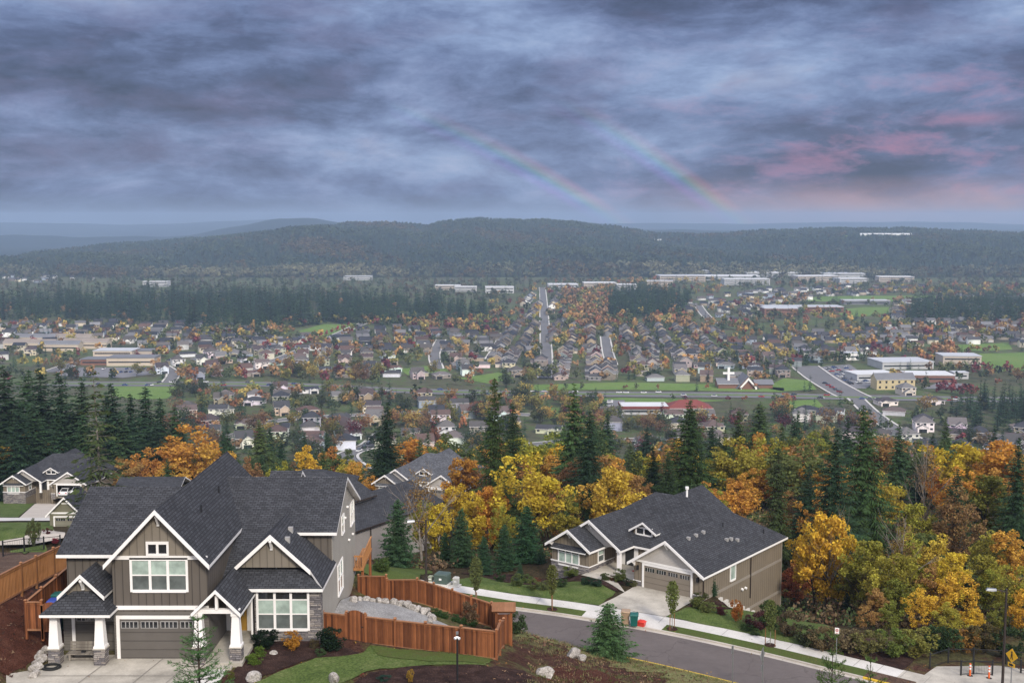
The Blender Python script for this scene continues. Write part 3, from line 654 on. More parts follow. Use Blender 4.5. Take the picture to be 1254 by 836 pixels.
def column(par, off, x, y, z0, zp, z1, wp=.34, wb=.3, wt=.2, pier=True):
    m = MB(); m.taper(x, y, zp + .12, z1, wb, wb, wt, wt); m.taper(x, y, zp, zp + .12, wb + .05, wb + .05, wb + .05, wb + .05); m.taper(x, y, z1 - .14, z1 - .002, wt + .06, wt + .06, wt + .06, wt + .06)
    c = m.build('column', WHITE, par, off)
    if pier:
        q = MB(); q.taper(x, y, z0, zp - .06, wp, wp, wp, wp); s = q.build('stone_pier', STONE, c, off)
        q = MB(); q.taper(x, y, zp - .06, zp - .001, wp + .05, wp + .05, wp + .04, wp + .04); q.build('pier_cap', DRIVE, c, off)
    return c
def bracket(par, off, x, y, z, s=.55):
    m = MB(); m.box(x - .08, x + .08, y - .5, y, z - .16, z - .02); m.box(x - .08, x + .08, y - .12, y, z - s - .2, z - .16)
    m.hexa([(x - .06, y - .16, z - s - .1), (x + .06, y - .16, z - s - .1), (x + .06, y - .04, z - s - .1), (x - .06, y - .04, z - s - .1),
            (x - .06, y - .48, z - .16), (x + .06, y - .48, z - .16), (x + .06, y - .36, z - .16), (x - .06, y - .36, z - .16)])
    return m.build('gable_bracket', WHITE, par, off)
def roofvent(par, off, p, n, kind=0):
    m = MB(); v = Vector(n).normalized(); p = Vector(p)
    if kind == 0: m.box(p.x - .15, p.x + .15, p.y - .15, p.y + .15, p.z - .2, p.z + .2)
    else: m.tube([p - Vector((0, 0, .2)), p + Vector((0, 0, .45))], .06, 6)
    return m.build('roof_vent', GREYL if kind == 0 else BLACKM, par, off)
# ------------------------------------------------------------------ the big left house
def left_house():
    off = (-19.7, 76, 0)
    rt = thing('house', 'large dark taupe two storey house with stone front room beside the gravel yard', 'house', (-19.7, 76, 103.7))
    B = lambda m, n, mat, p=None: m.build(n, mat, p or rt, off)
    # walls
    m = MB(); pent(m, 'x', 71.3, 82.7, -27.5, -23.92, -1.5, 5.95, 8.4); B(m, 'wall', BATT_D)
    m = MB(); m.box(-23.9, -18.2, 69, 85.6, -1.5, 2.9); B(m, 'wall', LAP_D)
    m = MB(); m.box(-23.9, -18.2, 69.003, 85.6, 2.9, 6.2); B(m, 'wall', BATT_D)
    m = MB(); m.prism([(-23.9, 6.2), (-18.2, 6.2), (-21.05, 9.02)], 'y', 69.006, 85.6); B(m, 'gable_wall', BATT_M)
    m = MB(); m.prism([(77, -3), (88.4, -3), (88.4, 5.4), (82, 8.02), (77, 5.7)], 'x', -18.19, -11.97); B(m, 'wall', LAP_B)
    m = MB(); m.box(-15.3, -12.0, 76.96, 77.0, 3.6, 5.7); B(m, 'wall', BATT_D)
    m = MB(); m.box(-16.05, -11.97, 72.02, 76.99, -3, 3.35); B(m, 'wall', LAP_B)
    m = MB(); m.box(-16.08, -11.93, 71.95, 72.02, -1.5, 3.36); m.box(-11.97, -11.93, 72.02, 72.5, -1.5, 3.36); m.box(-16.12, -16.05, 72.02, 73.2, -.5, 3.3); B(m, 'stone_wall', STONE)
    m = MB(); m.box(-18.19, -16.1, 73.3, 73.5, -.5, 4.2); B(m, 'entry_wall', LAP_D)
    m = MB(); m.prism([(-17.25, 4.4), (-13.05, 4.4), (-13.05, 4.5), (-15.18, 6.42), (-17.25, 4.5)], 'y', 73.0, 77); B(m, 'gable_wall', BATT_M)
    # roofs
    rf = MB(); tr = MB()
    gable(rf, tr, 'x', 77, 6.2, -27.95, -20.5, 5.85, .46)
    gable(rf, tr, 'y', -21.05, 3.14, 68.3, 86.2, 5.93, 1.06)
    pl = lambda x, y: (x, y, 3.45 + (y - 71.6) * .4615)
    slab(rf, tr, [pl(-20, 82), pl(-11.58, 82), pl(-11.58, 76.5), pl(-14.5, 76.5), pl(-15.0, 77.5), pl(-15.0, 73.3), pl(-12.9, 73.3), pl(-12.66, 72.58), pl(-11.76, 71.6), pl(-20, 71.6)])
    slab(rf, tr, [(-20, 82.003, 8.25), (-11.58, 82.003, 8.25), (-11.58, 88.8, 5.11), (-20, 88.8, 5.11)])
    gs = lambda x, y: (x, y, 6.6 - abs(x + 15.18) * .918)
    slab(rf, tr, [gs(-15.18, 72.6), gs(-12.68, 72.6), gs(-11.76, 71.6), gs(-11.76, 77.3), gs(-14.4, 77.3), gs(-15.18, 78.7)])
    slab(rf, tr, [gs(-15.18, 72.6), gs(-15.18, 78.7), gs(-17.62, 73.9), gs(-17.62, 72.6)])
    gable(rf, tr, 'y', -17.5, 1.47, 67.9, 74.6, 3.1, .99, .16)
    gable(rf, tr, 'y', -25.66, 1.4, 68.5, 71.4, 3.95, .96, .14)
    e = 3.18; zr = e + 2.08 * .65
    slab(rf, tr, [(-27.78, 67.5, e), (-23.62, 67.5, e), (-25.7, 69.58, zr)], .16)
    slab(rf, tr, [(-27.78, 67.5, e), (-25.7, 69.58, zr), (-25.7, 71.3, zr), (-27.78, 71.3, e)], .16)
    slab(rf, tr, [(-23.62, 67.5, e), (-25.7, 69.58, zr), (-25.7, 71.3, zr), (-23.62, 71.3, e)], .16)
    m = MB(); m.box(-27.6, -23.95, 69.4, 71.3, 2.7, 2.98); 
    gable(rf, tr, 'x', 84.5, 3, -17.5, -15.2, 6.5, .55)
    r = B(rf, 'roof', ROOF); B(tr, 'roof_trim', WHITE, r)
    rakes(rt, off, [((-21.05, 68.3, 9.25), (-24.19, 68.3, 5.93), 0.26), ((-21.05, 68.3, 9.25), (-17.91, 68.3, 5.93), 0.26), ((-15.18, 72.6, 6.6), (-17.62, 72.6, 4.36), 0.26), ((-15.18, 72.6, 6.6), (-12.68, 72.6, 4.3), 0.26), ((-17.5, 67.9, 4.55), (-18.97, 67.9, 3.1), .2), ((-17.5, 67.9, 4.55), (-16.03, 67.9, 3.1), .2), ((-25.66, 68.5, 5.29), (-27.06, 68.5, 3.95), .2), ((-25.66, 68.5, 5.29), (-24.26, 68.5, 3.95), .2)])
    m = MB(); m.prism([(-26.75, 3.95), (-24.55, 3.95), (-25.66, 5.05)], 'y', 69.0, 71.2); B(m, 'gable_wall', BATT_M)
    # white bands
    m = MB(); m.box(-23.95, -18.18, 68.93, 68.999, 6.1, 6.32); B(m, 'trim_band', WHITE); m = MB(); m.box(-23.95, -18.18, 68.93, 68.999, 3.02, 3.26); B(m, 'trim_band', WHITE)
    # garage doors
    garage_door(rt, off, (-23.55, 69.0, 0), (1, 0), (0, -1), 4.75, 2.45, GDOOR, 4)
    garage_door(rt, off, (-26.75, 70.4, 0), (1, 0), (0, -1), 2.62, 2.4, GDOOR, 2)
    m = MB(); m.box(-27.5, -23.92, 70.41, 71.29, -.3, 3.1); B(m, 'wall', LAP_D)
    # windows
    window(rt, off, (-22.7, 69.0, 4.25), (1, 0), (0, -1), 3.2, 1.78, 3, [(.5, 0), (.5, 1)], .14)
    window(rt, off, (-21.7, 69.0, 6.46), (1, 0), (0, -1), 1.1, .56, 2, [(1, 2)], .13)
    window(rt, off, (-15.85, 71.95, .82), (1, 0), (0, -1), 3.05, 2.3, 3, [(.2, 2), (.4, 0), (.4, 1)], .14)
    window(rt, off, (-11.97, 79.2, .5), (0, 1), (1, 0), 2.2, 2.1, 2, [(.5, 0), (.5, 1)], .05)
    window(rt, off, (-11.97, 81.3, 4.25), (0, 1), (1, 0), 1.1, 1.25, 1, [(.5, 0), (.5, 1)], .045)
    window(rt, off, (-11.97, 85.7, 3.7), (0, 1), (1, 0), 1.8, 1.6, 2, [(.5, 0), (.5, 1)], .045)
    for y, z in ((84.0, 5.6), (82.8, 5.1), (84.6, 3.0), (86.6, 2.9)):
        m = MB(); m.tube([(-11.97, y, z), (-11.83, y, z - .03)], .09, 8); B(m, 'wall_vent', WHITE)
    # entry
    for x in (-18.6, -16.4): column(rt, off, x, 68.3, -.2, 1.05, 3.05)
    m = MB(); m.box(-18.85, -16.15, 68.15, 68.45, 3.05, 3.3); m.box(-17.58, -17.42, 68.1, 68.3, 3.3, 4.4); B(m, 'entry_beam', WHITE)
    m = MB(); m.box(-18.18, -15.95, 67.65, 73.3, -.3, .22); m.box(-18.1, -16.5, 67.2, 67.65, -.3, .1); B(m, 'porch_slab', DRIVE)
    m = MB(); m.fbox((-17.9, 73.3, .22), (1, 0), (0, -1), 0, 1.0, 0, 2.1, 0, .05); d = B(m, 'front_door', YDOOR)
    m = MB(); m.tube([(-17.08, 73.2, 1.2), (-17.08, 73.2, 1.5)], .03, 6); B(m, 'door_handle', GREYM, d)
    m = MB(); m.fbox((-17.9, 73.3, .22), (1, 0), (0, -1), -.32, -.02, 0, 2.25, 0, .08); m.fbox((-17.9, 73.3, .22), (1, 0), (0, -1), 1.02, 1.3, 0, 2.25, 0, .08); m.fbox((-17.9, 73.3, .22), (1, 0), (0, -1), -.02, 1.02, 2.12, 2.3, 0, .08); B(m, 'door_casing', WHITE)
    # garage porch columns, beam, downspout
    for x in (-27.15, -24.45): column(rt, off, x, 68.2, -.2, 1.0, 3.0)
    m = MB(); m.box(-27.45, -24.15, 68.05, 68.35, 3.0, 3.16); B(m, 'porch_beam', WHITE)
    m = MB(); m.box(-16.3, -16.2, 71.8, 71.9, 0, 3.3); B(m, 'downspout', WHITE)
    for x, y, z in ((-21.05, 69.0, 8.9), (-15.18, 73.0, 6.3), (-25.66, 69.0, 5.0)): bracket(rt, off, x, y, z)
    for p, k in (((-19.7, 73.6, 7.85), 1), ((-19.8, 78.5, 7.95), 1), ((-14.35, 74.0, 5.9), 0), ((-14.5, 75.9, 6.05), 0), ((-19.2, 84, 7.3), 1)): roofvent(rt, off, p, (0, 0, 1), k)
    # deck
    dk = MB(); dk.box(-11.95, -11.2, 87.0, 92.5, -.05, .15); d = B(dk, 'deck', CEDAR_O)
    m = MB(); m.box(-11.3, -11.2, 87.0, 92.5, 1.0, 1.12); m.box(-11.9, -11.3, 86.95, 87.05, 1.0, 1.12)
    for i in range(28): m.box(-11.29, -11.23, 87.05 + i * .19, 87.1 + i * .19, .15, 1.0)
    for i in range(3): m.box(-11.85 + i * .19, -11.8 + i * .19, 86.98, 87.03, .15, 1.0)
    B(m, 'railing', CEDAR_O, d)
    m = MB(); m.box(-11.4, -11.2, 87.2, 87.4, -5, -.05); B(m, 'deck_post', CEDAR, d)
    m = MB(); m.box(-11.4, -11.2, 91.9, 92.1, -5, -.05); B(m, 'deck_post', CEDAR, d)
    return rt
YDOOR = plain('ochre_front_door', (.3, .17, .03), .4, .4)
left_house()
# ------------------------------------------------------------------ craftsman ranch (right house and two look-alikes)
def ranch(name, label, cat, loc, rot, open_garage=False, basement=-6.6, detail=True, group=None, roofm=None):
    rt = thing(name, label, cat, loc, rot, group); off = (0, 0, 0); S = .66
    B = lambda m, n, mat, p=None: m.build(n, mat, p or rt)
    ze = 2.25
    # walls
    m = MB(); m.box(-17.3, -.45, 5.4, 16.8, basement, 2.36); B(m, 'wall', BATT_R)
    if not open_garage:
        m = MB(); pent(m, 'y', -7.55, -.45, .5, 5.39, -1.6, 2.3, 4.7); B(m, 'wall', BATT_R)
    else:
        m = MB(); m.box(-7.55, -7.3, .5, 5.39, -1.6, 2.3); m.box(-.7, -.45, .5, 5.39, -1.6, 2.3)
        m.prism([(-7.55, 2.22), (-.45, 2.22), (-.45, 2.3), (-4, 4.7), (-7.55, 2.3)], 'y', .5, 5.39)
        m.box(-7.3, -6.5, .5, .7, -.5, 2.22); m.box(-1.5, -.7, .5, .7, -.5, 2.22); B(m, 'wall', BATT_R)
        m = MB(); m.box(-7.29, -.71, .72, 5.38, -.4, .02); B(m, 'garage_floor', DRIVE)
        m = MB(); m.box(-6.5, -6.3, .41, .495, 0, 2.35); m.box(-1.7, -1.5, .41, .495, 0, 2.35); m.box(-6.3, -1.7, .41, .495, 2.17, 2.35); B(m, 'door_casing', WHITE)
    m = MB(); m.prism([(-7.5, 2.44), (-.5, 2.44), (-4, 4.72)], 'y', .47, .497); B(m, 'gable_panel', LAP_L)
    m = MB(); m.box(-7.5, -.5, .43, .468, 2.36, 2.56); B(m, 'trim_band', WHITE)
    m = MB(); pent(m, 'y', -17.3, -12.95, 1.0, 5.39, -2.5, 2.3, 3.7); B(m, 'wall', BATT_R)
    m = MB(); pent(m, 'y', -17.28, -10.9, 3.1, 5.38, 2.3, 2.32, 4.4, ap=-14.1); B(m, 'gable_wall', LAP_L)
    m = MB(); m.box(-17.34, -12.91, .93, 1.0, -2.5, .55); m.box(-12.95, -12.9, 1.0, 5.39, -.6, .55); m.box(-17.37, -17.3, .93, 5.4, -2.5, .55); B(m, 'stone_wall', STONE)
    m = MB(); m.box(-7.6, -6.75, .44, .5, -.6, .5); B(m, 'stone_wall', STONE)
    m = MB(); m.box(-1.3, -.4, .44, .5, -1.3, .35); m.box(-.45, -.39, .44, 1.0, -1.3, .35); B(m, 'stone_wall', STONE)
    for q in ((-17.4, -12.88, .89, .93, .55, .66), (-12.9, -12.85, .95, 5.38, .55, .64), (-7.62, -6.75, .41, .44, .5, .58), (-1.3, -.38, .41, .44, .35, .43)): m = MB(); m.box(*q); B(m, 'stone_cap', WHITE)
    # belly bands and base on the tall right wall
    for q in ((-.45, -.42, .55, 16.7, -.15, .12), (-.45, -.42, 4.0, 16.7, -3.35, -3.08), (-.45, -.42, 16.702, 16.84, basement, 2.3)): m = MB(); m.box(*q); B(m, 'belly_band', TRIMT)
    # roofs
    rf = MB(); tr = MB(); e = .0
    zr = ze + 6.1 * S
    slab(rf, tr, [(-17.8, 5.0, ze), (0, 5.0, ze), (-6.1, 11.1, zr), (-11.7, 11.1, zr)])
    slab(rf, tr, [(0, 5.0, ze), (0, 17.2, ze), (-6.1, 11.1, zr)])
    slab(rf, tr, [(0, 17.2, ze), (-17.8, 17.2, ze), (-11.7, 11.1, zr), (-6.1, 11.1, zr)])
    slab(rf, tr, [(-17.8, 17.2, ze), (-17.8, 5.0, ze), (-11.7, 11.1, zr)])
    gable(rf, tr, 'y', -4.0, 4.003, 0, 9.6, ze - .004, S)
    gable(rf, tr, 'y', -9.6, 3.6, 11.1, 17.0, zr - .02 - 3.6 * S, S)
    gable(rf, tr, 'y', -14.1, 3.7, 2.6, 9.4, ze - .006, S)
    gable(rf, tr, 'y', -15.15, 2.65, .5, 4.6, ze - .011, S)
    gable(rf, tr, 'y', -10.05, 1.55, 5.95, 9.8, ze + 1.2, .62, .14)
    slab(rf, tr, [(-17.2, .62, 1.95), (-13.1, .62, 1.95), (-13.1, 1.05, 2.4), (-17.2, 1.05, 2.4)], .1)
    r = B(rf, 'roof', roofm or ROOF); B(tr, 'roof_trim', WHITE, r)
    for c, h, y, z0, q in ((-4, 4, 0, ze, .25), (-14.1, 3.7, 2.6, ze, .25), (-15.15, 2.65, .5, ze, .25), (-10.05, 1.55, 5.95, ze + 1.2, .18)):
        sl = S if h > 2 else .62
        rakes(rt, (0, 0, 0), [((c, y, z0 + h * sl), (c + s * h, y, z0), q) for s in (-1, 1)])
    for c, y, z in ((-4, .5, ze + 4 * S - .3), (-15.15, 1.0, ze + 2.65 * S - .3), (-14.1, 3.1, ze + 3.7 * S - .3)): bracket(rt, off, c, y, z, .4)
    for x, y, z in ((-7.5, .5, 2.45), (-.55, .5, 2.45), (-17.2, 1.0, 2.45), (-13.0, 1.0, 2.45)): bracket(rt, off, x, y, z, .3)
    # dormer
    m = MB(); pent(m, 'y', -11.25, -8.85, 6.3, 9.0, 2.5, ze + 1.22, ze + 1.95); d = B(m, 'dormer', BATT_R)
    window(d, off, (-10.9, 6.3, ze + .92), (1, 0), (0, -1), 1.7, .55, 2, [(1, 2)], .12)
    # garage front
    if not open_garage: garage_door(rt, off, (-6.44, .5, 0), (1, 0), (0, -1), 4.88, 2.13, GDOOR_T, 4)
    for x in (-7.1, -.85):
        m = MB(); m.box(x - .08, x + .08, .3, .5, 1.6, 2.0); B(m, 'wall_lantern', BLACKM)
    # windows
    window(rt, off, (-16.45, 1.0, .38), (1, 0), (0, -1), 2.3, 1.7, 3, [(.3, 2), (.7, 0)], .12)
    window(rt, off, (-12.95, 2.6, .75), (0, 1), (1, 0), .9, 1.2, 1, [(.5, 0), (.5, 1)], .1)
    window(rt, off, (-8.9, 5.4, .5), (1, 0), (0, -1), .9, 1.5, 1, [(.3, 2), (.7, 0)], .1)
    window(rt, off, (-.45, 5.9, .5), (0, 1), (1, 0), .9, 1.45, 1, [(1, 0)], .12)
    # entry
    m = MB(); m.fbox((-11.6, 5.4, .1), (1, 0), (0, -1), 0, 1.0, 0, 2.05, 0, .05); d = B(m, 'front_door', DARKJ)
    m = MB(); m.fbox((-11.6, 5.4, .1), (1, 0), (0, -1), -.45, -.02, 0, 2.1, 0, .08); m.fbox((-11.6, 5.4, .1), (1, 0), (0, -1), 1.02, 1.45, 0, 2.1, 0, .08); B(m, 'door_casing', WHITE)
    column(rt, off, -10.75, 2.95, .0, .12, 2.15, wb=.17, wt=.17, pier=False)
    m = MB(); m.box(-10.95, -10.55, 2.85, 5.4, 2.05, 2.2); B(m, 'porch_beam', WHITE)
    if detail:
        z = lambda x, y: ze + min(-x, y) * S
        for x, y in ((-3.4, 3.2), (-3.4, 4.6), (-3.4, 6.0), (-1.9, 8.7), (-1.6, 9.4), (-2.0, 8.0)): roofvent(rt, off, (x, y, ze - x * S), (0, 0, 1), 0)
        for x, y in ((-3.2, 9.5), (-1.2, 14.2)): roofvent(rt, off, (x, y, ze - x * S), (0, 0, 1), 1)
        m = MB(); m.tube([(-8.6, 12, zr - .8), (-8.6, 12, zr + .55)], .11, 8); m.tube([(-8.6, 12, zr + .55), (-8.6, 12, zr + .8)], .19, 8); B(m, 'flue', WHITE)
        m = MB(); m.box(-.45, -.35, 9.9, 10.0, -2.2, 2.2); B(m, 'downspout', BRONZE)
        m = MB(); m.box(-.45, -.35, .62, .72, -1, 2.2); B(m, 'downspout', BRONZE)
        for y, q in ((8.2, -.9), (8.9, -.95), (7.6, -2.1)):
            m = MB(); m.tube([(-.45, y, q), (-.25, y, q - .05)], .13, 8); B(m, 'wall_vent', WHITE)
    return rt
ranch('house', 'single storey taupe craftsman house with double garage on the street, wooded hillside behind', 'house', tuple(OR), RA)
p1 = at(109, 593, 225)
HOUSE_UL = ranch('house', 'taupe craftsman house with open garage and two white cars at far left', 'house', (p1[0], 225 - .5, 76.55), R(-3), True, -3, False)
p2 = at(566, 612, 202)
ranch('house', 'dark roofed house with pale gables behind the leafless centre tree', 'house', (p2[0], 202, 80.6), R(-20), False, -4, False, None, ROOF2)
# grey neighbour behind the left house
def neighbour():
    p = at(437, 650, 136); z0 = 88.6
    rt = thing('house', 'plain grey side-walled house with dark roof just beyond the timber deck', 'house', (p[0], 136, z0), R(-33))
    ze = p[2] - z0
    B = lambda m, n, mat, q=None: m.build(n, mat, q or rt)
    m = MB(); pent(m, 'y', -11, -.5, -4, 17, -3, ze + .05, ze + 1.9); B(m, 'wall', LAP_G)
    m = MB(); pent(m, 'y', -12, -4.4, 2.5, 8, ze, ze + 2.2, ze + 3.95); B(m, 'upper_wall', LAP_L)
    rf, tr = MB(), MB(); gable(rf, tr, 'y', -5.75, 5.75, -4.5, 17.5, ze, .38); gable(rf, tr, 'y', -8.2, 4.3, 2.0, 8.5, ze + 2.15, .46)
    r = B(rf, 'roof', ROOF); B(tr, 'roof_trim', BRONZE, r)
    window(rt, (0, 0, 0), (-.5, 12, ze - 1.7), (0, 1), (1, 0), 1.0, 1.1, 1, [(1, 2)], .08)
    m = MB(); m.box(-.5, -.38, 3.0, 3.1, -1, ze); B(m, 'downspout', BRONZE)
neighbour()
# olive garage wing of the next house
def olive():
    p = at(67, 650, 180)
    rt = thing('house', 'olive green gabled garage house peeking out left of the big dark roof', 'house', (p[0], 180, p[2] - .1))
    B = lambda m, n, mat, q=None: m.build(n, mat, q or rt)
    m = MB(); pent(m, 'y', -.7, 4.2, 0, 7, -2, 3.0, 5.3); B(m, 'wall', LAP_O)
    rf, tr = MB(), MB(); gable(rf, tr, 'y', 1.75, 2.95, -.5, 7, 2.6, 1.0)
    r = B(rf, 'roof', ROOF); B(tr, 'roof_trim', WHITE, r)
    bb = MB()
    for s in (-1, 1): rake(bb, (1.75, -.5, 5.55), (1.75 + s * 2.95, -.5, 2.6), .3)
    bb.box(-.7, 4.2, -.08, -.003, 2.85, 3.1); bb.box(1.2, 2.3, -.06, -.003, 4.4, 4.55); B(bb, 'barge_board', WHITE)
    garage_door(rt, (0, 0, 0), (.1, 0, 0), (1, 0), (0, -1), 3.6, 2.3, GDOOR_O, 2)
olive()
def roofonly():   # low dark roofs behind the left house ridge
    p = at(205, 592, 190)
    rt = thing('house', 'low dark roofed house showing only its roof above the left roof ridge', 'house', (p[0] - 3, 192, p[2] - 3.9))
    m = MB(); m.box(-5, 5, -5, 5, -3, 2.6); m.build('wall', LAP_O, rt)
    rf, tr = MB(), MB(); gable(rf, tr, 'x', 0, 5.6, -5.4, 5.4, 2.4, .4); gable(rf, tr, 'y', 1.6, 1.8, -6.2, 0, 2.4, .6); gable(rf, tr, 'y', 4.2, 1.2, -6.2, 0, 2.4, .6)
    r = rf.build('roof', ROOF, rt); tr.build('roof_trim', WHITE, r)
    p = at(380, 577, 150)
    rt = thing('house', 'low house whose dark hip roof edges above the main ridge, left of the deck', 'house', (p[0], 152, p[2] - 4.2))
    m = MB(); m.box(-5, 5, -4, 4, -3, 2.4); m.build('wall', LAP_G, rt)
    rf, tr = MB(), MB(); slab(rf, tr, [(-5.5, -4.5, 2.2), (5.5, -4.5, 2.2), (1, 0, 4.1), (-1, 0, 4.1)]); slab(rf, tr, [(5.5, -4.5, 2.2), (5.5, 4.5, 2.2), (1, 0, 4.1)]); slab(rf, tr, [(-5.5, 4.5, 2.2), (-5.5, -4.5, 2.2), (-1, 0, 4.1)]); slab(rf, tr, [(5.5, 4.5, 2.2), (-5.5, 4.5, 2.2), (-1, 0, 4.1), (1, 0, 4.1)])
    r = rf.build('roof', ROOF, rt); tr.build('roof_trim', BRONZE, r)
roofonly()
# ------------------------------------------------------------------ fences
def sbox(m, p, q, u0, u1, z0, z1, d0, d1, extra=0.0):
    """board between p and q (base points) from fraction u0 to u1, following their slope"""
    d = Vector((q[0] - p[0], q[1] - p[1])); l = d.length; t = d / l; n = Vector((t.y, -t.x))
    P = lambda u, dd, z: (p[0] + t.x * l * u + n.x * dd, p[1] + t.y * l * u + n.y * dd, p[2] + (q[2] - p[2]) * u + z)
    m.hexa([P(u0, d1, z0), P(u1, d1, z0), P(u1, d0, z0), P(u0, d0, z0), P(u0, d1, z1), P(u1, d1, z1), P(u1, d0, z1 + extra), P(u0, d0, z1)])
def fence(name, label, bays, mb, mt, mp, gap=0.0, group=None):
    """bays: (p, q, height, kind) with p, q base points; kind 'panel' or 'gate'"""
    o = bays[0][0]; rt = thing(name, label, 'fence', tuple(o), 0, group); off = tuple(o)
    rr = random.Random(int(abs(o[0]) * 31)); posts = {}
    for p, q, h, kind in bays:
        l = (Vector(q[:2]) - Vector(p[:2])).length; k = max(2, int(l / (.14 + gap))); m = MB()
        for j in range(k):
            u0 = j / k; u1 = (j + 1) / k - max(gap, .009) / l; um = (u0 + u1) - 1
            top = h - .06 + rr.uniform(-.012, .012)
            if kind == 'gate': top = h - .12 + .34 * math.sqrt(max(0, 1 - um * um))
            sbox(m, p, q, u0, u1, .05, top, -.01 + rr.uniform(-.008, .008), .02)
        if kind == 'gate':
            g = m.build('gate', mb, rt, off); m = MB(); sbox(m, p, q, .82, .9, 1.0, 1.06, .021, .06); m.build('latch', BLACKM, g, off)
        else:
            m.build('fence_panel', mb, rt, off)
            m = MB(); sbox(m, p, q, 0, 1, h - .06, h - .01, -.08, .08); m.build('cap_rail', mt, rt, off)
            m = MB(); sbox(m, p, q, .01, .99, h - .2, h - .09, .03, .06); m.build('upper_rail', mb, rt, off)
            m = MB(); sbox(m, p, q, .01, .99, .03, .15, .03, .06); m.build('lower_rail', mt, rt, off)
        for e in (p, q):
            key = (round(e[0], 2), round(e[1], 2)); z = posts.get(key, (0, -1))
            posts[key] = (min(e[2], z[0]) if z[1] > 0 else e[2], max(e[2] + h, z[1]))
    for (x, y), (z0, z1) in posts.items():
        m = MB(); m.box(x - .07, x + .07, y - .07, y + .07, z0 - .5, z1 + .09); pp = m.build('post', mp, rt, off)
        m = MB(); m.taper(x, y, z1 + .09, z1 + .15, .1, .1, .04, .04); m.build('post_cap', mt, pp, off)
    return rt
def onl(px, a, b):
    """point of the ground line a-b seen at photo column px"""
    lo, hi = -.3, 1.3
    f = lambda t: proj(a[0] + (b[0] - a[0]) * t, a[1] + (b[1] - a[1]) * t, 103)[0] - px
    for _ in range(50):
        mid = (lo + hi) / 2
        if (f(lo) < 0) == (f(mid) < 0): lo = mid
        else: hi = mid
    return (a[0] + (b[0] - a[0]) * lo, a[1] + (b[1] - a[1]) * lo)
def zat(v, Y): return CAMZ - math.tan(PITCH + math.atan((v - 418) / F)) * Y
bays = []; A_, B_ = (-11.85, 73.0), (-.9, 69.5)
for x0, x1, top, kind in ((396, 424, 750.5, 'panel'), (425, 447.5, 751, 'gate'), (448.5, 484, 756, 'panel'), (484.5, 521, 760.5, 'panel'), (521.5, 564.5, 765, 'panel'), (565, 608, 769.5, 'panel')):
    p, q = onl(x0, A_, B_), onl(x1, A_, B_); ym = (p[1] + q[1]) / 2; z = zat(top, ym) - 1.83
    bays.append(((*p, z), (*q, z), 1.83, kind))
c0 = bays[-1][1]; c1 = (-.55, 75.0, 102.2); bays.append((c0, (-.75, 72.3, c0[2] - .4), 1.83, 'panel')); bays.append(((-.75, 72.3, c0[2] - .4), c1, 1.83, 'panel'))
fence('cedar_fence', 'red cedar fence with arched gate stepping down in front of the gravel yard', bays, CEDAR, CEDAR_T, CEDAR)
bays = []; A_, B_ = (-11.3, 86.2), (-1.4, 82.8); pr = None
zz = {439: 704.5, 473: 704.5, 474: 709, 511: 708.7, 531: 714.5, 554: 722, 577: 730, 602: 738}
for x0, x1, h in ((439, 473, 1.95), (474, 511, 1.83), (511, 531, 1.83), (531, 554, 1.83), (554, 577, 1.83), (577, 602, 1.83)):
    p, q = onl(x0, A_, B_), onl(x1, A_, B_); bays.append(((*p, zat(zz[x0], p[1]) - h), (*q, zat(zz[x1], q[1]) - h), h, 'panel'))
e = bays[-1][1]; bays.append((e, (-.6, 78.4, e[2] + .1), 1.8, 'panel'))
fence('cedar_fence', 'red cedar fence sloping down along the street side of the gravel yard', bays, CEDAR, CEDAR_T, CEDAR)
# timber arbor at the fence corner
def arbor():
    x, y = -.5, 76.8; z = zat(794, y); zt = zat(742, y)
    rt = thing('arbor', 'small cedar arbor with slatted roof at the street corner of the fence', 'arbor', (x, y, z)); H = zt - z
    for sx in (-.55, .45):
        for sy in (-.45, .45):
            m = MB(); m.box(sx - .07, sx + .07, sy - .07, sy + .07, -.5, H - .15); m.build('post', CEDAR, rt)
    m = MB(); m.box(-.75, .65, -.5, -.4, H - .3, H - .12); m.build('beam', CEDAR_T, rt)
    m = MB(); m.box(-.75, .65, .4, .5, H - .3, H - .12); m.build('beam', CEDAR_T, rt)
    for i in range(8):
        m = MB(); m.box(-.85, .75, -.75 + i * .2, -.6 + i * .2, H - .12 + i * .012, H - .05 + i * .012); m.build('roof_slat', CEDAR_T, rt)
    for sx in (-.55, .45):
        m = MB(); m.box(sx - .02, sx + .02, -.38, .38, .05, H - .32); m.build('side_panel', CEDAR, rt)
    m = MB(); m.box(-.48, .38, -.44, -.41, .05, H - .4); m.build('front_panel', CEDAR, rt)
arbor()
# left fences
bays = []; A_, B_ = (-32.2, 70.2), (-31.6, 86.5)
P = []
for px, v in ((-30, 721), (0, 705), (29, 690), (47, 681.5), (68, 671.5), (85, 664)):
    p = onl(px, A_, B_); P.append((*p, zat(v, p[1]) - 1.9))
for a, b in zip(P, P[1:]): bays.append((a, b, 1.9, 'panel'))
fence('picket_fence', 'orange cedar picket fence running uphill along the left yard bank', bays, CEDAR_O, CEDAR_T, CEDAR_OP, .05)
z = zat(772, 70.0); zb = zat(736, 70) - 1.85
bays = [((-29.6, 70, zb), (-28.62, 70, zb), 1.85, 'panel'), ((-28.6, 70, zb - .1), (-27.75, 70.2, zb - .1), 1.65, 'gate')]
sd = [(-29.6, 70, zb), (-29.58, 72.4, zb + .05), (-29.55, 74.8, zb + .1), (-29.5, 77.6, zb + .2)]
for a, b in zip(sd[:-1], sd[1:]): bays.append((b, a, 1.85, 'panel'))
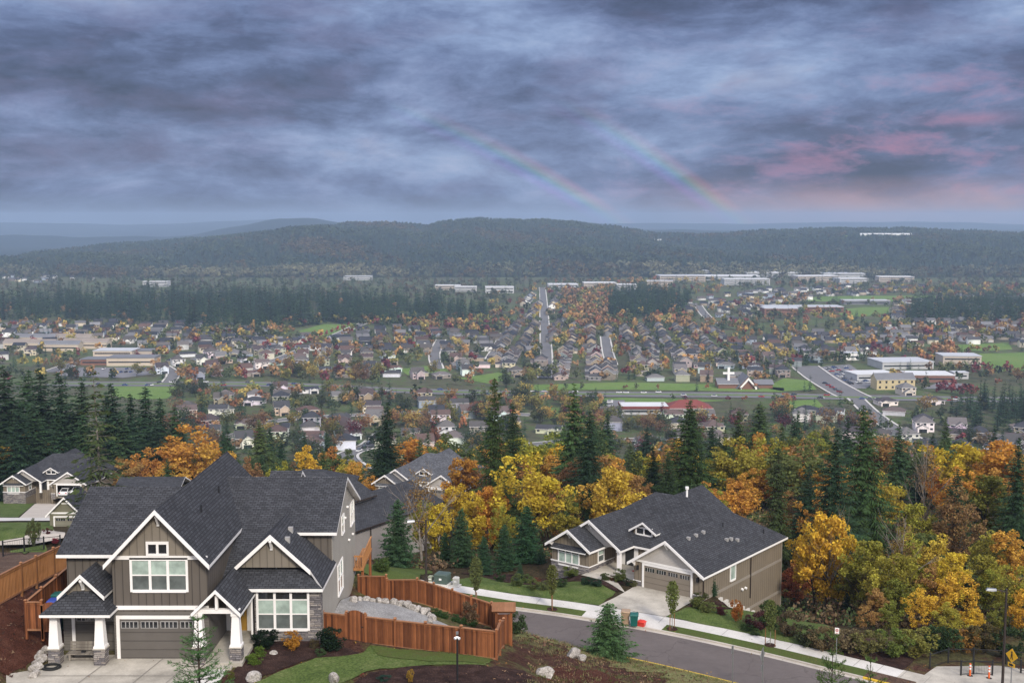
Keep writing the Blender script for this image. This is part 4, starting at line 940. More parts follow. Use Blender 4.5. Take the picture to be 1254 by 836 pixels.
fence('cedar_fence', 'dark cedar fence with small gate enclosing bins left of the big house', bays, CEDAR, CEDAR_T, CEDAR)
def black_fence(name, label, pts, h=1.05, rails=(1.0, .1), pick=.11):
    o = pts[0]; rt = thing(name, label, 'fence', tuple(o)); off = tuple(o)
    for p in pts:
        m = MB(); m.box(p[0] - .05, p[0] + .05, p[1] - .05, p[1] + .05, p[2] - .3, p[2] + h + .08); m.build('post', BLACKM, rt, off)
    for a, b in zip(pts, pts[1:]):
        m = MB(); sbox(m, a, b, 0, 1, rails[0] - .04, rails[0] + .01, -.02, .02); m.build('top_rail', BLACKM, rt, off)
        m = MB(); l = (Vector(a[:2]) - Vector(b[:2])).length; k = int(l / pick)
        sbox(m, a, b, 0, 1, rails[1] - .02, rails[1] + .02, -.012, .012)
        for j in range(1, k): sbox(m, a, b, j / k - .005 / l, j / k + .005 / l, rails[1], rails[0], -.005, .005)
        m.build('wire_infill', BLACKM, rt, off)
def gp(px, v): x, y = G(px, v); return (x, y, gz(x, y))
black_fence('trail_fence', 'black metal fence at the trail entry behind the orange posts', [gp(1138.6, 818), gp(1161, 811), gp(1192, 811), gp(1232, 813), gp(1262, 816)], 1.15, (1.12, .12))
black_fence('trail_fence', 'short black wire fence section in front of the trail plaza', [gp(1176.5, 827), gp(1192, 825.5), gp(1215, 827)], 1.15, (1.12, .12))
black_fence('trail_fence', 'black slatted rail at the right edge behind the yellow sign', [gp(1239, 818), gp(1250, 824), gp(1266, 830)], 1.0, (.95, .3), .2)
black_fence('wire_fence', 'black wire fence beside the bare dirt lot at far left', [gp(4, 682), gp(30, 677), gp(54, 674), gp(74, 672)], 1.3, (1.25, .15), .4)
# ------------------------------------------------------------------ street furniture and small things
def street_lamp(label, x, y, h, ax, ay, col=BRONZE):
    z = gz(x, y); rt = thing('street_lamp', label, 'street lamp', (x, y, z))
    m = MB(); m.tube([(0, 0, -.3), (0, 0, h)], [.11, .075], 10); m.build('pole', col, rt)
    m = MB(); m.tube([(0, 0, -.1), (0, 0, .35)], [.2, .17], 10); m.build('base', col, rt)
    m = MB(); m.tube([(0, 0, h - .25), (ax * .5, ay * .5, h - .12), (ax, ay, h - .1)], .045, 6); m.build('arm', col, rt)
    m = MB(); d = Vector((ax, ay, 0)).normalized(); s = Vector((-d.y, d.x, 0)); c = Vector((ax, ay, h - .1))
    P = lambda a, b, q: tuple(c + d * a + s * b + Vector((0, 0, q)))
    m.hexa([P(-.1, -.14, -.06), P(.6, -.2, -.06), P(.6, .2, -.06), P(-.1, .14, -.06), P(-.1, -.1, .08), P(.5, -.14, .08), P(.5, .14, .08), P(-.1, .1, .08)]); hd = m.build('lamp_head', GREYM, rt)
    m = MB(); m.hexa([P(.05, -.12, -.1), P(.5, -.15, -.1), P(.5, .15, -.1), P(.05, .12, -.1), P(.05, -.12, -.061), P(.5, -.15, -.061), P(.5, .15, -.061), P(.05, .12, -.061)]); m.build('lamp_lens', LAMPM, hd)
street_lamp('bronze street lamp in front of the autumn trees beside the trail plaza', 35.2, 82.0, zat(721, 82) - gz(35.2, 82), -.75, .2)
px_, py_ = G(522, 712); street_lamp('dark street lamp by the green utility cabinet and the firs', px_, py_, zat(636, py_) - gz(px_, py_), -1.1, -.1)
def yard_lamp():
    x, y = -3.02, 63.2; z = gz(x, y); h = zat(776, y) - z; rt = thing('yard_light', 'black post with a small white security light in the front mulch', 'yard light', (x, y, z))
    m = MB(); m.tube([(0, 0, -.2), (0, 0, h)], .055, 8); m.build('post', BLACKM, rt)
    m = MB(); m.box(-.07, .07, -.05, .05, h, h + .14); m.build('cap', GREYM, rt)
    for s in (-1, 1):
        m = MB(); m.tube([(0, -.05, h - .12), (s * .13, -.16, h - .2)], [.04, .09], 8); hd = m.build('lamp_head', WHITE, rt)
        m = MB(); m.tube([(s * .131, -.161, h - .201), (s * .14, -.17, h - .206)], [.07, .07], 8); m.build('lens', LAMPM, hd)
yard_lamp()
RED = plain('red_paint', (.5, .03, .02), .5, .3, .05); SIGNW = plain('white_sign_face', (.75, .74, .72), .4, .4, .03); SIGNY = plain('yellow_sign_face', (.75, .42, .02), .4, .4, .03)
ORNG = plain('orange_plastic', (.7, .13, .03), .5, .3, .05)
def diamond(m, cy, zc, r, th):
    m.prism([(-r, zc), (0, zc - r), (r, zc), (0, zc + r)], 'y', cy - th, cy)
def signs():
    for px, v, sh, lab in ((899, 790, 0, 'plain grey sign post carrying a narrow plate, back to the viewer'), (936, 792.5, 1, 'grey sign post with a diamond plate turned away from the viewer')):
        y = 81.6 if sh else 82.4; x = onl(px, (0, y), (60, y))[0]; z = gz(x, y); h = zat(v, y) - z
        rt = thing('road_sign', lab, 'sign', (x, y, z), R(58))
        m = MB(); m.box(-.03, .03, -.03, .03, -.3, h); m.build('post', GREYM, rt)
        m = MB()
        if sh: diamond(m, .06, h - .55, .52, .012)
        else: m.box(-.16, .16, .045, .06, h - .55, h - .02)
        m.build('plate', GREYM, rt)
        if sh:
            m = MB(); m.box(-.22, .22, .045, .06, h - 1.75, h - 1.25); m.build('plate', GREYM, rt)
    x, y = G(1024, 806); z = gz(x, y); h = zat(768, y) - z; rt = thing('no_parking_sign', 'small white no parking sign on a grey post by the yellow kerb', 'sign', (x, y, z), R(-14))
    m = MB(); m.box(-.03, .03, -.03, .03, -.3, h); m.build('post', GREYM, rt)
    m = MB(); m.box(-.16, .16, -.05, -.035, h - .48, h); p = m.build('plate', SIGNW, rt)
    m = MB(); n = 14
    for i in range(n):
        a, b = 2 * math.pi * i / n, 2 * math.pi * (i + 1) / n
        m.hexa([(q * math.cos(t), yy, h - .2 + q * math.sin(t)) for yy in (-.056, -.051) for q, t in ((.085, a), (.12, a), (.12, b), (.085, b))])
    m.hexa([(-.075, -.056, h - .115), (-.055, -.056, h - .1), (.075, -.056, h - .285), (.055, -.056, h - .3), (-.075, -.051, h - .115), (-.055, -.051, h - .1), (.075, -.051, h - .285), (.055, -.051, h - .3)]); m.build('prohibition_ring', RED, p)
    m = MB(); m.hexa([(-.04, -.0545, h - .29), (-.015, -.0545, h - .29), (-.015, -.0545, h - .11), (-.04, -.0545, h - .11), (-.04, -.0505, h - .29), (-.015, -.0505, h - .29), (-.015, -.0505, h - .11), (-.04, -.0505, h - .11)])
    m.box(-.0149, .035, -.0545, -.0505, h - .205, h - .185); m.box(-.0149, .035, -.0545, -.0505, h - .13, h - .11); m.box(.0351, .055, -.0545, -.0505, h - .205, h - .11); m.build('letter', BLACKM, p)
    m = MB(); m.box(-.1, .1, -.056, -.051, h - .44, h - .41); m.build('arrow', RED, p)
    y = 83.5; x = onl(1243, (0, y), (60, y))[0]; z = gz(x, y); h = zat(794, y) - z
    rt = thing('warning_sign', 'yellow diamond pedestrian sign with a small plaque at right edge', 'sign', (x, y, z), R(-62))
    m = MB(); m.box(-.03, .03, -.03, .03, -.3, h); m.build('post', GREYM, rt)
    m = MB(); diamond(m, -.035, h - .5, .53, .015); p = m.build('plate', SIGNY, rt)
    m = MB(); m.prism([(-.06, h - .3), (.06, h - .3), (.06, h - .2), (0, h - .16), (-.06, h - .2)], 'y', -.056, -.051); m.prism([(-.08, h - .52), (.08, h - .52), (.05, h - .31), (-.05, h - .31)], 'y', -.056, -.051)
    m.prism([(-.1, h - .78), (-.04, h - .78), (.0, h - .53), (-.07, h - .53)], 'y', -.056, -.051); m.prism([(.06, h - .78), (.12, h - .78), (.07, h - .53), (.001, h - .53)], 'y', -.056, -.051); m.build('pedestrian_symbol', BLACKM, p)
    m = MB(); m.box(-.3, .3, -.05, -.035, h - 1.35, h - 1.05); p = m.build('plaque', SIGNY, rt)
    m = MB(); m.prism([(-.2, h - 1.28), (.0, h - 1.28), (.0, h - 1.32), (.2, h - 1.2), (.0, h - 1.08), (.0, h - 1.12), (-.2, h - 1.12)], 'y', -.056, -.051); m.build('arrow_symbol', BLACKM, p)
    x, y = G(289, 812); z = gz(x, y); rt = thing('yard_sign', 'small round white security sign on a stake by the porch pier', 'sign', (x, y, z), R(-15))
    m = MB(); m.hexa([(-.02, -.02, -.1), (.02, -.02, -.1), (.02, .02, -.1), (-.02, .02, -.1), (-.2, -.02, .55), (-.16, -.02, .55), (-.16, .02, .55), (-.2, .02, .55)]); m.build('stake', WHITE, rt)
    m = MB(); m.tube([(-.19, -.03, .66), (-.19, -.05, .66)], .17, 12); p = m.build('plate', SIGNW, rt)
    m = MB(); m.box(-.28, -.1, -.056, -.051, .62, .71); m.build('emblem', BLACKM, p)
signs()
def bollard(px, v, lab):
    x, y = G(px, v); z = gz(x, y); rt = thing('bollard', lab, 'bollard', (x, y, z))
    m = MB(); m.tube([(0, 0, 0), (0, 0, .06)], [.24, .22], 10); m.build('rubber_base', RUBBER, rt)
    m = MB(); m.tube([(0, 0, .06), (0, 0, 1.0)], [.075, .07], 10); p = m.build('post', ORNG, rt)
    for q in (.55, .78):
        m = MB(); m.tube([(0, 0, q), (0, 0, q + .14)], .079, 10); m.build('reflective_band', SIGNW, p)
bollard(1187.7, 827.5, 'orange tubular bollard with white bands, left of the two by the trail'); bollard(1211, 830.5, 'orange tubular bollard with white bands, right of the two by the trail')
# bins at the kerb
BINT = plain('tan_plastic', (.33, .23, .15), .5, .3, .08); BING = plain('teal_green_plastic', (.012, .1, .085), .45, .3, .08); BINR = plain('red_plastic', (.6, .045, .03), .4, .35, .05); BLUEP = plain('blue_plastic', (.03, .06, .3), .5)
def bin_(px, v, mat, lab, h=1.1, w=.33, rz=0):
    x, y = G(px, v); rt = thing('wheelie_bin', lab, 'bin', (x, y, gz(x, y)), rz)
    m = MB(); m.taper(0, 0, .06, h - .1, w * .78, w * .8, w, w * 1.15); m.taper(0, 0, h - .16, h - .1, w * 1.06, w * 1.2, w * 1.06, w * 1.2); b = m.build('body', mat, rt)
    m = MB(); m.taper(0, -.02, h - .1, h, w * 1.08, w * 1.25, w * .9, w * 1.05); m.build('lid', mat, rt)
    m = MB(); m.tube([(-w, w * 1.25, h - .2), (w, w * 1.25, h - .2)], .03, 6); m.build('handle', mat, rt)
    for s in (-1, 1):
        m = MB(); m.tube([(s * w * .7, w * .8, .12), (s * w * .9, w * .8, .12)], .12, 10); m.build('wheel', RUBBER, rt)
bin_(766, 763.5, BINT, 'tan wheelie bin at the kerb, tallest of the three containers', 1.2, .36, R(-10)); bin_(776.5, 766, BING, 'teal green wheelie bin at the kerb between tan and red', 1.08, .34, R(-8))
def redbin():
    x, y = G(785.5, 766); rt = thing('recycling_tub', 'low red recycling tub on the apron beside the teal bin', 'tub', (x, y, gz(x, y)), R(-30))
    m = MB(); m.taper(0, 0, 0, .36, .27, .2, .33, .26); m.taper(0, 0, .36, .4, .36, .29, .36, .29); m.build('tub', BINR, rt)
    m = MB(); m.taper(0, 0, .4, .52, .34, .27, .2, .15); m.build('contents', BINR, rt)
redbin()
bx = at(69, 731, 72.5); 
def behind(px, v, Y, mat, lab, h):
    p = at(px, v, Y); z = gz(p[0], Y); rt = thing('wheelie_bin', lab, 'bin', (p[0], Y, z)); H = p[2] - z
    m = MB(); m.taper(0, 0, 0, H - .1, .26, .28, .33, .36); m.build('body', mat, rt); m = MB(); m.taper(0, 0, H - .1, H, .36, .4, .3, .33); m.build('lid', mat, rt)
behind(71, 725.5, 73.6, BING, 'bin with a teal lid behind the dark cedar fence', 1); behind(66, 733, 72.2, BLUEP, 'blue lidded bin behind the dark cedar fence left of the porch', 1)
# utility cabinets
def cabinet(px, v, w, d, h, mat, lab, lid=True):
    x, y = G(px, v); rt = thing('utility_cabinet', lab, 'utility box', (x, y, gz(x, y)), R(-20))
    m = MB(); m.box(-w - .15, w + .15, -d - .15, d + .15, -.3, .1); m.build('plinth', WALK, rt)
    m = MB(); m.box(-w, w, -d, d, .1, h - .12); m.build('body', mat, rt)
    if lid: m = MB(); m.taper(0, 0, h - .12, h, w + .03, d + .03, w - .06, d - .06); m.build('lid', mat, rt)
    m = MB(); m.box(-.12, .12, -d - .03, -d - .002, h * .45, h * .62); m.build('warning_plate', SIGNW, rt)
cabinet(542, 714, .62, .55, 1.0, plain('green_cabinet_paint', (.07, .1, .085), .5), 'green electrical transformer cabinet on a concrete pad beside the street')
cabinet(558.5, 717, .24, .22, .85, plain('beige_cabinet_paint', (.5, .49, .45), .6), 'slim pale utility box right of the green transformer')
cabinet(527.5, 712, .2, .2, .6, plain('sage_cabinet_paint', (.25, .27, .2), .6), 'short sage utility pedestal left of the green transformer')
# bench, hose, pots, picnic bench
WGREY = boards('weathered_bench_boards', (.16, .14, .12), (.25, .225, .19), .1)
def bench():
    rt = thing('storage_bench', 'weathered grey wooden bench with backrest between the porch columns', 'bench', (-25.75, 68.9, 103.7))
    m = MB(); m.box(-.95, .95, -.32, .25, .36, .42); m.build('seat', WGREY, rt)
    for i in range(3):
        m = MB(); m.box(-.9, .9, .27 + i * .03, .31 + i * .03, .45 + i * .18, .61 + i * .18); m.build('back_slat', WGREY, rt)
    for s in (-.75, .75):
        m = MB(); m.box(s - .06, s + .06, -.3, .3, .0, .36); m.build('leg', WGREY, rt)
    m = MB(); m.box(-.68, .68, -.27, -.22, .05, .15); m.build('stretcher', WGREY, rt)
    m = MB(); m.box(-.12, .12, -.1, .08, .421, .52); m.box(-.06, .06, -.13, -.1, .43, .48); m2 = m.build('cushion', BLACKM, rt)
bench()
def hose():
    x, y = G(63, 818); m = MB()
    for k, r in enumerate((.5, .42, .33, .46, .38)):
        P = [(r * math.cos(t * math.pi / 10) * 1.1, r * math.sin(t * math.pi / 10), .04 + .05 * (k // 2) + .01 * math.sin(t)) for t in range(21)]; m.tube(P, .035, 5)
    o = m.build('hose_coil', RUBBER, None); o.location = (x, y, 103.7); tag(o, 'coiled black garden hose on the driveway corner', 'hose')
hose()
REDW = plain('red_stained_wood', (.22, .035, .025))
def picnic():
    p = rl(-8.6, 3.4); rt = thing('porch_bench', 'small red wooden table bench on the porch beside the garage', 'bench', (p[0], p[1], 96.32), RA)
    m = MB(); m.box(-.6, .6, -.3, .3, .66, .72); m.build('tabletop', REDW, rt)
    for s in (-.55, .55):
        m = MB(); m.box(-.6, .6, s - .12, s + .12, .38, .43); m.build('seat', REDW, rt)
    for s in (-.45, .45):
        m = MB(); m.box(s - .05, s + .05, -.6, .6, .3, .38); m.box(s - .05, s + .05, -.2, .2, 0, .3); m.box(s - .05, s + .05, -.05, .05, .381, .66); m.build('leg', REDW, rt)
picnic()
# ------------------------------------------------------------------ rocks
def rockmesh(seed, n=2):
    bm = bmesh.new(); bmesh.ops.create_icosphere(bm, subdivisions=n + 1, radius=1.0); r = random.Random(seed)
    pl = [(Vector((r.gauss(0, 1), r.gauss(0, 1), r.gauss(0, .8))).normalized(), r.uniform(.55, .9)) for _ in range(11)]
    for v in bm.verts:
        for nn, dd in pl:
            k = v.co.dot(nn) - dd
            if k > 0: v.co -= nn * k
        v.co *= 1 + r.uniform(-.03, .03)
    me = bpy.data.meshes.new('rock'); bm.to_mesh(me); bm.free(); me.materials.append(ROCK); return me
RM = [rockmesh(i) for i in range(6)]
def rock(px, v, w, lab, i=0, flat=.75, group=None, name='boulder', xy=None):
    x, y = xy or G(px, v); o = bpy.data.objects.new(name, RM[i % 6]); COL.objects.link(o); z = gz(x, y)
    o.location = (x, y, z + w * flat * .55); o.scale = (w, w * .8, w * flat); o.rotation_euler = (rnd.uniform(-.2, .2), rnd.uniform(-.2, .2), rnd.uniform(0, 6)); return tag(o, lab, 'rock', group)
rock(311, 833, .5, 'pale grey boulder in the dark mulch near the front walk', 1); rock(409, 836, .42, 'small white boulder on the lawn edge, bottom centre of the photo', 2, 1.0)
rock(668, 829, .62, 'pale boulder alone low on the reddish mulch slope', 3); rock(702, 805, .6, 'larger pale boulder of the pair left of the young fir', 4); rock(713, 808, .42, 'smaller pale boulder of the pair left of the young fir', 5)
rock(335, 801, .3, 'low brown stone among shrubs under the front window', 0, .6)
pts = [(433, 737), (441, 736), (449, 736), (456, 737), (464, 738), (471, 739), (483, 740), (492, 742), (499, 744), (506, 747), (513, 749), (520, 752), (526, 755), (530, 759), (527, 763)]
order = ['first', 'second', 'third', 'fourth', 'fifth', 'sixth', 'seventh', 'eighth', 'ninth', 'tenth', 'eleventh', 'twelfth', 'thirteenth', 'fourteenth', 'fifteenth', 'sixteenth', 'seventeenth', 'eighteenth', 'nineteenth', 'twentieth']
for i, (a, b) in enumerate(pts): rock(a, b, rnd.uniform(.3, .5), f'pale edging rock of the gravel yard, {order[i]} counting from the house wall', i, rnd.uniform(.6, .9), 'rocks edging the gravel yard', 'edging_rock')
pts = [(57, 799), (52, 803), (48, 807), (55, 808), (50, 812), (45, 814), (47, 819), (42, 821), (44, 826), (41, 829)]
for i, (a, b) in enumerate(pts): rock(a, b, rnd.uniform(.3, .42), f'grey rock in the small wall beside the porch pier, {order[i]} from the top', i, .75, 'rocks of the small wall by the driveway', 'wall_rock')
# concrete steps of the footing along the tall right wall
for i in range(8):
    p = rl(.0, 3.6 + i * 1.1); m = MB(); z = gz(*p); zz_ = 95.6 - i * .5
    m.box(-.12, .12, -.5, .5, -1.5, 0); o = m.build('footing_step', WALK); o.location = (p[0] - .27, p[1] + .2, zz_); o.rotation_euler = (0, 0, RA); tag(o, f'pale concrete footing step along the tall side wall, {order[i]} going downhill', 'footing step', 'footing steps along the tall side wall')
# ------------------------------------------------------------------ cars
def car_proto(col, lab, loc, rz, suv=False):
    rt = thing('parked_car', lab, 'car', loc, rz); hb = .78 if not suv else .95; hr = 1.42 if not suv else 1.7
    prof_ = [(-2.15, .3), (2.15, .3), (2.2, .6), (2.05, hb - .06), (1.0, hb + .06), (.35, hr - .03), (-1.0, hr), (-1.75, hb + .12), (-2.15, hb), (-2.2, .55)]
    m = MB(); n = len(prof_); W = [.82, .82, .85, .82, .78, .62, .62, .76, .82, .85]
    L = [(x, -w_, z) for (x, z), w_ in zip(prof_, W)]; Rr = [(x, w_, z) for (x, z), w_ in zip(prof_, W)]
    m.poly(L); m.poly(Rr[::-1])
    for i in range(n): j = (i + 1) % n; m.poly([L[i], Rr[i], Rr[j], L[j]])
    b = m.build('body', CARP, rt); b.color = (*col, 1)
    g = MB()
    for s in (-1, 1):
        y0, y1 = s * .79, s * .635
        g.poly([(.92, y0, hb + .08), (-1.6, y0, hb + .12), (-1.0, y1, hr - .08), (.33, y1, hr - .1)])
    g.poly([(.96, -.7, hb + .1), (.96, .7, hb + .1), (.4, .56, hr - .07), (.4, -.56, hr - .07)]); g.poly([(-1.72, -.66, hb + .17), (-1.72, .66, hb + .17), (-1.07, .56, hr - .05), (-1.07, -.56, hr - .05)])
    g.build('windows', PANE_D, rt, fix=False)
    for x in (-1.35, 1.35):
        for s in (-1, 1):
            m = MB(); m.tube([(x, s * .66, .32), (x, s * .87, .32)], .32, 12); w_ = m.build('wheel', RUBBER, rt); m = MB(); m.tube([(x, s * .871, .32), (x, s * .885, .32)], .2, 8); m.build('rim', GREYM, w_)
    for s in (-1, 1):
        m = MB(); m.box(-2.21, -2.17, s * .62 - .14, s * .62 + .14, .62, .78); m.build('tail_light', RED, rt)
        m = MB(); m.box(2.16, 2.2, s * .6 - .15, s * .6 + .15, .58, .7); m.build('headlight', LAMPM, rt)
    return rt
hl = HOUSE_UL.location; ha = HOUSE_UL.rotation_euler[2]
def hpt(lx, ly): return (hl.x + lx * math.cos(ha) - ly * math.sin(ha), hl.y + lx * math.sin(ha) + ly * math.cos(ha), hl.z + .02)
car_proto((.75, .75, .75), 'white car in the open garage, left of the two', hpt(-5.1, 2.2), ha + R(90)); car_proto((.72, .73, .75), 'white car in the open garage, right of the two', hpt(-2.8, 2.3), ha + R(90), True)
# ------------------------------------------------------------------ trees
def npmesh(name, V, Fq, mats, midx=None, tint=None):
    """quads/tris from numpy arrays: V (n,3), Fq list of arrays (m,3) or (m,4)"""
    me = bpy.data.meshes.new(name); me.vertices.add(len(V)); me.vertices.foreach_set('co', np.asarray(V, np.float32).ravel())
    lv = np.concatenate([f.ravel() for f in Fq]).astype(np.int32); lt = np.concatenate([np.full(len(f), f.shape[1]) for f in Fq]).astype(np.int32)
    me.loops.add(len(lv)); me.loops.foreach_set('vertex_index', lv); me.polygons.add(len(lt))
    me.polygons.foreach_set('loop_start', (np.cumsum(lt) - lt).astype(np.int32)); me.polygons.foreach_set('loop_total', lt)
    for m in mats: me.materials.append(m)
    if midx is not None: me.polygons.foreach_set('material_index', np.asarray(midx, np.int32))
    if tint is not None:
        a = me.color_attributes.new('tint', 'FLOAT_COLOR', 'POINT'); a.data.foreach_set('color', np.concatenate([tint, np.ones((len(tint), 1))], 1).astype(np.float32).ravel())
    me.update(calc_edges=True); return me
def quads_mesh(name, C, U, Wd, mats):
    """kites: centre C, half long axis U, half cross axis W"""
    n = len(C); V = np.empty((n, 4, 3)); V[:, 0] = C - U; V[:, 1] = C + Wd * 1.0 - U * .1; V[:, 2] = C + U; V[:, 3] = C - Wd - U * .1
    return npmesh(name, V.reshape(-1, 3), [np.arange(n * 4).reshape(n, 4)], mats)
def fir(seed, h, r, step, nb, cstep, wid, base=.06, droop=.25, gappy=0.0, dead=0.0):
    """trunk mesh and needle mesh of a conifer of height h"""
    g = np.random.default_rng(seed); m = MB()
    bend = g.normal(0, .012 * h, 2)
    ax = lambda t: np.array([bend[0] * t * t, bend[1] * t * t, h * t])
    ts = np.linspace(0, 1, 8); m.tube([ax(t) for t in ts], [max(.02, h * .0135 * (1 - t * .97)) for t in ts], 7)
    C, U, W = [], [], []; z = base * h; lop = g.uniform(0, 6.28)
    while z < h * .995:
        t = z / h; L = r * (1 - t) ** .72 * (1 - .55 * max(0, .16 - t) / .16) + .18
        k = max(3, int(nb * (.6 + .4 * (1 - t)))); ph = g.uniform(0, 6.28)
        for i in range(k):
            if g.random() < gappy: continue
            a = ph + i * 6.283 / k + g.normal(0, .18); l = L * g.uniform(.62, 1.15) * (1 + .12 * math.cos(a - lop)); d = np.array([math.cos(a), math.sin(a), 0]); s = np.array([-d[1], d[0], 0])
            up = .55 - 1.0 * (1 - t) if t > .5 else -.05; o = ax(t); o[2] += g.normal(0, step * .3)
            isdead = g.random() < dead
            if l > .8 and not isdead: m.tube([o, o + d * l * .5 + np.array([0, 0, l * .5 * (up * .3)])], [.03 + .012 * l, .012], 3, cap=False)
            elif isdead: m.tube([o, o + d * l * .6 + np.array([0, 0, -.1 * l])], [.03, .01], 3, cap=False)
            if isdead: continue
            q = cstep * .4
            while q < l:
                f = q / l; zc = l * (up * .28 * f - droop * f * f + .10 * f ** 4) + (.12 * l * f if t > .7 else 0)
                p = o + d * q + np.array([0, 0, zc]); sp = (1 - f) * .36 * l + .16
                for sg in (-1, 1):
                    ln = sp * g.uniform(.7, 1.2); u = (d * .75 + s * sg * 1.0) / 1.25; u = u + np.array([0, 0, -.34 - .25 * g.random()])
                    C.append(p + u * ln * .5); U.append(u * ln * .55); W.append(np.array([-u[1] * .75, u[0] * .75, .28 * g.normal()]) * wid * g.uniform(.75, 1.3) * (.5 + .5 * (1 - f) + .2))
                if g.random() < .6:
                    C.append(p + np.array([0, 0, .02 - .12 * g.random()])); U.append(d * cstep * .9 + np.array([0, 0, -.06])); W.append(s * wid * .9 + np.array([0, 0, g.normal() * .1]))
                q += cstep * g.uniform(.8, 1.2)
        z += step * g.uniform(.75, 1.25)
    C.append(ax(1.0) - np.array([0, 0, .25])); U.append(np.array([0, 0, .35])); W.append(np.array([.1, 0, 0]))
    return m, quads_mesh('foliage', np.array(C), np.array(U), np.array(W), [NEEDLE])
def sapling(seed, h=5.6):
    """young open fir: whorls of rising branches with needled twigs"""
    g = np.random.default_rng(seed); m = MB(); C, U, W = [], [], []; m.tube([(0, 0, 0), (.02, .02, h * .5), (0, 0, h)], [.07, .045, .008], 6)
    def needles(p, q):
        d = q - p; l = np.linalg.norm(d); d = d / l; n = max(2, int(l / .05)); s = np.cross(d, [0, 0, 1.0]); s /= max(.1, np.linalg.norm(s)); v = np.cross(s, d)
        for i in range(n):
            o = p + d * l * (i + .5) / n
            for a in g.uniform(0, 6.28, 3):
                w = s * math.cos(a) + v * math.sin(a); u = (d * .75 + w * .8); u /= np.linalg.norm(u); C.append(o + u * .05); U.append(u * .062); W.append(np.cross(u, w + d * .2) * .024)
    needles(np.array([0, 0, h * .8]), np.array([0, 0, h]))
    z = .3
    while z < h * .97:
        t = z / h; L = 1.75 * (1 - t) ** .8 + .16; ph = g.uniform(0, 6.28); k = 6 if t < .8 else 4
        for i in range(k):
            if g.random() < .1: continue
            a = ph + 6.283 * i / k + g.normal(0, .2); l = L * g.uniform(.7, 1.15); el = g.uniform(.15, .5) + .35 * t; d = np.array([math.cos(a) * math.cos(el), math.sin(a) * math.cos(el), math.sin(el)]); o = np.array([0, 0, z + g.normal(0, .06)]); e_ = o + d * l
            mid = o + d * l * .5 - np.array([0, 0, .06 * l]); m.tube([o, mid, e_], [.022, .014, .004], 4, cap=False); needles(o + d * l * .3, mid); needles(mid, e_); s = np.array([-math.sin(a), math.cos(a), 0]); q = .3
            while q < .95:
                for sg in (-1, 1):
                    tl = (1 - q) * l * .55 + .1; u = d * .8 + s * sg * .75; u /= np.linalg.norm(u); b0 = o + d * l * q - np.array([0, 0, .06 * l * (1 - abs(q - .5) * 2)]); needles(b0, b0 + u * tl * g.uniform(.7, 1.2))
                q += .16 / max(.5, l) * g.uniform(.8, 1.2) + .06
        z += g.uniform(.38, .6)
    return m, quads_mesh('foliage', np.array(C), np.array(U), np.array(W), [NEEDLE])
def meshof(m, name, mat):
    o = m.build(name, mat, None); me = o.data; bpy.data.objects.remove(o); return me
def broad(seed, h, r, nleaf, ls, cz=.58, vz=.46, fork=.3, sparse=0.0, up=.8, lumps=26, trad=1.0, crs=1.0):
    """broadleaf: forked limbs and leaf clumps gathered at the limb ends"""
    g = np.random.default_rng(seed); m = MB(); tips = []
    def limb(p, d, l, rad, lev):
        pts = [p]; n = 4; q = p.copy()
        for i in range(n):
            d = d + g.normal(0, .13, 3) + np.array([0, 0, .05]); d /= np.linalg.norm(d); q = q + d * l / n; pts.append(q.copy())
        m.tube(pts, [max(.012, rad * (1 - .55 * i / n)) for i in range(n + 1)], 6 if lev < 2 else 4, cap=False)
        if lev >= 3: tips.append(q); return
        tips.append(pts[3])
        for i in range(3 if lev else 5):
            a = g.uniform(0, 6.28); b = d * up + np.array([math.cos(a), math.sin(a), .12]) * g.uniform(.55, 1.0); b /= np.linalg.norm(b)
            limb(pts[g.integers(2, 5)], b, l * g.uniform(.55, .8), rad * .5, lev + 1)
    limb(np.zeros(3), np.array([g.normal(0, .04), g.normal(0, .04), 1.0]), h * (fork + .12), (h * .014 + .03) * trad, 0)
    T = np.array(tips); T = T[T[:, 2] > h * (cz - vz) * .9]
    # leaf clumps: some at twig ends, some on the shell of an uneven crown
    cen = []
    for i in range(lumps):
        v = g.normal(0, 1, 3); v /= np.linalg.norm(v); k = g.uniform(.45, 1.0) ** .5
        cen.append(np.array([v[0] * r * k, v[1] * r * k, h * (cz + v[2] * vz * k * (1 if v[2] > 0 else .8))]))
    cen = np.array(cen + [T[g.integers(0, len(T))] for _ in range(lumps)]) if len(T) else np.array(cen)
    sc = np.max(np.abs(cen[:, :2])) / r
    if sc > 1.15: cen[:, :2] *= 1.15 / sc
    cen[:, 2] = np.minimum(cen[:, 2], h * .97)
    keep = g.random(len(cen)) > sparse; cen = cen[keep]
    cr = r * g.uniform(.13, .36, len(cen)) * crs; wgt = cr ** 2; wgt /= wgt.sum()
    idx = g.choice(len(cen), nleaf, p=wgt); v = g.normal(0, 1, (nleaf, 3)); v /= np.linalg.norm(v, axis=1)[:, None]
    C = cen[idx] + v * (cr[idx] * g.uniform(.15, 1, nleaf) ** .45)[:, None] * np.array([1, 1, .75])
    U = g.normal(0, 1, (nleaf, 3)); U[:, 2] *= .6; U /= np.linalg.norm(U, axis=1)[:, None]
    B = g.normal(0, 1, (nleaf, 3)); W = np.cross(U, B); W /= np.linalg.norm(W, axis=1)[:, None]
    s = (ls * g.uniform(.6, 1.35, nleaf))[:, None]
    return m, quads_mesh('foliage', C, U * s * .6, W * s * .42, [LEAF])
FIRS = {}; MAPLES = {}
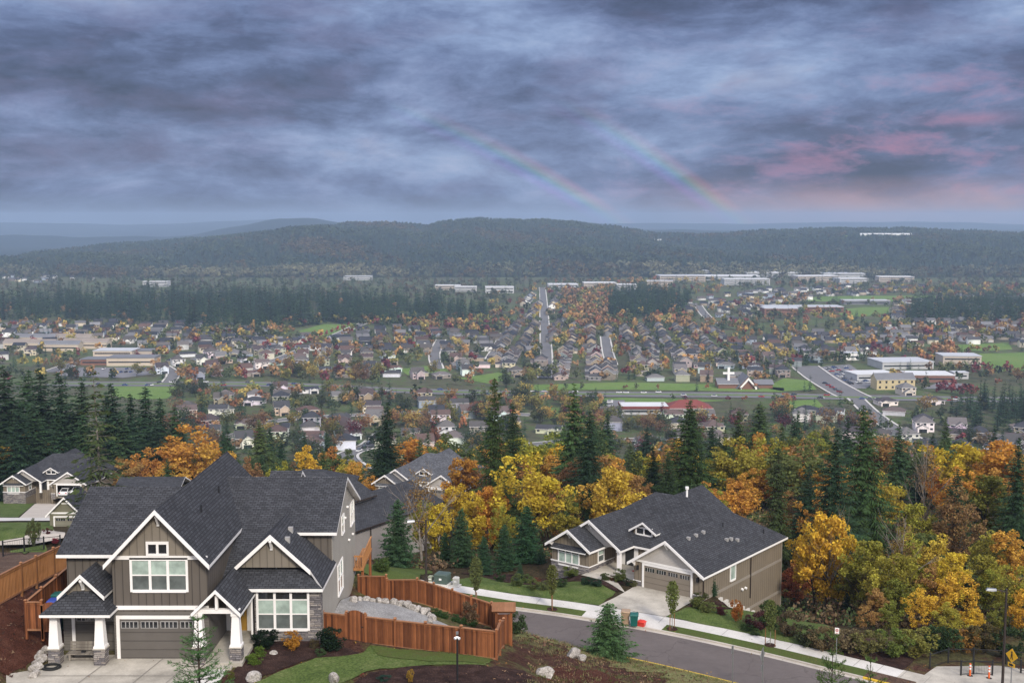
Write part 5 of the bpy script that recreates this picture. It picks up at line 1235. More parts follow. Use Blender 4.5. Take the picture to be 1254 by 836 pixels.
# near (Y < 170), mid (170-420)
for i in range(4): a, b = fir(100 + i, 24, 6.4 + .6 * (i % 2), .42, 10, .42, .13, .05 + .05 * (i % 2), .2); FIRS['n%d' % i] = (24.0, meshof(a, 'trunk', BARK), b)
for i in range(4): a, b = fir(200 + i, 28, 7.6 + .7 * (i % 3), .7, 10, .7, .33, .08, .22); FIRS['m%d' % i] = (28.0, meshof(a, 'trunk', BARK), b)
a, b = fir(300, 17, 4.4, .5, 6, .5, .13, .12, .3, .18, .12); FIRS['sparse'] = (17.0, meshof(a, 'trunk', BARK_G), b)
for i in range(3): a, b = fir(310 + i, 8, 3.0, .2, 10, .2, .06, .04, .08); FIRS['y%d' % i] = (8.0, meshof(a, 'trunk', BARK), b)
a, b = sapling(330); FIRS['front'] = (5.6, meshof(a, 'trunk', BARK), b)
for i in range(5): a, b = broad(400 + i, 12, 3.2 + .4 * (i % 3), 4600, .3, .56, .45, .3, .12, .8, 46, 1.0, .82); MAPLES['n%d' % i] = (12.0, meshof(a, 'trunk', BARK), b)
for i in range(4): a, b = broad(500 + i, 14, 4.6 + .5 * (i % 2), 4400, .43, .58, .43, .3, .1, .8, 46, 1.0, .82); MAPLES['m%d' % i] = (14.0, meshof(a, 'trunk', BARK), b)
a, b = broad(600, 13, 3.2, 900, .24, .62, .36, .35, .3, 1.2); MAPLES['bare'] = (13.0, meshof(a, 'trunk', BARK_G), b)
def slim(seed, h=4.2):
    g = np.random.default_rng(seed); m = MB(); m.tube([(0, 0, 0), (.03, .02, h * .5), (0, 0, h)], [.035, .025, .006], 5); C, N = [], 1500
    z = h * (.34 + .64 * g.random(N) ** .9); a = g.integers(0, 9, N) * .7 + g.normal(0, .3, N) + np.floor(z * 4); rr = (.1 + .5 * np.sin(np.clip((z / h - .3) / .7, 0, 1) * 3.0)) * g.uniform(.15, 1, N)
    for q in np.linspace(.36, .85, 16): t = g.uniform(0, 6.28); m.tube([(0, 0, h * q), (.38 * math.cos(t), .38 * math.sin(t), h * q + .45)], [.012, .004], 3, cap=False)
    C = np.stack([rr * np.cos(a), rr * np.sin(a), z + rr * .5], 1); U = g.normal(0, 1, (N, 3)); U /= np.linalg.norm(U, axis=1)[:, None]; W = np.cross(U, g.normal(0, 1, (N, 3))); W /= np.linalg.norm(W, axis=1)[:, None]; s_ = g.uniform(.05, .1, N)[:, None]
    return m, quads_mesh('foliage', C, U * s_, W * s_ * .7, [LEAF])
for i in range(2): a, b = slim(620 + i); MAPLES['street%d' % i] = (4.2, meshof(a, 'trunk', BARK_G), b)
for i in range(3): a, b = broad(640 + i, 3.0, 1.7, 3000, .19, .5, .48, .12, .1, .6, 30); MAPLES['bush%d' % i] = (3.0, meshof(a, 'stems', BARK), b)
def jit(c, k=.18):
    f = 1 + rnd.uniform(-k, k); return (min(1, c[0] * f * rnd.uniform(.93, 1.07)), min(1, c[1] * f * rnd.uniform(.94, 1.06)), c[2] * f, 1)
G_FIR = [(.052, .088, .03), (.058, .098, .034), (.042, .076, .03), (.066, .1, .03)]; G_DARK = [(.028, .056, .026), (.034, .064, .027), (.025, .05, .025)]
ORANGE = [(.50, .25, .05), (.52, .29, .055), (.46, .23, .055)]; YELLOW = [(.56, .385, .045), (.5, .37, .055), (.58, .36, .045)]; YGREEN = [(.27, .25, .04), (.34, .3, .05), (.2, .21, .04)]
BROWN = [(.33, .18, .065), (.28, .16, .07), (.37, .2, .07)]; GREENL = [(.085, .11, .035), (.11, .13, .04), (.07, .1, .04)]; RUST = [(.38, .14, .045), (.34, .12, .045)]; REDL = [(.22, .035, .04), (.25, .05, .045), (.18, .03, .045)]
NAMES = [('green', GREENL), ('orange', ORANGE), ('golden yellow', YELLOW), ('yellow-green', YGREEN), ('brown', BROWN), ('rust orange', RUST), ('crimson red', REDL)]
TREES = []   # (object, colour word, kind word, px, py, size word) for the labels
def plant(kind, key, x, y, h, col, wide=1.0, cat='tree', parts=True, word='', z=None, tilt=0.0):
    H, tm, fm = (FIRS if kind == 'fir' else MAPLES)[key]; s = h / H
    z = gz(x, y) if z is None else z; nm = {'fir': 'fir_tree', 'maple': 'maple_tree', 'bush': 'shrub', 'street': 'street_tree'}[kind]
    rt = bpy.data.objects.new(nm, None); COL.objects.link(rt); rt.location = (x, y, z - .1); rt.rotation_euler = (0, tilt, rnd.uniform(0, 6.28)); rt.scale = (s * wide, s * wide, s); rt['category'] = cat
    t = bpy.data.objects.new('trunk' if kind != 'bush' else 'stems', tm); COL.objects.link(t); t.parent = rt
    f = bpy.data.objects.new('foliage', fm); COL.objects.link(f); f.parent = rt; f.color = col
    return rt
def note(o, word, kind, h, extra=None):
    p = o.location; px, py = proj(p.x, p.y, p.z + h * .55); TREES.append((o, word, kind, px, py, h)); return o
def ptree(kind, key, px, vt, Y, col, word, wide=1.0, lab=None, z=None, kindword=None, tilt=0.0):
    """tree whose top shows at photo pixel (px, vt) when it stands Y metres out"""
    p = at(px, vt, Y); zb = gz(p[0], Y) if z is None else z; h = max(2.0, p[2] - zb)
    o = plant(kind, key, p[0], Y, h, jit(col, .08), wide, 'tree', True, word, zb, tilt)
    if lab: o['label'] = lab
    else: note(o, word, kindword or {'fir': 'fir', 'maple': 'maple', 'bush': 'shrub', 'street': 'street tree'}[kind], h)
    return o
c = rnd.choice
# named foreground trees
ptree('fir', 'front', 242, 748, 51, (.08, .15, .05), 'green', 1.25, 'sparse young fir close to the camera before the big garage door')
ptree('fir', 'front', 1021, 766, 42, (.09, .15, .04), 'green', .62, 'thin young fir leader at the bottom edge under the no parking sign')
ptree('fir', 'front', 1067, 796, 42, (.09, .15, .04), 'green', .75, 'young fir tip with spreading shoots at bottom edge by the yellow kerb')
ptree('fir', 'y0', 744, 736, 84.5, (.07, .13, .045), 'green', 1.6, 'bushy young fir on the bank beside the yellow kerb')
ptree('fir', 'y1', 487, 610, 117, (.04, .085, .035), 'green', .95, 'mid green fir right of the plain grey house wall')
ptree('fir', 'y2', 565, 622, 122, (.035, .07, .028), 'green', .85, 'green fir behind the utility cabinets, left of the yellow maples')
ptree('fir', 'y0', 646, 617, 121, (.03, .07, .03), 'green', 1.1, 'dense green fir touching the left wing of the ranch house')
ptree('fir', 'y1', 618, 640, 118, (.033, .07, .03), 'green', .9); ptree('fir', 'y2', 592, 655, 116, (.03, .065, .03), 'green', .9); ptree('fir', 'y0', 663, 668, 119, (.03, .06, .03), 'green', 1.0); ptree('fir', 'y1', 545, 650, 125, (.03, .065, .026), 'green', .9)
ptree('fir', 'y2', 637, 690, 113.5, (.035, .075, .035), 'green', .8)
ptree('fir', 'sparse', 119, 449, 165, (.055, .07, .024), 'olive green', 1.0, 'sparse olive fir with a wind bent top beside the far left house', None, None, -.02)
ptree('fir', 'n0', 607, 462, 150, (.036, .058, .018), 'green', .7, 'tall slender fir rising above the yellow maples in the centre')
ptree('fir', 'n1', 626, 505, 158, (.028, .05, .02), 'dark green', .85, 'dark fir directly behind the tall slender central fir')
ptree('fir', 'n2', 471, 492, 235, (.022, .042, .02), 'dark green', 1.3, 'large dark fir rising behind the centre house roofs')
ptree('fir', 'n3', 842, 488, 180, (.036, .062, .018), 'green', 1.35, 'broad green fir rising straight behind the ranch house ridge')
ptree('fir', 'n1', 802, 545, 190, (.026, .05, .02), 'dark green', 1.1); ptree('fir', 'n0', 872, 520, 215, (.024, .045, .02), 'dark green', 1.1); ptree('fir', 'n2', 820, 552, 170, (.03, .055, .02), 'green', 1.1)
ptree('fir', 'n0', 955, 545, 133, (.04, .06, .02), 'green', .75, 'slender open fir just beyond the back corner of the tall side wall')
ptree('fir', 'n3', 1201, 560, 215, (.03, .058, .028), 'green', 1.35, 'broad bluish green fir among yellow trees at right')
ptree('fir', 'y2', 1037, 724, 109, (.012, .022, .012), 'dark green', .9, 'very dark small fir among golden trees right of the tall side wall')
# conifers behind the left house
for px, vt, Y in ((8, 447, 300), (30, 452, 320), (52, 450, 290), (76, 455, 310), (98, 462, 300), (140, 468, 280), (160, 480, 300), (178, 472, 330), (196, 486, 320), (212, 497, 310), (40, 492, 260), (70, 500, 255), (20, 500, 250), (100, 505, 262), (150, 505, 268), (190, 515, 275), (222, 520, 300), (-12, 455, 300), (128, 480, 330), (-15, 500, 250)):
    ptree('fir', 'm%d' % rnd.randrange(4), px, vt, 243 + max(0, Y - 250) * .4, c(G_DARK + G_FIR[2:3]), 'dark green', 1.25)
for px, vt, Y in ((905, 497, 250), (930, 492, 270), (960, 513, 255), (985, 540, 235), (1010, 522, 280), (1040, 532, 290), (1078, 552, 255), (1110, 547, 270), (888, 525, 245), (945, 530, 225), (1060, 560, 240), (1095, 575, 225), (1150, 560, 280), (1228, 548, 300), (1250, 575, 260), (975, 515, 300), (1025, 548, 250), (1128, 575, 235), (1175, 590, 230)):
    ptree('fir', 'm%d' % rnd.randrange(4), px, vt + rnd.uniform(-8, 6), Y * .9, c(G_DARK[:1] + G_FIR + [(.05, .075, .025), (.035, .065, .04)]), 'green', rnd.uniform(1.05, 1.5))
for px, vt, Y in ((330, 522, 380), (400, 530, 330), (320, 555, 265), (395, 548, 290), (292, 560, 250), (205, 560, 240), (505, 545, 330), (545, 530, 400), (690, 520, 380), (730, 520, 420), (640, 545, 300), (665, 560, 260), (770, 540, 330), (590, 540, 330), (700, 548, 300), (560, 560, 290)):
    ptree('fir', 'm%d' % rnd.randrange(4), px, vt, Y * .9, c(G_FIR + G_DARK), 'green', 1.25)
# maples
for px, vt, Y, cc, wd in ((185, 545, 245, ORANGE, 1.1), (228, 522, 252, ORANGE, 1.25), (258, 545, 240, ORANGE, 1.2), (32, 530, 255, ORANGE, 1.0), (8, 548, 248, YELLOW, 1.0), (70, 545, 250, BROWN, 1.1), (150, 560, 238, BROWN, 1.1), (300, 560, 235, BROWN, 1.0), (345, 565, 230, YGREEN, 1.0), (430, 565, 225, ORANGE, 1.0), (95, 560, 245, ORANGE, 1.0), (455, 580, 210, ORANGE, .9), (210, 565, 228, ORANGE, 1.1), (275, 560, 250, BROWN, 1)):
    ptree('maple', 'm%d' % rnd.randrange(4), px, vt, Y, c(cc), [k for k, v in NAMES if v is cc][0], wd)
for px, vt, Y, cc, wd in ((538, 608, 128, YELLOW, .85), (520, 612, 131, YGREEN, .7), (598, 585, 136, ORANGE, .85), (580, 600, 133, YELLOW, .8), (575, 560, 165, BROWN, .9), (612, 618, 128, YGREEN, .7), (625, 590, 146, GREENL, .9), (672, 590, 150, ORANGE, 1.0), (690, 600, 142, YGREEN, .9), (705, 560, 172, BROWN, 1.15), (735, 548, 168, BROWN, 1.25), (755, 560, 178, ORANGE, 1.2), (780, 575, 165, BROWN, 1.1), (650, 580, 165, BROWN, 1.0), (515, 560, 230, YGREEN, .8), (722, 590, 148, ORANGE, 1.0), (765, 592, 160, ORANGE, 1), (560, 585, 150, YELLOW, .9)):
    ptree('maple', 'n%d' % rnd.randrange(5), px, vt, Y, c(cc), [k for k, v in NAMES if v is cc][0], wd)
for px, vt, Y, cc, wd in ((898, 590, 160, ORANGE, 1.2), (925, 570, 185, ORANGE, 1.25), (945, 575, 195, RUST, 1.1), (985, 565, 190, ORANGE, 1.35), (1015, 572, 185, ORANGE, 1.3), (1048, 590, 175, ORANGE, 1.3), (1075, 605, 165, ORANGE, 1.2), (1000, 555, 215, RUST, 1.3), (965, 600, 150, BROWN, 1), (975, 690, 122, RUST, 1.1), (990, 660, 128, ORANGE, 1.0), (1235, 640, 125, ORANGE, 1.0), (1250, 620, 150, GREENL, 1.1), (1210, 650, 128, YGREEN, 1.0), (1180, 640, 140, GREENL, 1.0), (868, 590, 175, ORANGE, 1)):
    ptree('maple', 'm%d' % rnd.randrange(4) if Y > 150 else 'n%d' % rnd.randrange(5), px, vt, Y, c(cc), [k for k, v in NAMES if v is cc][0], wd)
for px, vt, Y, cc, wd in ((1015, 612, 113, YELLOW, .75), (1105, 668, 104, YGREEN, 1.0), (1175, 700, 101, YELLOW, 1.1), (1205, 670, 112, YGREEN, 1.0), (1000, 640, 116, YELLOW, .8), (1030, 640, 115, YELLOW, .8), (1068, 650, 108, YGREEN, .95), (1055, 668, 111, YGREEN, .9), (1085, 680, 106, YGREEN, .9), (1112, 650, 112, YGREEN, .9), (1150, 655, 112, YELLOW, 1.0), (1168, 665, 108, YELLOW, .95), (1140, 690, 103, BROWN, .95), (1100, 700, 102, YGREEN, 1.1), (1125, 720, 98, YELLOW, 1.2), (1160, 735, 96.5, YGREEN, 1.25), (1195, 740, 97.5, (YELLOW), 1.2), (1090, 735, 97.5, YGREEN, 1.2), (1218, 690, 106, YGREEN, 1.0), (1240, 690, 103, YGREEN, 1.0), (1252, 720, 99, YELLOW, 1.1), (1225, 735, 100, YGREEN, 1.1), (1186, 690, 108, GREENL, 1), (1130, 640, 120, GREENL, 1), (1265, 690, 108, ORANGE, 1.1), (1075, 715, 101, BROWN, 1.1), (1060, 740, 98, BROWN, 1.2)):
    ptree('maple', 'n%d' % rnd.randrange(5), px, vt, Y, c(cc), [k for k, v in NAMES if v is cc][0], wd)
ptree('maple', 'bare', 1112, 632, 109, (.2, .12, .04), 'brown', .9, 'nearly bare dark limbed tree standing among the golden trees at right', kindword='bare tree')
ptree('maple', 'bare', 1140, 538, 150, (.2, .15, .08), 'brown', .6, 'tall bare grey tree with spreading twigs above the golden trees')
ptree('maple', 'bare', 516, 568, 126, (.24, .15, .06), 'brown', .9, 'almost leafless birch like tree before the centre house roofs')
ptree('maple', 'bare', 1012, 625, 114, (.4, .25, .03), 'golden', .7, 'dark trunked thinning yellow tree just beyond the tall side wall')
# street trees with their stakes
def street_tree(px, v, vt, lab, key, col):
    x, y = G(px, v); o = plant('street', key, x, y, zat(vt, y) - gz(x, y), (*col, 1), 1.0); o['label'] = lab; s = o.scale[2]
    for i in (-1, 1):
        m = MB(); m.tube([(i * .42 / s, 0, 0), (i * .42 / s, 0, 1.5 / s)], .035 / s, 5); m.build('stake', CEDAR_OP, o)
    m = MB(); m.tube([(0, 0, .06 / s), (0, 0, .2 / s)], [.55 / s, .4 / s], 10); m.build('mulch_ring', MULCH, o)
street_tree(676, 746, 690, 'slim staked street tree on the verge left of the driveway', 'street0', (.13, .14, .04))
street_tree(823, 770, 710, 'slim staked pale green street tree on the verge right of the bins', 'street1', (.16, .19, .05))
street_tree(943, 790, 733, 'slim staked street tree on the verge below the tall side wall', 'street0', (.14, .17, .05))
street_tree(583, 742, 681, 'slim young tree behind the sloping fence beside the pavement', 'street1', (.13, .15, .05))
ptree('bush', 'bush0', 40, 632, 108, (.1, .11, .04), 'green', .35, 'spindly young tree beside the black wire fence at far left')
ptree('fir', 'y1', 872, 708, 104.5, (.03, .07, .03), 'green', .9, 'narrow weeping conifer at the corner of the tall side wall')
# shrubs
def shrub(px, v, w, h, col, lab, key=None, dark=False):
    x, y = G(px, v); k = key or 'bush%d' % rnd.randrange(3); o = plant('bush', k, x, y, h, (*col, 1), w / h * .88, 'shrub'); o['label'] = lab
shrub(326, 793, 1.7, 1.25, (.012, .025, .012), 'round dark green shrub under the stone room window'); shrub(407, 795, 1.9, 1.7, (.014, .03, .014), 'large dark green shrub at the fence end beside the stone room corner')
shrub(357, 795, 1.3, 1.3, (.42, .2, .03), 'golden orange shrub glowing against the stone wall'); shrub(312, 812, 1.1, .8, (.12, .18, .03), 'lime green shrub nearest the front walk'); shrub(320, 803, .9, .8, (.11, .17, .03), 'lime green shrub just behind its twin by the porch')
shrub(393, 802, .8, .5, (.06, .1, .04), 'small grey green shrub beside the large dark one'); shrub(386, 793, .8, .7, (.1, .08, .04), 'small bronze leaved shrub near the stone corner')
shrub(282, 832, .6, .6, (.12, .12, .03), 'small yellow green plant beside the front walk'); shrub(470, 834, .8, .5, (.03, .07, .05), 'small bluish green shrub alone in the front mulch bed'); shrub(503, 835, .4, .9, (.35, .22, .04), 'thin yellow plant in the front mulch bed')
shrub(302, 760, .6, 1.9, (.05, .06, .025), 'tall thin potted plant on the porch by the stone wall')
for i, (px, v) in enumerate(((534, 753), (543, 756), (556, 760), (566, 763), (578, 766), (588, 763))): shrub(px, v, .9, .6, (.05, .1, .03), f'low green plant along the inside of the sloping fence, {order[i]} from the rocks')
shrub(577, 765, 1.5, 1.9, (.14, .09, .05), 'half bare bronze bush inside the sloping fence', 'bush1'); shrub(633, 776, 1.7, 1.8, (.06, .09, .035), 'soft green bush beside the cedar arbor at the street')
shrub(467, 700, 1.8, 1.6, (.08, .12, .03), 'green bush behind the tall cedar panel near the deck'); 
for px, v, w, col, lab in ((634, 717, 1.5, (.1, .13, .04), 'rounded pale green shrub, leftmost at the lawn edge'), (645, 714, 1.3, (.09, .13, .04), 'rounded shrub second along the lawn edge'), (653, 721, 1.3, (.13, .15, .05), 'rounded yellowish shrub third along the lawn edge'), (666, 722, 1.2, (.12, .14, .05), 'rounded yellowish shrub nearest the staked tree at the lawn edge'), (612, 712, 1.3, (.04, .07, .025), 'dark low shrub at the left end of the lawn bed'), (657, 714, .9, (.2, .09, .05), 'small reddish shrub between the rounded ones'),
    (688, 719, 1.2, (.05, .08, .03), 'low dark shrub below the stone base of the left wing'), (699, 707, 1.6, (.12, .15, .04), 'yellow green shrub against the stone base of the left wing'), (718, 716, 1.1, (.03, .06, .03), 'dark shrub left of the front walk'), (730, 718, 1.1, (.03, .06, .035), 'dark shrub in the walk bed nearest the driveway side'),
    (742, 710, 1.1, (.08, .1, .035), 'green shrub left in the porch bed'), (757, 712, 1.7, (.1, .12, .035), 'large yellowish shrub in the porch bed'), (749, 711, .8, (.12, .07, .04), 'bronze shrub between two green ones in the porch bed'), (768, 716, .9, (.04, .06, .03), 'dark shrub at the garage end of the porch bed'), (775, 718, .9, (.13, .13, .05), 'small tan shrub beside the garage stone base'),
    (855, 744, 1.5, (.13, .15, .04), 'yellow green shrub by the driveway corner'), (866, 750, 1.4, (.14, .16, .05), 'round yellow green shrub lower in the corner bed'), (858, 735, 1.2, (.08, .09, .03), 'olive shrub against the garage stone corner'), (884, 752, 1.1, (.1, .03, .03), 'dark red low shrub in the corner bed')): shrub(px, v, w, w * .8, col, lab)
shrub(901, 762, 1.1, 2.2, (.32, .12, .03), 'small orange sapling against the tall side wall', 'bush0'); shrub(928, 770, 2.2, 1.6, (.08, .03, .03), 'dark red shrub at the foot of the tall side wall'); shrub(945, 768, 2.6, 2.4, (.05, .08, .025), 'loose green shrub near the back foot of the tall side wall'); shrub(915, 772, 1.2, .7, (.06, .1, .03), 'low green mound at the lawn edge below the side wall'); shrub(926, 777, 1.1, .6, (.06, .1, .03), 'smaller green mound right of another below the side wall')
shrub(965, 778, 2.4, 2.2, (.12, .09, .05), 'twiggy brown shrub at the end of the right lawn'); shrub(985, 790, 2.4, 1.8, (.06, .07, .03), 'dull green shrub above the pavement end'); shrub(1005, 795, 2.6, 2.0, (.16, .12, .06), 'twiggy brown shrub left of the no parking sign'); shrub(1035, 798, 2.8, 2.0, (.17, .13, .07), 'twiggy brown shrub right of the no parking sign'); shrub(1062, 802, 2.8, 2.1, (.16, .15, .05), 'loose olive shrub beyond the pavement bend'); shrub(1095, 803, 3, 2.2, (.14, .18, .04), 'dense yellowish green shrub left of the trail fence'); shrub(1125, 803, 3, 2.4, (.22, .21, .05), 'olive shrub behind the left post of the trail fence'); shrub(1152, 800, 3, 2.4, (.04, .07, .025), 'dark green shrub behind the trail fence'); shrub(1205, 800, 3, 2.6, (.1, .08, .03), 'brownish shrub behind the orange bollards'); shrub(1235, 805, 3, 2.6, (.04, .065, .025), 'dark shrub behind the street lamp pole'); shrub(1180, 798, 2.6, 2, (.3, .16, .04), 'amber shrub behind the trail fence middle')
shrub(18, 606, 4, 2, (.16, .13, .03), 'yellowish hedge shrub below the white window at far left'); shrub(35, 606, 4, 2, (.06, .09, .025), 'green hedge shrub below the white window at far left'); shrub(52, 605, 6, 2.4, (.05, .1, .03), 'low green shrub row before the far left entry'); shrub(58, 654, .9, .7, (.1, .03, .03), 'small dark red shrub before the olive garage'); shrub(69, 664, .9, .6, (.2, .03, .04), 'red shrub at the driveway edge left of the big dark roof')
# loose filling of the wooded slope
def slope_free(x, y):
    for hx, hy, rr in ((9, 112, 17), (p2[0] - 8, 208, 17), (p1[0] - 8, 228, 30), (-15, 143, 16), (-20, 80, 26), (p1[0], 190, 22), (-60, 150, 45), (-66, 195, 40), (p2[0] - 8, 188, 15), (-16, 170, 11)):
        if math.hypot(x - hx, y - hy) < rr: return False
    return True
spots = []
tries = 0
while len(spots) < 250 and tries < 9000:
    tries += 1; y = rnd.uniform(118, 540) if rnd.random() < .55 else rnd.uniform(118, 330); x = rnd.uniform(-.46, .46) * y
    if not slope_free(x, y) or (y < 130 and x < 14) or (x < -18 and y < 215): continue
    if any((x - a) ** 2 + (y - b) ** 2 < (3.4 + y * .011) ** 2 for a, b in spots): continue
    spots.append((x, y)); px, py = proj(x, y, gz(x, y)); far = y > 170
    left, right = px < 320, px > 860
    if rnd.random() < (.62 if left and y > 260 else .42 if y > 300 else .3):
        o = plant('fir', ('m%d' if far else 'n%d') % rnd.randrange(4), x, y, rnd.uniform(12, 21) if y < 330 else rnd.uniform(10, 17), jit(c(G_DARK if rnd.random() < .6 else G_FIR)), rnd.uniform(.9, 1.2)); note(o, 'dark green', 'fir', 15)
    else:
        cc = c([ORANGE, ORANGE, BROWN, YGREEN, YELLOW, GREENL, GREENL] if not right else [YELLOW, ORANGE, YGREEN, YGREEN, GREENL, GREENL, BROWN]); h = rnd.uniform(8, 13)
        if y < 135: h *= .8
        o = plant('maple', ('m%d' if far else 'n%d') % rnd.randrange(4), x, y, h, jit(c(cc)), rnd.uniform(.9, 1.25)); note(o, [k for k, v in NAMES if v is cc][0], 'maple', h)
# undergrowth of the slope and rough grass on the bank: nobody could count these
def scatter(name, label, cat, pts, size, cols, mat, per=26, flat=.6, blade=False, lim=.24):
    g = np.random.default_rng(len(pts)); P = np.array(pts); n = len(P) * per; base = np.repeat(P, per, 0); sz = np.repeat(np.array(size), per)
    v = g.normal(0, .5, (n, 3)); v[:, 2] = np.abs(v[:, 2]) * flat; C = base + v * sz[:, None]
    U = g.normal(0, 1, (n, 3)); 
    if blade: U = U * .35 + np.array([0, 0, 1.0])
    U /= np.linalg.norm(U, axis=1)[:, None]; W = np.cross(U, g.normal(0, 1, (n, 3))); W /= np.linalg.norm(W, axis=1)[:, None]
    s = (np.minimum(sz * .3, lim) * g.uniform(.6, 1.15, n))[:, None]; V = np.empty((n, 4, 3)); V[:, 0] = C - U * s; V[:, 1] = C + W * s * (.12 if blade else .6); V[:, 2] = C + U * s; V[:, 3] = C - W * s * (.12 if blade else .6)
    tint = np.repeat(np.repeat(np.array(cols), per, 0), 4, 0); me = npmesh(name, V.reshape(-1, 3), [np.arange(n * 4).reshape(n, 4)], [mat], None, tint)
    o = bpy.data.objects.new(name, me); COL.objects.link(o); return tag(o, label, cat, kind='stuff')
pts, sz, cl = [], [], []
def addpts(n, fx, fy, fs, cols, ok=None):
    X = [fx() for _ in range(n)]; Yv = [fy() for _ in range(n)]
    if ok is None: sel = list(range(n))
    else: sel = [i for i in range(n) if ok(X[i], Yv[i])]
    Z = surf(np.array([X[i] for i in sel]), np.array([Yv[i] for i in sel]))
    for i, z in zip(sel, Z): pts.append((X[i], Yv[i], float(z))); sz.append(fs()); cl.append(jit(c(cols), .25)[:3])
for _ in range(3400):
    y = rnd.uniform(104, 420) if rnd.random() < .6 else rnd.uniform(100, 180); x = rnd.uniform(-.5, .5) * y
    if not slope_free(x, y) or (x < 22 and y < 117 and x > -14) or (x < -14 and y < 220): continue
    o_, _r = roadinfo([x], [y])
    if o_[0] < 5.5: continue
    pts.append((x, y, gz(x, y))); sz.append(rnd.uniform(.9, 2.4)); cl.append(jit(c(GREENL + [(.1, .06, .035)] * 4 + [(.13, .09, .05)] * 2 + [(.03, .045, .02)] * 4 + [(.14, .13, .04)]), .25)[:3])
scatter('undergrowth', 'brambles and fern undergrowth covering the wooded slope', 'undergrowth', pts, sz, cl, STUFFLEAF, 60)
pts, sz, cl = [], [], []
def onbank(x, y):
    o_, _r = roadinfo([x], [y]); return o_[0] < -7.4 and y > 62 and not (x < 1.0 and y < 76) and not (x < -.6)
addpts(6500, lambda: rnd.uniform(-1, 34), lambda: rnd.uniform(62, 92), lambda: rnd.uniform(.2, .5), [(.17, .15, .06), (.22, .19, .09), (.1, .13, .04), (.16, .115, .065), (.08, .11, .03)], lambda x, y: onbank(x, y) and (roadinfo([x], [y])[0][0] > -12 or rnd.random() < .3))
scatter('rough_grass', 'rough dry grass and weeds growing on the bank above the street', 'grass', pts, sz, cl, STUFFLEAF, 22, .35, True)
pts, sz, cl = [], [], []
addpts(5200, lambda: rnd.uniform(-37, 14), lambda: rnd.uniform(62, 86), lambda: rnd.uniform(.12, .3), [(.06, .03, .022), (.1, .05, .035), (.03, .018, .014), (.14, .08, .055), (.2, .13, .08), (.09, .03, .02)], lambda x, y: (x > 0.5 and onbank(x, y)) or (-9 < x < 1 and y < 67.6) or (x < -28.7 and y < 83) or (-16 < x < -11.5 and 69.2 < y < 71.8))
scatter('bark_chips', 'bark chips and fallen leaves lying over the mulched ground', 'bark mulch', pts, sz, cl, STUFFLEAF, 12, .12)

pts, sz, cl = [], [], []
GC = [(.06, .1, .02), (.08, .13, .025), (.11, .15, .035), (.045, .08, .018), (.15, .16, .06)]
addpts(4200, lambda: rnd.uniform(-15.4, -1.2), lambda: rnd.uniform(63, 71), lambda: rnd.uniform(.1, .22), GC, lambda x, y: y > 67.2 + (x + 13) * .07 if x > -9 else (y < 69.6 + (x + 9) * .55 and y > 63 and x > -15))
addpts(3200, lambda: rnd.uniform(-6, 6), lambda: rnd.uniform(102, 113), lambda: rnd.uniform(.1, .22), GC, lambda x, y: 3.3 < roadinfo([x], [y])[0][0] < 7.2)
addpts(3600, lambda: rnd.uniform(12, 28), lambda: rnd.uniform(90, 106), lambda: rnd.uniform(.1, .24), GC, lambda x, y: 3.3 < roadinfo([x], [y])[0][0] < 7.5 and x > 13 + (y - 98) * -.1)
addpts(3000, lambda: rnd.uniform(-8, 27), lambda: rnd.uniform(86, 106), lambda: rnd.uniform(.1, .2), GC + [(.2, .17, .07)], lambda x, y: .15 < roadinfo([x], [y])[0][0] < 1.3 and not 5.7 < EDGE[int(np.argmin((EDGE[:, 0] - x) ** 2 + (EDGE[:, 1] - y) ** 2)), 0] < 12.7 and x < 26)
scatter('lawn_grass', 'short grass blades standing up from the lawns and verges', 'grass', pts, sz, cl, STUFFLEAF, 10, .3, True)

pts, sz, cl = [], [], []
addpts(1500, lambda: rnd.uniform(-28, 34), lambda: rnd.uniform(63, 106), lambda: rnd.uniform(.18, .34), [(.4, .24, .04), (.35, .15, .04), (.25, .13, .05), (.14, .08, .04)], lambda x, y: (-1 < roadinfo([x], [y])[0][0] < 6 or -7.4 < roadinfo([x], [y])[0][0] < -6.3 or (y < 72 and x < 0)) and not (y < 70 and -28 < x < -16 and rnd.random() < .5))
scatter('fallen_leaves', 'fallen autumn leaves scattered over pavement, gutter and lawns', 'leaves', pts, sz, cl, STUFFLEAF, 2, .02)
# ------------------------------------------------------------------ the valley town
def inpoly(x, y, P):
    r = False; n = len(P); j = n - 1
    for i in range(n):
        if (P[i][1] > y) != (P[j][1] > y) and x < (P[j][0] - P[i][0]) * (y - P[i][1]) / (P[j][1] - P[i][1]) + P[i][0]: r = not r
        j = i
    return r
def vz(x, y): return float(prof(x, y))
VP = lambda *pp: [onz(a, b, max(0.0, float(np.interp(b, [500, 560, 600], [0, 3, 12])))) for a, b in pp]
FIELD = ground_mat('playing_field_grass', (.09, .15, .035), (.12, .19, .045), (.15, .2, .06), sc=.05, fine=2)
VROAD = plain('valley_asphalt', (.15, .145, .145), .9, .2, .1, .02); VLOT = plain('car_park_asphalt', (.17, .165, .17), .9, .2, .1, .02)
BLK = []      # (polygon) nothing may grow or stand here
def vsheet(name, P, mat, off, step=25, block=True):
    if block: BLK.append(P)
    return sheet(name, P, mat, off, step, fn=lambda x, y: prof(x, y))
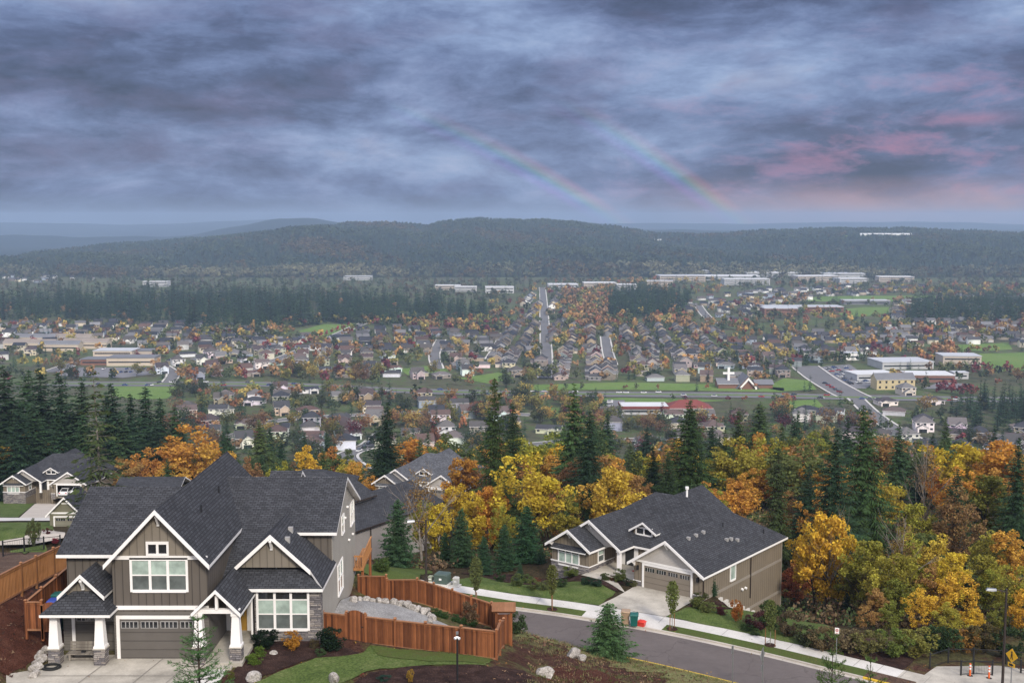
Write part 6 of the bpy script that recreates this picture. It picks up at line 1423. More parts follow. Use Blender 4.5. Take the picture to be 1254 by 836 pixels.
for P in (((372, 411), (366, 405), (395, 397), (438, 397), (436, 404), (405, 411)), ((136, 485), (140, 471), (200, 471), (222, 474), (205, 488), (170, 489)), ((1190, 443), (1200, 433), (1290, 431), (1290, 452), (1215, 455)),
          ((648, 478), (655, 471), (760, 468), (900, 471), (960, 475), (960, 480), (760, 477)), ((935, 475), (960, 463), (992, 466), (1000, 477), (960, 479)), ((945, 492), (1000, 489), (1010, 499), (950, 501)),
          ((985, 369), (1000, 363), (1080, 362), (1150, 362), (1145, 368), (1060, 370)), ((1030, 386), (1022, 379), (1060, 376), (1100, 376), (1090, 383), (1055, 388)), ((655, 512), (668, 499), (690, 500), (690, 512)), ((700, 489), (760, 487), (840, 489), (900, 490), (840, 493), (760, 492)),
          ((1165, 431), (1170, 422), (1235, 420), (1240, 428)), ((560, 463), (610, 456), (640, 460), (600, 470)), ((490, 452), (540, 446), (550, 454), (500, 460))):
    vsheet('field', VP(*P), FIELD, .12)
def vroad(name, pts, wd, off=.3, mat=None, walk=True):
    C = catmull(np.array(VP(*pts)), 8); T = np.gradient(C, axis=0); T /= np.linalg.norm(T, axis=1)[:, None]; N = np.stack([-T[:, 1], T[:, 0]], 1); m = MB(); mat = mat or VROAD
    L = C + N * wd / 2; Rr = C - N * wd / 2; P3 = lambda p, o_: (p[0], p[1], vz(p[0], p[1]) + o_)
    for i in range(len(C) - 1): m.poly([P3(L[i], off), P3(Rr[i], off), P3(Rr[i + 1], off), P3(L[i + 1], off)])
    BLK.append([tuple(p) for p in (C + N * (wd / 2 + 1.5))] + [tuple(p) for p in (C - N * (wd / 2 + 1.5))][::-1])
    o = tag(m.build(name, mat, None, fix=False), kind='structure')
    if walk:
        m = MB()
        for a, b in ((wd / 2 + .4, wd / 2 + 2.0), (-wd / 2 - 2.0, -wd / 2 - .4)):
            for i in range(len(C) - 1): m.poly([P3(C[i] + N[i] * a, off + .1), P3(C[i] + N[i] * b, off + .1), P3(C[i + 1] + N[i + 1] * b, off + .1), P3(C[i + 1] + N[i + 1] * a, off + .1)])
        tag(m.build('valley_pavement', WALK, None, fix=False), kind='structure')
    return C, N
HW = vroad('highway', [(60, 470), (200, 470.5), (330, 471), (480, 478), (640, 482), (900, 484), (1060, 487), (1254, 490), (1360, 491)], 26, .35, None, False)
m = MB()
for i in range(len(HW[0]) - 1):
    a, b, na, nb_ = HW[0][i], HW[0][i + 1], HW[1][i], HW[1][i + 1]
    for s0, s1 in ((-2.5, 2.5),): m.poly([(*(a + na * s0), vz(*a) + .45), (*(a + na * s1), vz(*a) + .45), (*(b + nb_ * s1), vz(*b) + .45), (*(b + nb_ * s0), vz(*b) + .45)])
tag(m.build('highway_median', FIELD, None, fix=False), kind='structure')
vroad('valley_street', [(667, 463), (669, 440), (668, 415), (667, 400), (666, 380), (665, 362), (664, 352)], 9)
vroad('valley_street', [(300, 455), (340, 440), (390, 420), (430, 402), (445, 396)], 8)
vroad('valley_street', [(749, 447), (744, 430), (741, 412)], 8); vroad('valley_street', [(536, 452), (532, 434), (540, 416)], 8); vroad('valley_street', [(600, 440), (612, 420), (618, 408)], 7)
vroad('valley_street', [(985, 448), (1005, 463), (1030, 478), (1048, 487)], 22); vroad('valley_street', [(1048, 488), (1066, 505), (1090, 522), (1120, 538), (1150, 556), (1180, 572)], 9); vroad('valley_street', [(1160, 556), (1200, 566), (1254, 575)], 9)
vroad('valley_street', [(440, 580), (425, 560), (455, 543), (470, 530)], 9); vroad('valley_street', [(300, 520), (370, 512), (440, 508), (520, 505), (600, 506), (650, 508)], 8); vroad('valley_street', [(640, 545), (700, 540), (780, 538), (850, 535)], 8)
vroad('valley_street', [(60, 456), (100, 443), (140, 437)], 12); vroad('valley_street', [(855, 374), (862, 384), (874, 396)], 9); vroad('valley_street', [(200, 448), (212, 458), (205, 470)], 8)
vsheet('car_park', VP((1006, 449), (1040, 446), (1072, 468), (1060, 476), (1035, 476)), VLOT, .28)
vsheet('car_park', VP((70, 460), (95, 450), (180, 450), (190, 458), (150, 463)), VLOT, .28)
vsheet('car_park', VP((742, 509), (745, 490), (765, 490), (764, 511)), VLOT, .28)
vsheet('car_park', VP((1130, 476), (1150, 468), (1185, 470), (1190, 478)), VLOT, .28)
# --- landmark buildings, every one with its own walls, roof and windows
def paint(c): return lambda: c
PAINT = {}
def P_(name, col):
    if name not in PAINT: PAINT[name] = plain(name, col, .7, .2, .08, .1)
    return PAINT[name]
def block(label, cat, px, v, w, d, h, wall, roofm, rot=0.0, roof='flat', rh=2.5, win=True, name='building', over=.4, parapet=True):
    x, y = onz(px, v); rt = thing(name, label, cat, (x, y, 0), R(rot)); BLK.append([(x + a * math.cos(R(rot)) - b * math.sin(R(rot)), y + a * math.sin(R(rot)) + b * math.cos(R(rot))) for a, b in ((-w / 2 - 2, -2), (w / 2 + 2, -2), (w / 2 + 2, d + 2), (-w / 2 - 2, d + 2))])
    m = MB(); m.box(-w / 2, w / 2, 0, d, -1, h); m.build('wall', wall, rt)
    m = MB(); t2 = MB()
    if roof == 'flat': m.box(-w / 2 - over, w / 2 + over, -over, d + over, h, h + .6)
    elif roof == 'gable': gable(m, t2, 'x', d / 2, d / 2 + .6, -w / 2 - .6, w / 2 + .6, h - .1, rh / (d / 2)); t3 = MB(); t3.prism([(0, h), (d, h), (d / 2, h + rh - .3)], 'x', -w / 2, w / 2); t3.build('gable_wall', wall, rt)
    else: 
        e = min(w, d) / 2; a, b = (w / 2 - e, 0) if w > d else (0, 0)
        slab(m, t2, [(-w / 2 - .6, -.6, h), (w / 2 + .6, -.6, h), (a, d / 2, h + rh), (-a - .01, d / 2, h + rh)]); slab(m, t2, [(w / 2 + .6, d + .6, h), (-w / 2 - .6, d + .6, h), (-a - .01, d / 2, h + rh), (a, d / 2, h + rh)])
        slab(m, t2, [(w / 2 + .6, -.6, h), (w / 2 + .6, d + .6, h), (a, d / 2, h + rh)]); slab(m, t2, [(-w / 2 - .6, d + .6, h), (-w / 2 - .6, -.6, h), (-a - .01, d / 2, h + rh)])
    r = m.build('roof', roofm, rt)
    if t2.v: t2.build('roof_trim', WHITE, r)
    if win:
        n = max(2, int(w / 5)); nf = max(1, int(h / 3.6))
        for f in range(nf):
            z = h * (f + .5) / nf
            if win == 'each':
                for i in range(n): u = -w / 2 + w * (i + .5) / n; m = MB(); m.box(u - .8, u + .8, -.06, -.002, z - .9, z + .8); m.build('window', PANE_D, rt)
            else: m = MB(); m.box(-w / 2 + 1.5, w / 2 - 1.5, -.06, -.002, z - .6, z + .6); m.build('window_band', PANE_D, rt)
    return rt
WHT = P_('white_flat_roof', (.58, .58, .58)); GRF = P_('grey_roof', (.16, .16, .17)); BEI = P_('beige_render', (.5, .42, .33)); CRM = P_('cream_yellow_siding', (.5, .41, .24)); RDR = P_('red_metal_roof', (.19, .05, .04)); TAN = P_('tan_wall', (.42, .36, .3)); BRK = P_('brick_brown_wall', (.2, .1, .07)); PALE = P_('pale_grey_wall', (.42, .42, .42)); LGR = P_('light_grey_roof', (.45, .46, .48))
b_ = block('long shop with white flat roof edged by a red band, below the highway', 'shop', 790, 508, 31, 20, 5, PALE, WHT, 0)
m = MB(); m.box(-16.2, 16.2, -.9, -.45, 4.2, 5.9); m.box(15.95, 16.3, -.45, 20.5, 4.2, 5.9); m.box(-16.3, -15.95, -.45, 20.5, 4.2, 5.9); m.build('red_fascia', RDR, b_)
block('red roofed shop just right of the white flat roofed one', 'shop', 845, 508, 30, 18, 4.5, PALE, RDR, 0, 'hip', 4.5)
block('yellow two storey hall with grey gabled roof and a row of windows', 'hall', 1097, 477, 30, 13, 8, CRM, GRF, 4, 'gable', 4, 'each')
block('low white roofed school block behind the yellow hall, left one', 'school building', 1074, 466, 34, 24, 5, PALE, WHT, 8); block('wide white roofed school block right of the yellow hall', 'school building', 1141, 468, 36, 26, 5.5, BRK, WHT, -3)
block('pale school wing farthest back among the white roofs', 'school building', 1112, 452, 46, 34, 6, PALE, LGR, 5); block('beige school gym with high flat roof by the right playing field', 'gym', 1178, 450, 33, 24, 10, TAN, LGR, -4); block('small pale annex below the beige gym', 'school building', 1177, 464, 12, 10, 5, PALE, LGR, 0, 'flat', 2.5)
block('small white two storey house by the school car park', 'house', 1044, 441, 12, 10, 6.5, WHITE, LGR, 0)
block('long beige shopping building with flat roof left of the highway field', 'shop', 160, 448, 42, 24, 7, BEI, GRF, 3); block('beige shop with stepped flat roof behind the long beige one', 'shop', 138, 441, 36, 24, 8.5, BEI, LGR, 0); block('low dark canopied shop at the left end of the beige shops', 'shop', 118, 447, 28, 20, 5, BRK, GRF, 0); block('beige corner store at right end of the beige shops', 'shop', 172, 439, 24, 20, 7, TAN, GRF, 0)
for i, (px, v, w) in enumerate(((35, 428, 52), (72, 430, 40), (104, 427, 46), (40, 421, 46), (85, 421, 44))): block(f'long beige terrace above the left shops, {order[i]} of five from front left', 'flats', px, v, w, 12, 7, BEI, GRF if i % 2 else P_('tan_roof', (.24, .2, .17)), -4, 'gable', 3)
block('long low school with pale roof beside the far sports fields', 'school', 985, 383, 110, 36, 8, BRK, LGR, 0); block('grandstand building between the far sports fields', 'grandstand', 1062, 373, 70, 26, 6, GRF, LGR, 0); block('brick school hall left of the long pale roofed school', 'school', 958, 386, 48, 30, 9, BRK, LGR, 0)
for i, (px, v, w, d) in enumerate(((836, 345, 95, 60), (893, 343, 130, 70), (948, 340, 120, 70), (1003, 345, 90, 50), (1034, 341, 90, 60), (915, 349, 90, 40), (975, 336, 120, 50), (1046, 347, 60, 40), (865, 338, 70, 50), (735, 352, 62, 40), (690, 354, 55, 40), (768, 356, 36, 30), (808, 351, 50, 30), (612, 359, 50, 30), (570, 357, 40, 26), (548, 355, 46, 26), (438, 343, 60, 20), (190, 351, 50, 16), (1098, 346, 70, 40))):
    block(f'white roofed warehouse below the far hills, {order[i]} of its cluster' if i < 9 else f'small pale industrial building along the far valley edge, {order[i - 9]} of ten', 'warehouse', px, v, w, d, rnd.uniform(8, 12), PALE if i % 3 else TAN, WHT if i % 4 else LGR, rnd.uniform(-6, 6), name='warehouse')
x, y = onz(892, 474.5); rt = thing('cross', 'tall white cross standing before the church', 'cross', (x, y, 0))
m = MB(); m.box(-.9, .9, -.6, .6, -1, 15.8); m.build('upright', WHITE, rt); m = MB(); m.box(-4.4, -.902, -.5, .5, 10.6, 12.1); m.build('cross_arm', WHITE, rt); m = MB(); m.box(.902, 4.4, -.5, .5, 10.6, 12.1); m.build('cross_arm', WHITE, rt); BLK.append([(x - 16, y - 60), (x + 32, y - 60), (x + 32, y + 6), (x - 16, y + 6)])
x, y = onz(916, 476.5); rt = thing('church', 'dark roofed church with white A shaped front beside the cross', 'church', (x, y, 0)); BLK.append([(x - 16, y - 3), (x + 18, y - 3), (x + 18, y + 26), (x - 16, y + 26)])
m = MB(); pent(m, 'y', -7, 7, 0, 22, -1, 2.0, 9.6); m.build('wall', BRK, rt); rf, tr = MB(), MB(); gable(rf, tr, 'y', 0, 9.0, -1.0, 23, .2, 1.13, .4); r = rf.build('roof', GRF, rt); tr.build('roof_trim', GRF, r)
m = MB(); rake(m, (0, -1.55, 9.2), (-6.6, -1.55, 1.6), 2.0, .3); rake(m, (0, -1.551, 9.2), (6.6, -1.551, 1.6), 2.0, .3); m.box(-6.6, -5.2, -1.85, -1.552, -.5, 1.5); m.box(5.2, 6.6, -1.85, -1.552, -.5, 1.5); m.build('white_gable_frame', WHITE, rt)
m = MB(); m.box(-22, -7.02, 4, 20, -1, 4); m.build('side_wing', BRK, rt); rf, tr = MB(), MB(); gable(rf, tr, 'x', 12, 9, -23, -6, 3.6, .4); rf.build('roof', GRF, rt); tr.build('roof_trim', WHITE, rt)
m = MB(); m.box(7.02, 20, 5, 18, -1, 3.6); m.build('side_wing', BRK, rt); rf, tr = MB(), MB(); gable(rf, tr, 'x', 11.5, 7.5, 6, 21, 3.2, .4); rf.build('roof', GRF, rt); tr.build('roof_trim', GRF, rt)
# --- houses
def vhouse(k):
    """walls, roof and openings of one small house type, front towards -y"""
    w, r_, t_, o_ = MB(), MB(), MB(), MB()
    W, D, H = ((12, 9, 5.4), (14, 10, 3.2), (10, 10, 5.6), (15, 9, 3.0), (11, 11, 5.8))[k]; s = (.55, .45, .7, .42, .6)[k]
    if k in (1, 4):
        w.box(-W / 2, W / 2, 0, D, -2, H); e = D / 2; rr = D / 2 * s; a = max(.3, W / 2 - e)
        P = [(-W / 2 - .5, -.5, H - .1), (W / 2 + .5, -.5, H - .1), (W / 2 + .5, D + .5, H - .1), (-W / 2 - .5, D + .5, H - .1)]; q1, q2 = (-a, D / 2, H + rr), (a, D / 2, H + rr)
        slab(r_, t_, [P[0], P[1], q2, q1]); slab(r_, t_, [P[2], P[3], q1, q2]); slab(r_, t_, [P[1], P[2], q2]); slab(r_, t_, [P[3], P[0], q1])
    else:
        pent(w, 'x', 0, D, -W / 2, W / 2, -2, H, H + D / 2 * s - .1); gable(r_, t_, 'x', D / 2, D / 2 + .5, -W / 2 - .4, W / 2 + .4, H - .2, s)
    gw = 3.2; gx = (2.2, -3.2, 1.2, 3.6, -1.5)[k]; gh = (3.0, 2.9, 5.0, 2.9, 3.0)[k]
    pent(w, 'y', gx - gw, gx + gw, -3.5, .5, -2, gh, gh + gw * s - .1); gable(r_, t_, 'y', gx, gw + .4, -4, D * .5, gh - .2, s)
    o_.box(gx - 2.3, gx + 2.3, -3.56, -3.502, 0, 2.2)
    for u in (-W / 2 + 1.6, W / 2 - 1.6, 0):
        for z in ((1.2,) if H < 4 else (1.2, 4.0)):
            if abs(u - gx) < gw + .8 and z < gh: continue
            o_.box(u - .8, u + .8, -.05, -.002, z, z + 1.2)
    for yv in (2.2, 6.2):
        o_.box(W / 2 + .002, W / 2 + .05, yv, yv + 1.3, H - 1.9, H - .7); o_.box(-W / 2 - .05, -W / 2 - .002, yv, yv + 1.3, H - 1.9, H - .7)
    return w, r_, t_, o_
HP = []; HS = []
for k in range(5):
    w_, r_, t_, o_ = vhouse(k); parts_ = []
    b = len(w_.v); w_.v += o_.v; w_.f += [tuple(b + q for q in f) for f in o_.f]; w_.m += [1] * len(o_.f); b = len(r_.v); r_.v += t_.v; r_.f += [tuple(b + q for q in f) for f in t_.f]; r_.m += [1] * len(t_.f)
    for mb, nm, mt in ((w_, 'wall', [WALLC, PANE_D]), (r_, 'roof', [ROOFC, WHITE])): parts_.append((nm, meshof(mb, nm, mt)))
    HP.append(parts_); j = MB()
    for i, mb in enumerate(vhouse(k)):
        b = len(j.v); j.v += mb.v; j.f += [tuple(b + q for q in f) for f in mb.f]; j.m += [i] * len(mb.f)
    HS.append(meshof(j, 'house', [WALLC, ROOFC, WHITE, PANE_D]))
WALLS = [('white', (.74, .73, .7)), ('white', (.74, .73, .7)), ('beige', (.5, .43, .34)), ('pale grey', (.5, .5, .5)), ('tan', (.36, .29, .21)), ('grey blue', (.3, .34, .4)), ('taupe', (.26, .22, .18)), ('cream', (.62, .55, .42))]
DARKW = [('taupe', (.22, .19, .16)), ('grey', (.24, .24, .25)), ('beige', (.4, .35, .28)), ('tan', (.3, .24, .17))]
lots = []
def suburb(P, ang, rows, lot, walls, prob=.9, block=True):
    P = VP(*P); cx = sum(p[0] for p in P) / len(P); cy = sum(p[1] for p in P) / len(P); ca, sa = math.cos(R(ang)), math.sin(R(ang)); Rm = max(math.hypot(p[0] - cx, p[1] - cy) for p in P)
    j = -int(Rm / rows) - 1
    while j * rows < Rm:
        st = []
        i = -int(Rm / lot)
        while i * lot < Rm:
            for sgn in (-1, 1):
                a = i * lot + rnd.uniform(-1.5, 1.5); b = j * rows + sgn * (rows * .24); x = cx + a * ca - b * sa; y = cy + a * sa + b * ca
                if inpoly(x, y, P) and rnd.random() < prob and not any(inpoly(x, y, q) for q in BLK): lots.append((x, y, R(ang) + (math.pi if sgn > 0 else 0) * 1 + (0 if sgn > 0 else 0) + rnd.uniform(-.2, .2), c(walls)))
            i += 1
        j += 1
suburb(((0, 447), (0, 398), (110, 397), (250, 399), (335, 405), (300, 425), (200, 432), (120, 415)), 12, 50, 20, WALLS, .8)
suburb(((180, 465), (230, 432), (320, 412), (372, 413), (420, 415), (330, 452), (300, 466)), 25, 50, 21, WALLS, .75)
suburb(((340, 452), (440, 405), (480, 402), (600, 412), (655, 402), (655, 470), (560, 465), (430, 462)), 8, 50, 20, WALLS + DARKW, .75)
suburb(((678, 464), (677, 398), (720, 402), (860, 400), (890, 412), (880, 440), (760, 466)), 86, 40, 14.5, DARKW, .97)
suburb(((600, 448), (612, 398), (656, 398), (656, 448)), 86, 40, 14.5, DARKW, .97)
suburb(((640, 397), (640, 362), (690, 362), (700, 397)), 86, 44, 17, DARKW + WALLS, .8)
suburb(((770, 466), (880, 442), (890, 412), (1000, 410), (1130, 405), (1254, 398), (1300, 408), (1254, 428), (1165, 420), (1040, 438), (1000, 445), (960, 462), (880, 469)), -6, 52, 21, WALLS + DARKW, .75)
suburb(((1080, 400), (1100, 366), (1254, 362), (1300, 362), (1300, 398), (1200, 402)), -3, 60, 22, WALLS, .6)
suburb(((870, 398), (820, 372), (960, 352), (1150, 352), (960, 374), (900, 398)), 3, 60, 22, WALLS, .5)
suburb(((0, 345), (0, 338), (80, 340), (140, 342), (60, 347)), 3, 70, 26, WALLS, .4)
suburb(((215, 500), (330, 478), (480, 487), (620, 492), (640, 520), (560, 560), (430, 570), (300, 545), (210, 530)), 10, 50, 20, WALLS, .55)
suburb(((650, 528), (700, 516), (770, 513), (900, 512), (930, 525), (860, 558), (720, 552)), -4, 50, 20, WALLS, .55)
suburb(((1050, 505), (1090, 498), (1170, 530), (1254, 522), (1300, 530), (1300, 600), (1200, 585), (1120, 590), (1060, 560), (1000, 530), (960, 507)), -20, 48, 19, WALLS, .75)
suburb(((1050, 500), (1070, 482), (1160, 482), (1165, 498), (1100, 505)), 8, 44, 18, WALLS, .7)
# bigger houses that stand clear between the trees
for px, v, rz_, wl in ((368, 566, 200, ('pink grey', (.5, .4, .35))), (382, 570, 20, ('cream', (.6, .52, .45))), (432, 528, 150, ('beige', (.5, .45, .38))), (300, 548, 20, ('white', (.7, .68, .66))), (1085, 548, -20, ('beige', (.5, .44, .36))), (1115, 543, 10, ('pale grey', (.55, .56, .58))), (1200, 541, -15, ('tan', (.45, .36, .26))), (1225, 540, -10, ('beige', (.5, .42, .32))), (1250, 541, -12, ('cream', (.6, .5, .38))), (1244, 555, 5, ('grey blue', (.4, .45, .5))), (1075, 562, 40, ('cream', (.62, .56, .5))), (1180, 595, 20, ('white', (.7, .7, .7))), (1195, 605, 15, ('beige', (.5, .45, .4)))):
    x, y = onz(px, v, 2.0); lots.append((x, y, R(rz_), wl))
def nearby(x, y, hs, d):
    return any((x - a) ** 2 + (y - b) ** 2 < d * d for a, b in hs.get((int(x // 40), int(y // 40)), ()))
seen = {}; L2 = []
lots.reverse()
for l in lots:
    x, y = l[:2]; k = [(int(x // 40) + i, int(y // 40) + j) for i in (-1, 0, 1) for j in (-1, 0, 1)]
    if any((x - a) ** 2 + (y - b) ** 2 < 12.5 ** 2 for q in k for a, b in seen.get(q, ())): continue
    seen.setdefault((int(x // 40), int(y // 40)), []).append((x, y)); L2.append(l)
L2.sort(key=lambda l: l[1]); 
L2 = [l for l in L2 if l[1] > 470 and abs(l[0] / l[1]) < .52]
def placed(l):   # 300 that show largest: nearest to the camera, in frame
    px, py = proj(l[0], l[1], 4); return -15 < px < 1269
inframe = [l for l in L2 if placed(l)]; single = inframe[:290]; rest = inframe[290:]
HOUSES = []
for x, y, rz_, (wn, wc) in single:
    k = rnd.randrange(5); z = vz(x, y); col = (*[v * rnd.uniform(.85, 1.1) for v in wc], 1); far = y > 800
    if far:
        o = bpy.data.objects.new('house', HS[k]); COL.objects.link(o); o.color = col
    else:
        o = bpy.data.objects.new('house', None); COL.objects.link(o)
        for nm, me in HP[k]:
            q = bpy.data.objects.new(nm, me); COL.objects.link(q); q.parent = o; q.color = col
    o.location = (x, y, z); o.rotation_euler = (0, 0, rz_); o['category'] = 'house'; o['group'] = 'houses of the valley town'
    px, py = proj(x, y, z + 4); HOUSES.append((o, wn, 'house', px, py, 6 + (2 if k in (0, 2, 4) else 0), k))
# the rest of the town: one object
def mass_houses():
    g = np.random.default_rng(5); V, T, Q3, Q4 = [], [], [], []
    ROOFS = np.array([(.035, .037, .045), (.06, .058, .06), (.1, .088, .08), (.15, .145, .145), (.09, .055, .045), (.045, .046, .055)])
    for x, y, rz_, (wn, wc) in rest:
        W, D, H = g.uniform(9.5, 13.5), g.uniform(8, 10.5), g.uniform(3.0, 5.6); ca, sa = math.cos(rz_), math.sin(rz_); z = vz(x, y); rc = ROOFS[g.integers(0, 6)] * g.uniform(.8, 1.2); wc = np.array(wc) * g.uniform(.85, 1.1)
        def P(a, b, q): return (x + a * ca - b * sa, y + a * sa + b * ca, z + q)
        b = len(V); w2, d2 = W / 2, D / 2
        V += [P(-w2, -d2, -1), P(w2, -d2, -1), P(w2, d2, -1), P(-w2, d2, -1), P(-w2, -d2, H), P(w2, -d2, H), P(w2, d2, H), P(-w2, d2, H), P(-w2, 0, H + d2 * .55), P(w2, 0, H + d2 * .55)]; T += [wc] * 10
        Q4 += [(b, b + 1, b + 5, b + 4), (b + 1, b + 2, b + 6, b + 5), (b + 2, b + 3, b + 7, b + 6), (b + 3, b, b + 4, b + 7)]; Q3 += [(b + 5, b + 6, b + 9), (b + 7, b + 4, b + 8)]
        b = len(V); o_ = .5; V += [P(-w2 - o_, -d2 - o_, H - .2), P(w2 + o_, -d2 - o_, H - .2), P(w2 + o_, 0, H + d2 * .58 + .1), P(-w2 - o_, 0, H + d2 * .58 + .1), P(w2 + o_, d2 + o_, H - .2), P(-w2 - o_, d2 + o_, H - .2)]; T += [rc] * 6
        Q4 += [(b, b + 1, b + 2, b + 3), (b + 3, b + 2, b + 4, b + 5)]
        gx = g.uniform(-3, 3); b = len(V); V += [P(gx - 3, -d2 - 3, -1), P(gx + 3, -d2 - 3, -1), P(gx + 3, -d2 - 3, 2.8), P(gx, -d2 - 3, 4.6), P(gx - 3, -d2 - 3, 2.8), P(gx - 3, -d2, -1), P(gx + 3, -d2, -1), P(gx + 3, -d2, 2.8), P(gx - 3, -d2, 2.8)]; T += [wc * 1.1] * 9
        Q4 += [(b, b + 1, b + 2, b + 4), (b + 1, b + 6, b + 7, b + 2), (b + 5, b, b + 4, b + 8)]; Q3 += [(b + 4, b + 2, b + 3)]
        b = len(V); V += [P(gx - 3.4, -d2 - 3.4, 2.6), P(gx, -d2 - 3.4, 4.8), P(gx, 0, 4.8), P(gx - 3.4, 0, 2.6), P(gx + 3.4, -d2 - 3.4, 2.6), P(gx + 3.4, 0, 2.6)]; T += [rc] * 6; Q4 += [(b, b + 1, b + 2, b + 3), (b + 1, b + 4, b + 5, b + 2)]
        b = len(V); V += [P(gx - 2.3, -d2 - 3.06, 0), P(gx + 2.3, -d2 - 3.06, 0), P(gx + 2.3, -d2 - 3.06, 2.2), P(gx - 2.3, -d2 - 3.06, 2.2)]; T += [np.array((.6, .58, .55)) * g.choice([1, .3])] * 4; Q4 += [(b, b + 1, b + 2, b + 3)]
        for u in (-w2 + 2, w2 - 2):
            b = len(V); V += [P(u - .8, -d2 - .05, H - 2), P(u + .8, -d2 - .05, H - 2), P(u + .8, -d2 - .05, H - .8), P(u - .8, -d2 - .05, H - .8)]; T += [np.array((.03, .03, .035))] * 4; Q4 += [(b, b + 1, b + 2, b + 3)]
    me = npmesh('distant_town', np.array(V), [np.array(Q3), np.array(Q4)], [STUFFHOUSE], None, np.array(T)); o = bpy.data.objects.new('distant_town', me); COL.objects.link(o); tag(o, 'small distant houses of the valley town reading as one mass', 'houses', kind='stuff')
mass_houses()
print('houses', len(single), len(rest))
# --- cars in the valley: small, one mesh each
def tinycar():
    m = MB(); m.taper(0, 0, .35, .85, 2.2, .88, 2.1, .84); m.taper(-.2, 0, .85, 1.45, 1.3, .8, .9, .66, 1)
    for x in (-1.35, 1.35): m.box(x - .3, x + .3, -.9, .9, 0, .349, 2)
    return meshof(m, 'car', [CARP, PANE_D, RUBBER])
TC = tinycar(); CARS = []
CCOL = [('white', (.75, .75, .75)), ('silver', (.5, .5, .52)), ('black', (.02, .02, .025)), ('dark grey', (.1, .1, .11)), ('red', (.35, .02, .02)), ('blue', (.03, .07, .22))]
def tcar(x, y, a, name='car'):
    n, cc = c(CCOL); o = bpy.data.objects.new('parked_car', TC); COL.objects.link(o); o.location = (x, y, vz(x, y) + .4); o.rotation_euler = (0, 0, a); o.color = (*cc, 1); o['category'] = 'car'; o['group'] = 'small cars down in the valley'
    px, py = proj(x, y, 1); CARS.append((o, n, 'car', px, py, 1.5))
HC, HN = HW
for _ in range(60):
    i = rnd.randrange(2, len(HC) - 2); t = HC[i + 1] - HC[i]; s = rnd.choice((-9, -5.5, 5.5, 9)); p = HC[i] + (HC[i + 1] - HC[i]) * rnd.random() + HN[i] * s; 
    if 100 < proj(p[0], p[1], 0)[0] < 1250: tcar(p[0], p[1], math.atan2(t[1], t[0]))
def rowcars(a, b, n, ang, p=.8):
    a, b = onz(*a), onz(*b)
    for i in range(n):
        if rnd.random() < p: t = (i + .5) / n; tcar(a[0] + (b[0] - a[0]) * t, a[1] + (b[1] - a[1]) * t, R(ang) + rnd.uniform(-.05, .05))
rowcars((1012, 451), (1046, 473), 16, 20); rowcars((1020, 449.5), (1054, 471), 16, 20); rowcars((1033, 449), (1064, 470), 12, 20, .6); rowcars((1000, 464), (1030, 482), 7, -50, .7)
rowcars((80, 457), (175, 456), 16, 85, .6); rowcars((95, 453), (180, 452), 12, 85, .5); rowcars((745, 507), (747, 491), 8, 10, .6); rowcars((1130, 541), (1175, 566), 7, -40, .7); rowcars((1150, 551), (1250, 572), 7, -15, .7); rowcars((430, 568), (455, 545), 4, 70, .8)
# --- trees
def fmesh(seed, h, r):
    a, b = fir(seed, h, r, 1.5, 6, 1.2, .55, .06, .3); t = meshof(a, 't', BARK); return joinm([(t, 0), (b, 1)], 'fir_tree', [BARK, NEEDLE])
def joinm(lst, name, mats):
    V, F3, F4, mi3, mi4 = [], [], [], [], []; n = 0
    for me, i in lst:
        V += [tuple(v.co) for v in me.vertices]
        for p in me.polygons:
            q = tuple(n + k for k in p.vertices)
            if len(q) == 4: F4.append(q); mi4.append(i)
            elif len(q) == 3: F3.append(q); mi3.append(i)
        n = len(V)
    F = ([np.array(F3)] if F3 else []) + [np.array(F4)]
    return npmesh(name, np.array(V), F, mats, mi3 + mi4)
MUTE_ = 0
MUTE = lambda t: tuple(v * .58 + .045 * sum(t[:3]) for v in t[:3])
VF = [fmesh(700 + i, 22, 4.6 + .5 * (i % 3)) for i in range(4)]
VB = []
for i in range(5): a, b = broad(720 + i, 9, 3.6, 620, .62, .56, .46, .25, .0, .8, 18, 1.0, 1.45); VB.append(joinm([(meshof(a, 't', BARK), 0), (b, 1)], 'broadleaf_tree', [BARK, LEAF]))
for i in range(2): a, b = broad(740 + i, 12, 2.0, 480, .55, .55, .48, .25, .0, .8, 18, 1.0, 1.7); VB.append(joinm([(meshof(a, 't', BARK), 0), (b, 1)], 'poplar_tree', [BARK, LEAF]))
def freeh(x, y, d):
    kx, ky = int(x // 40), int(y // 40)
    return not any((x - a) ** 2 + (y - b) ** 2 < d * d for i in (-1, 0, 1) for j in (-1, 0, 1) for a, b in seen.get((kx + i, ky + j), ()))
vt = []    # (x, y, h, kind, colour, word)
BB = [(min(p[0] for p in q), max(p[0] for p in q), min(p[1] for p in q), max(p[1] for p in q), q) for q in BLK]
def blocked(x, y): return any(a <= x <= b and e <= y <= f and inpoly(x, y, q) for a, b, e, f, q in BB)
MIXC = [('green', GREENL, .36), ('orange', ORANGE, .09), ('golden yellow', YELLOW, .08), ('yellow-green', YGREEN, .15), ('brown', BROWN, .2), ('rust orange', RUST, .06), ('crimson red', REDL, .06)]
def pickc(): 
    u = rnd.random()
    for n, cc, p in MIXC:
        u -= p
        if u < 0: return n, c(cc)
    return 'green', c(GREENL)
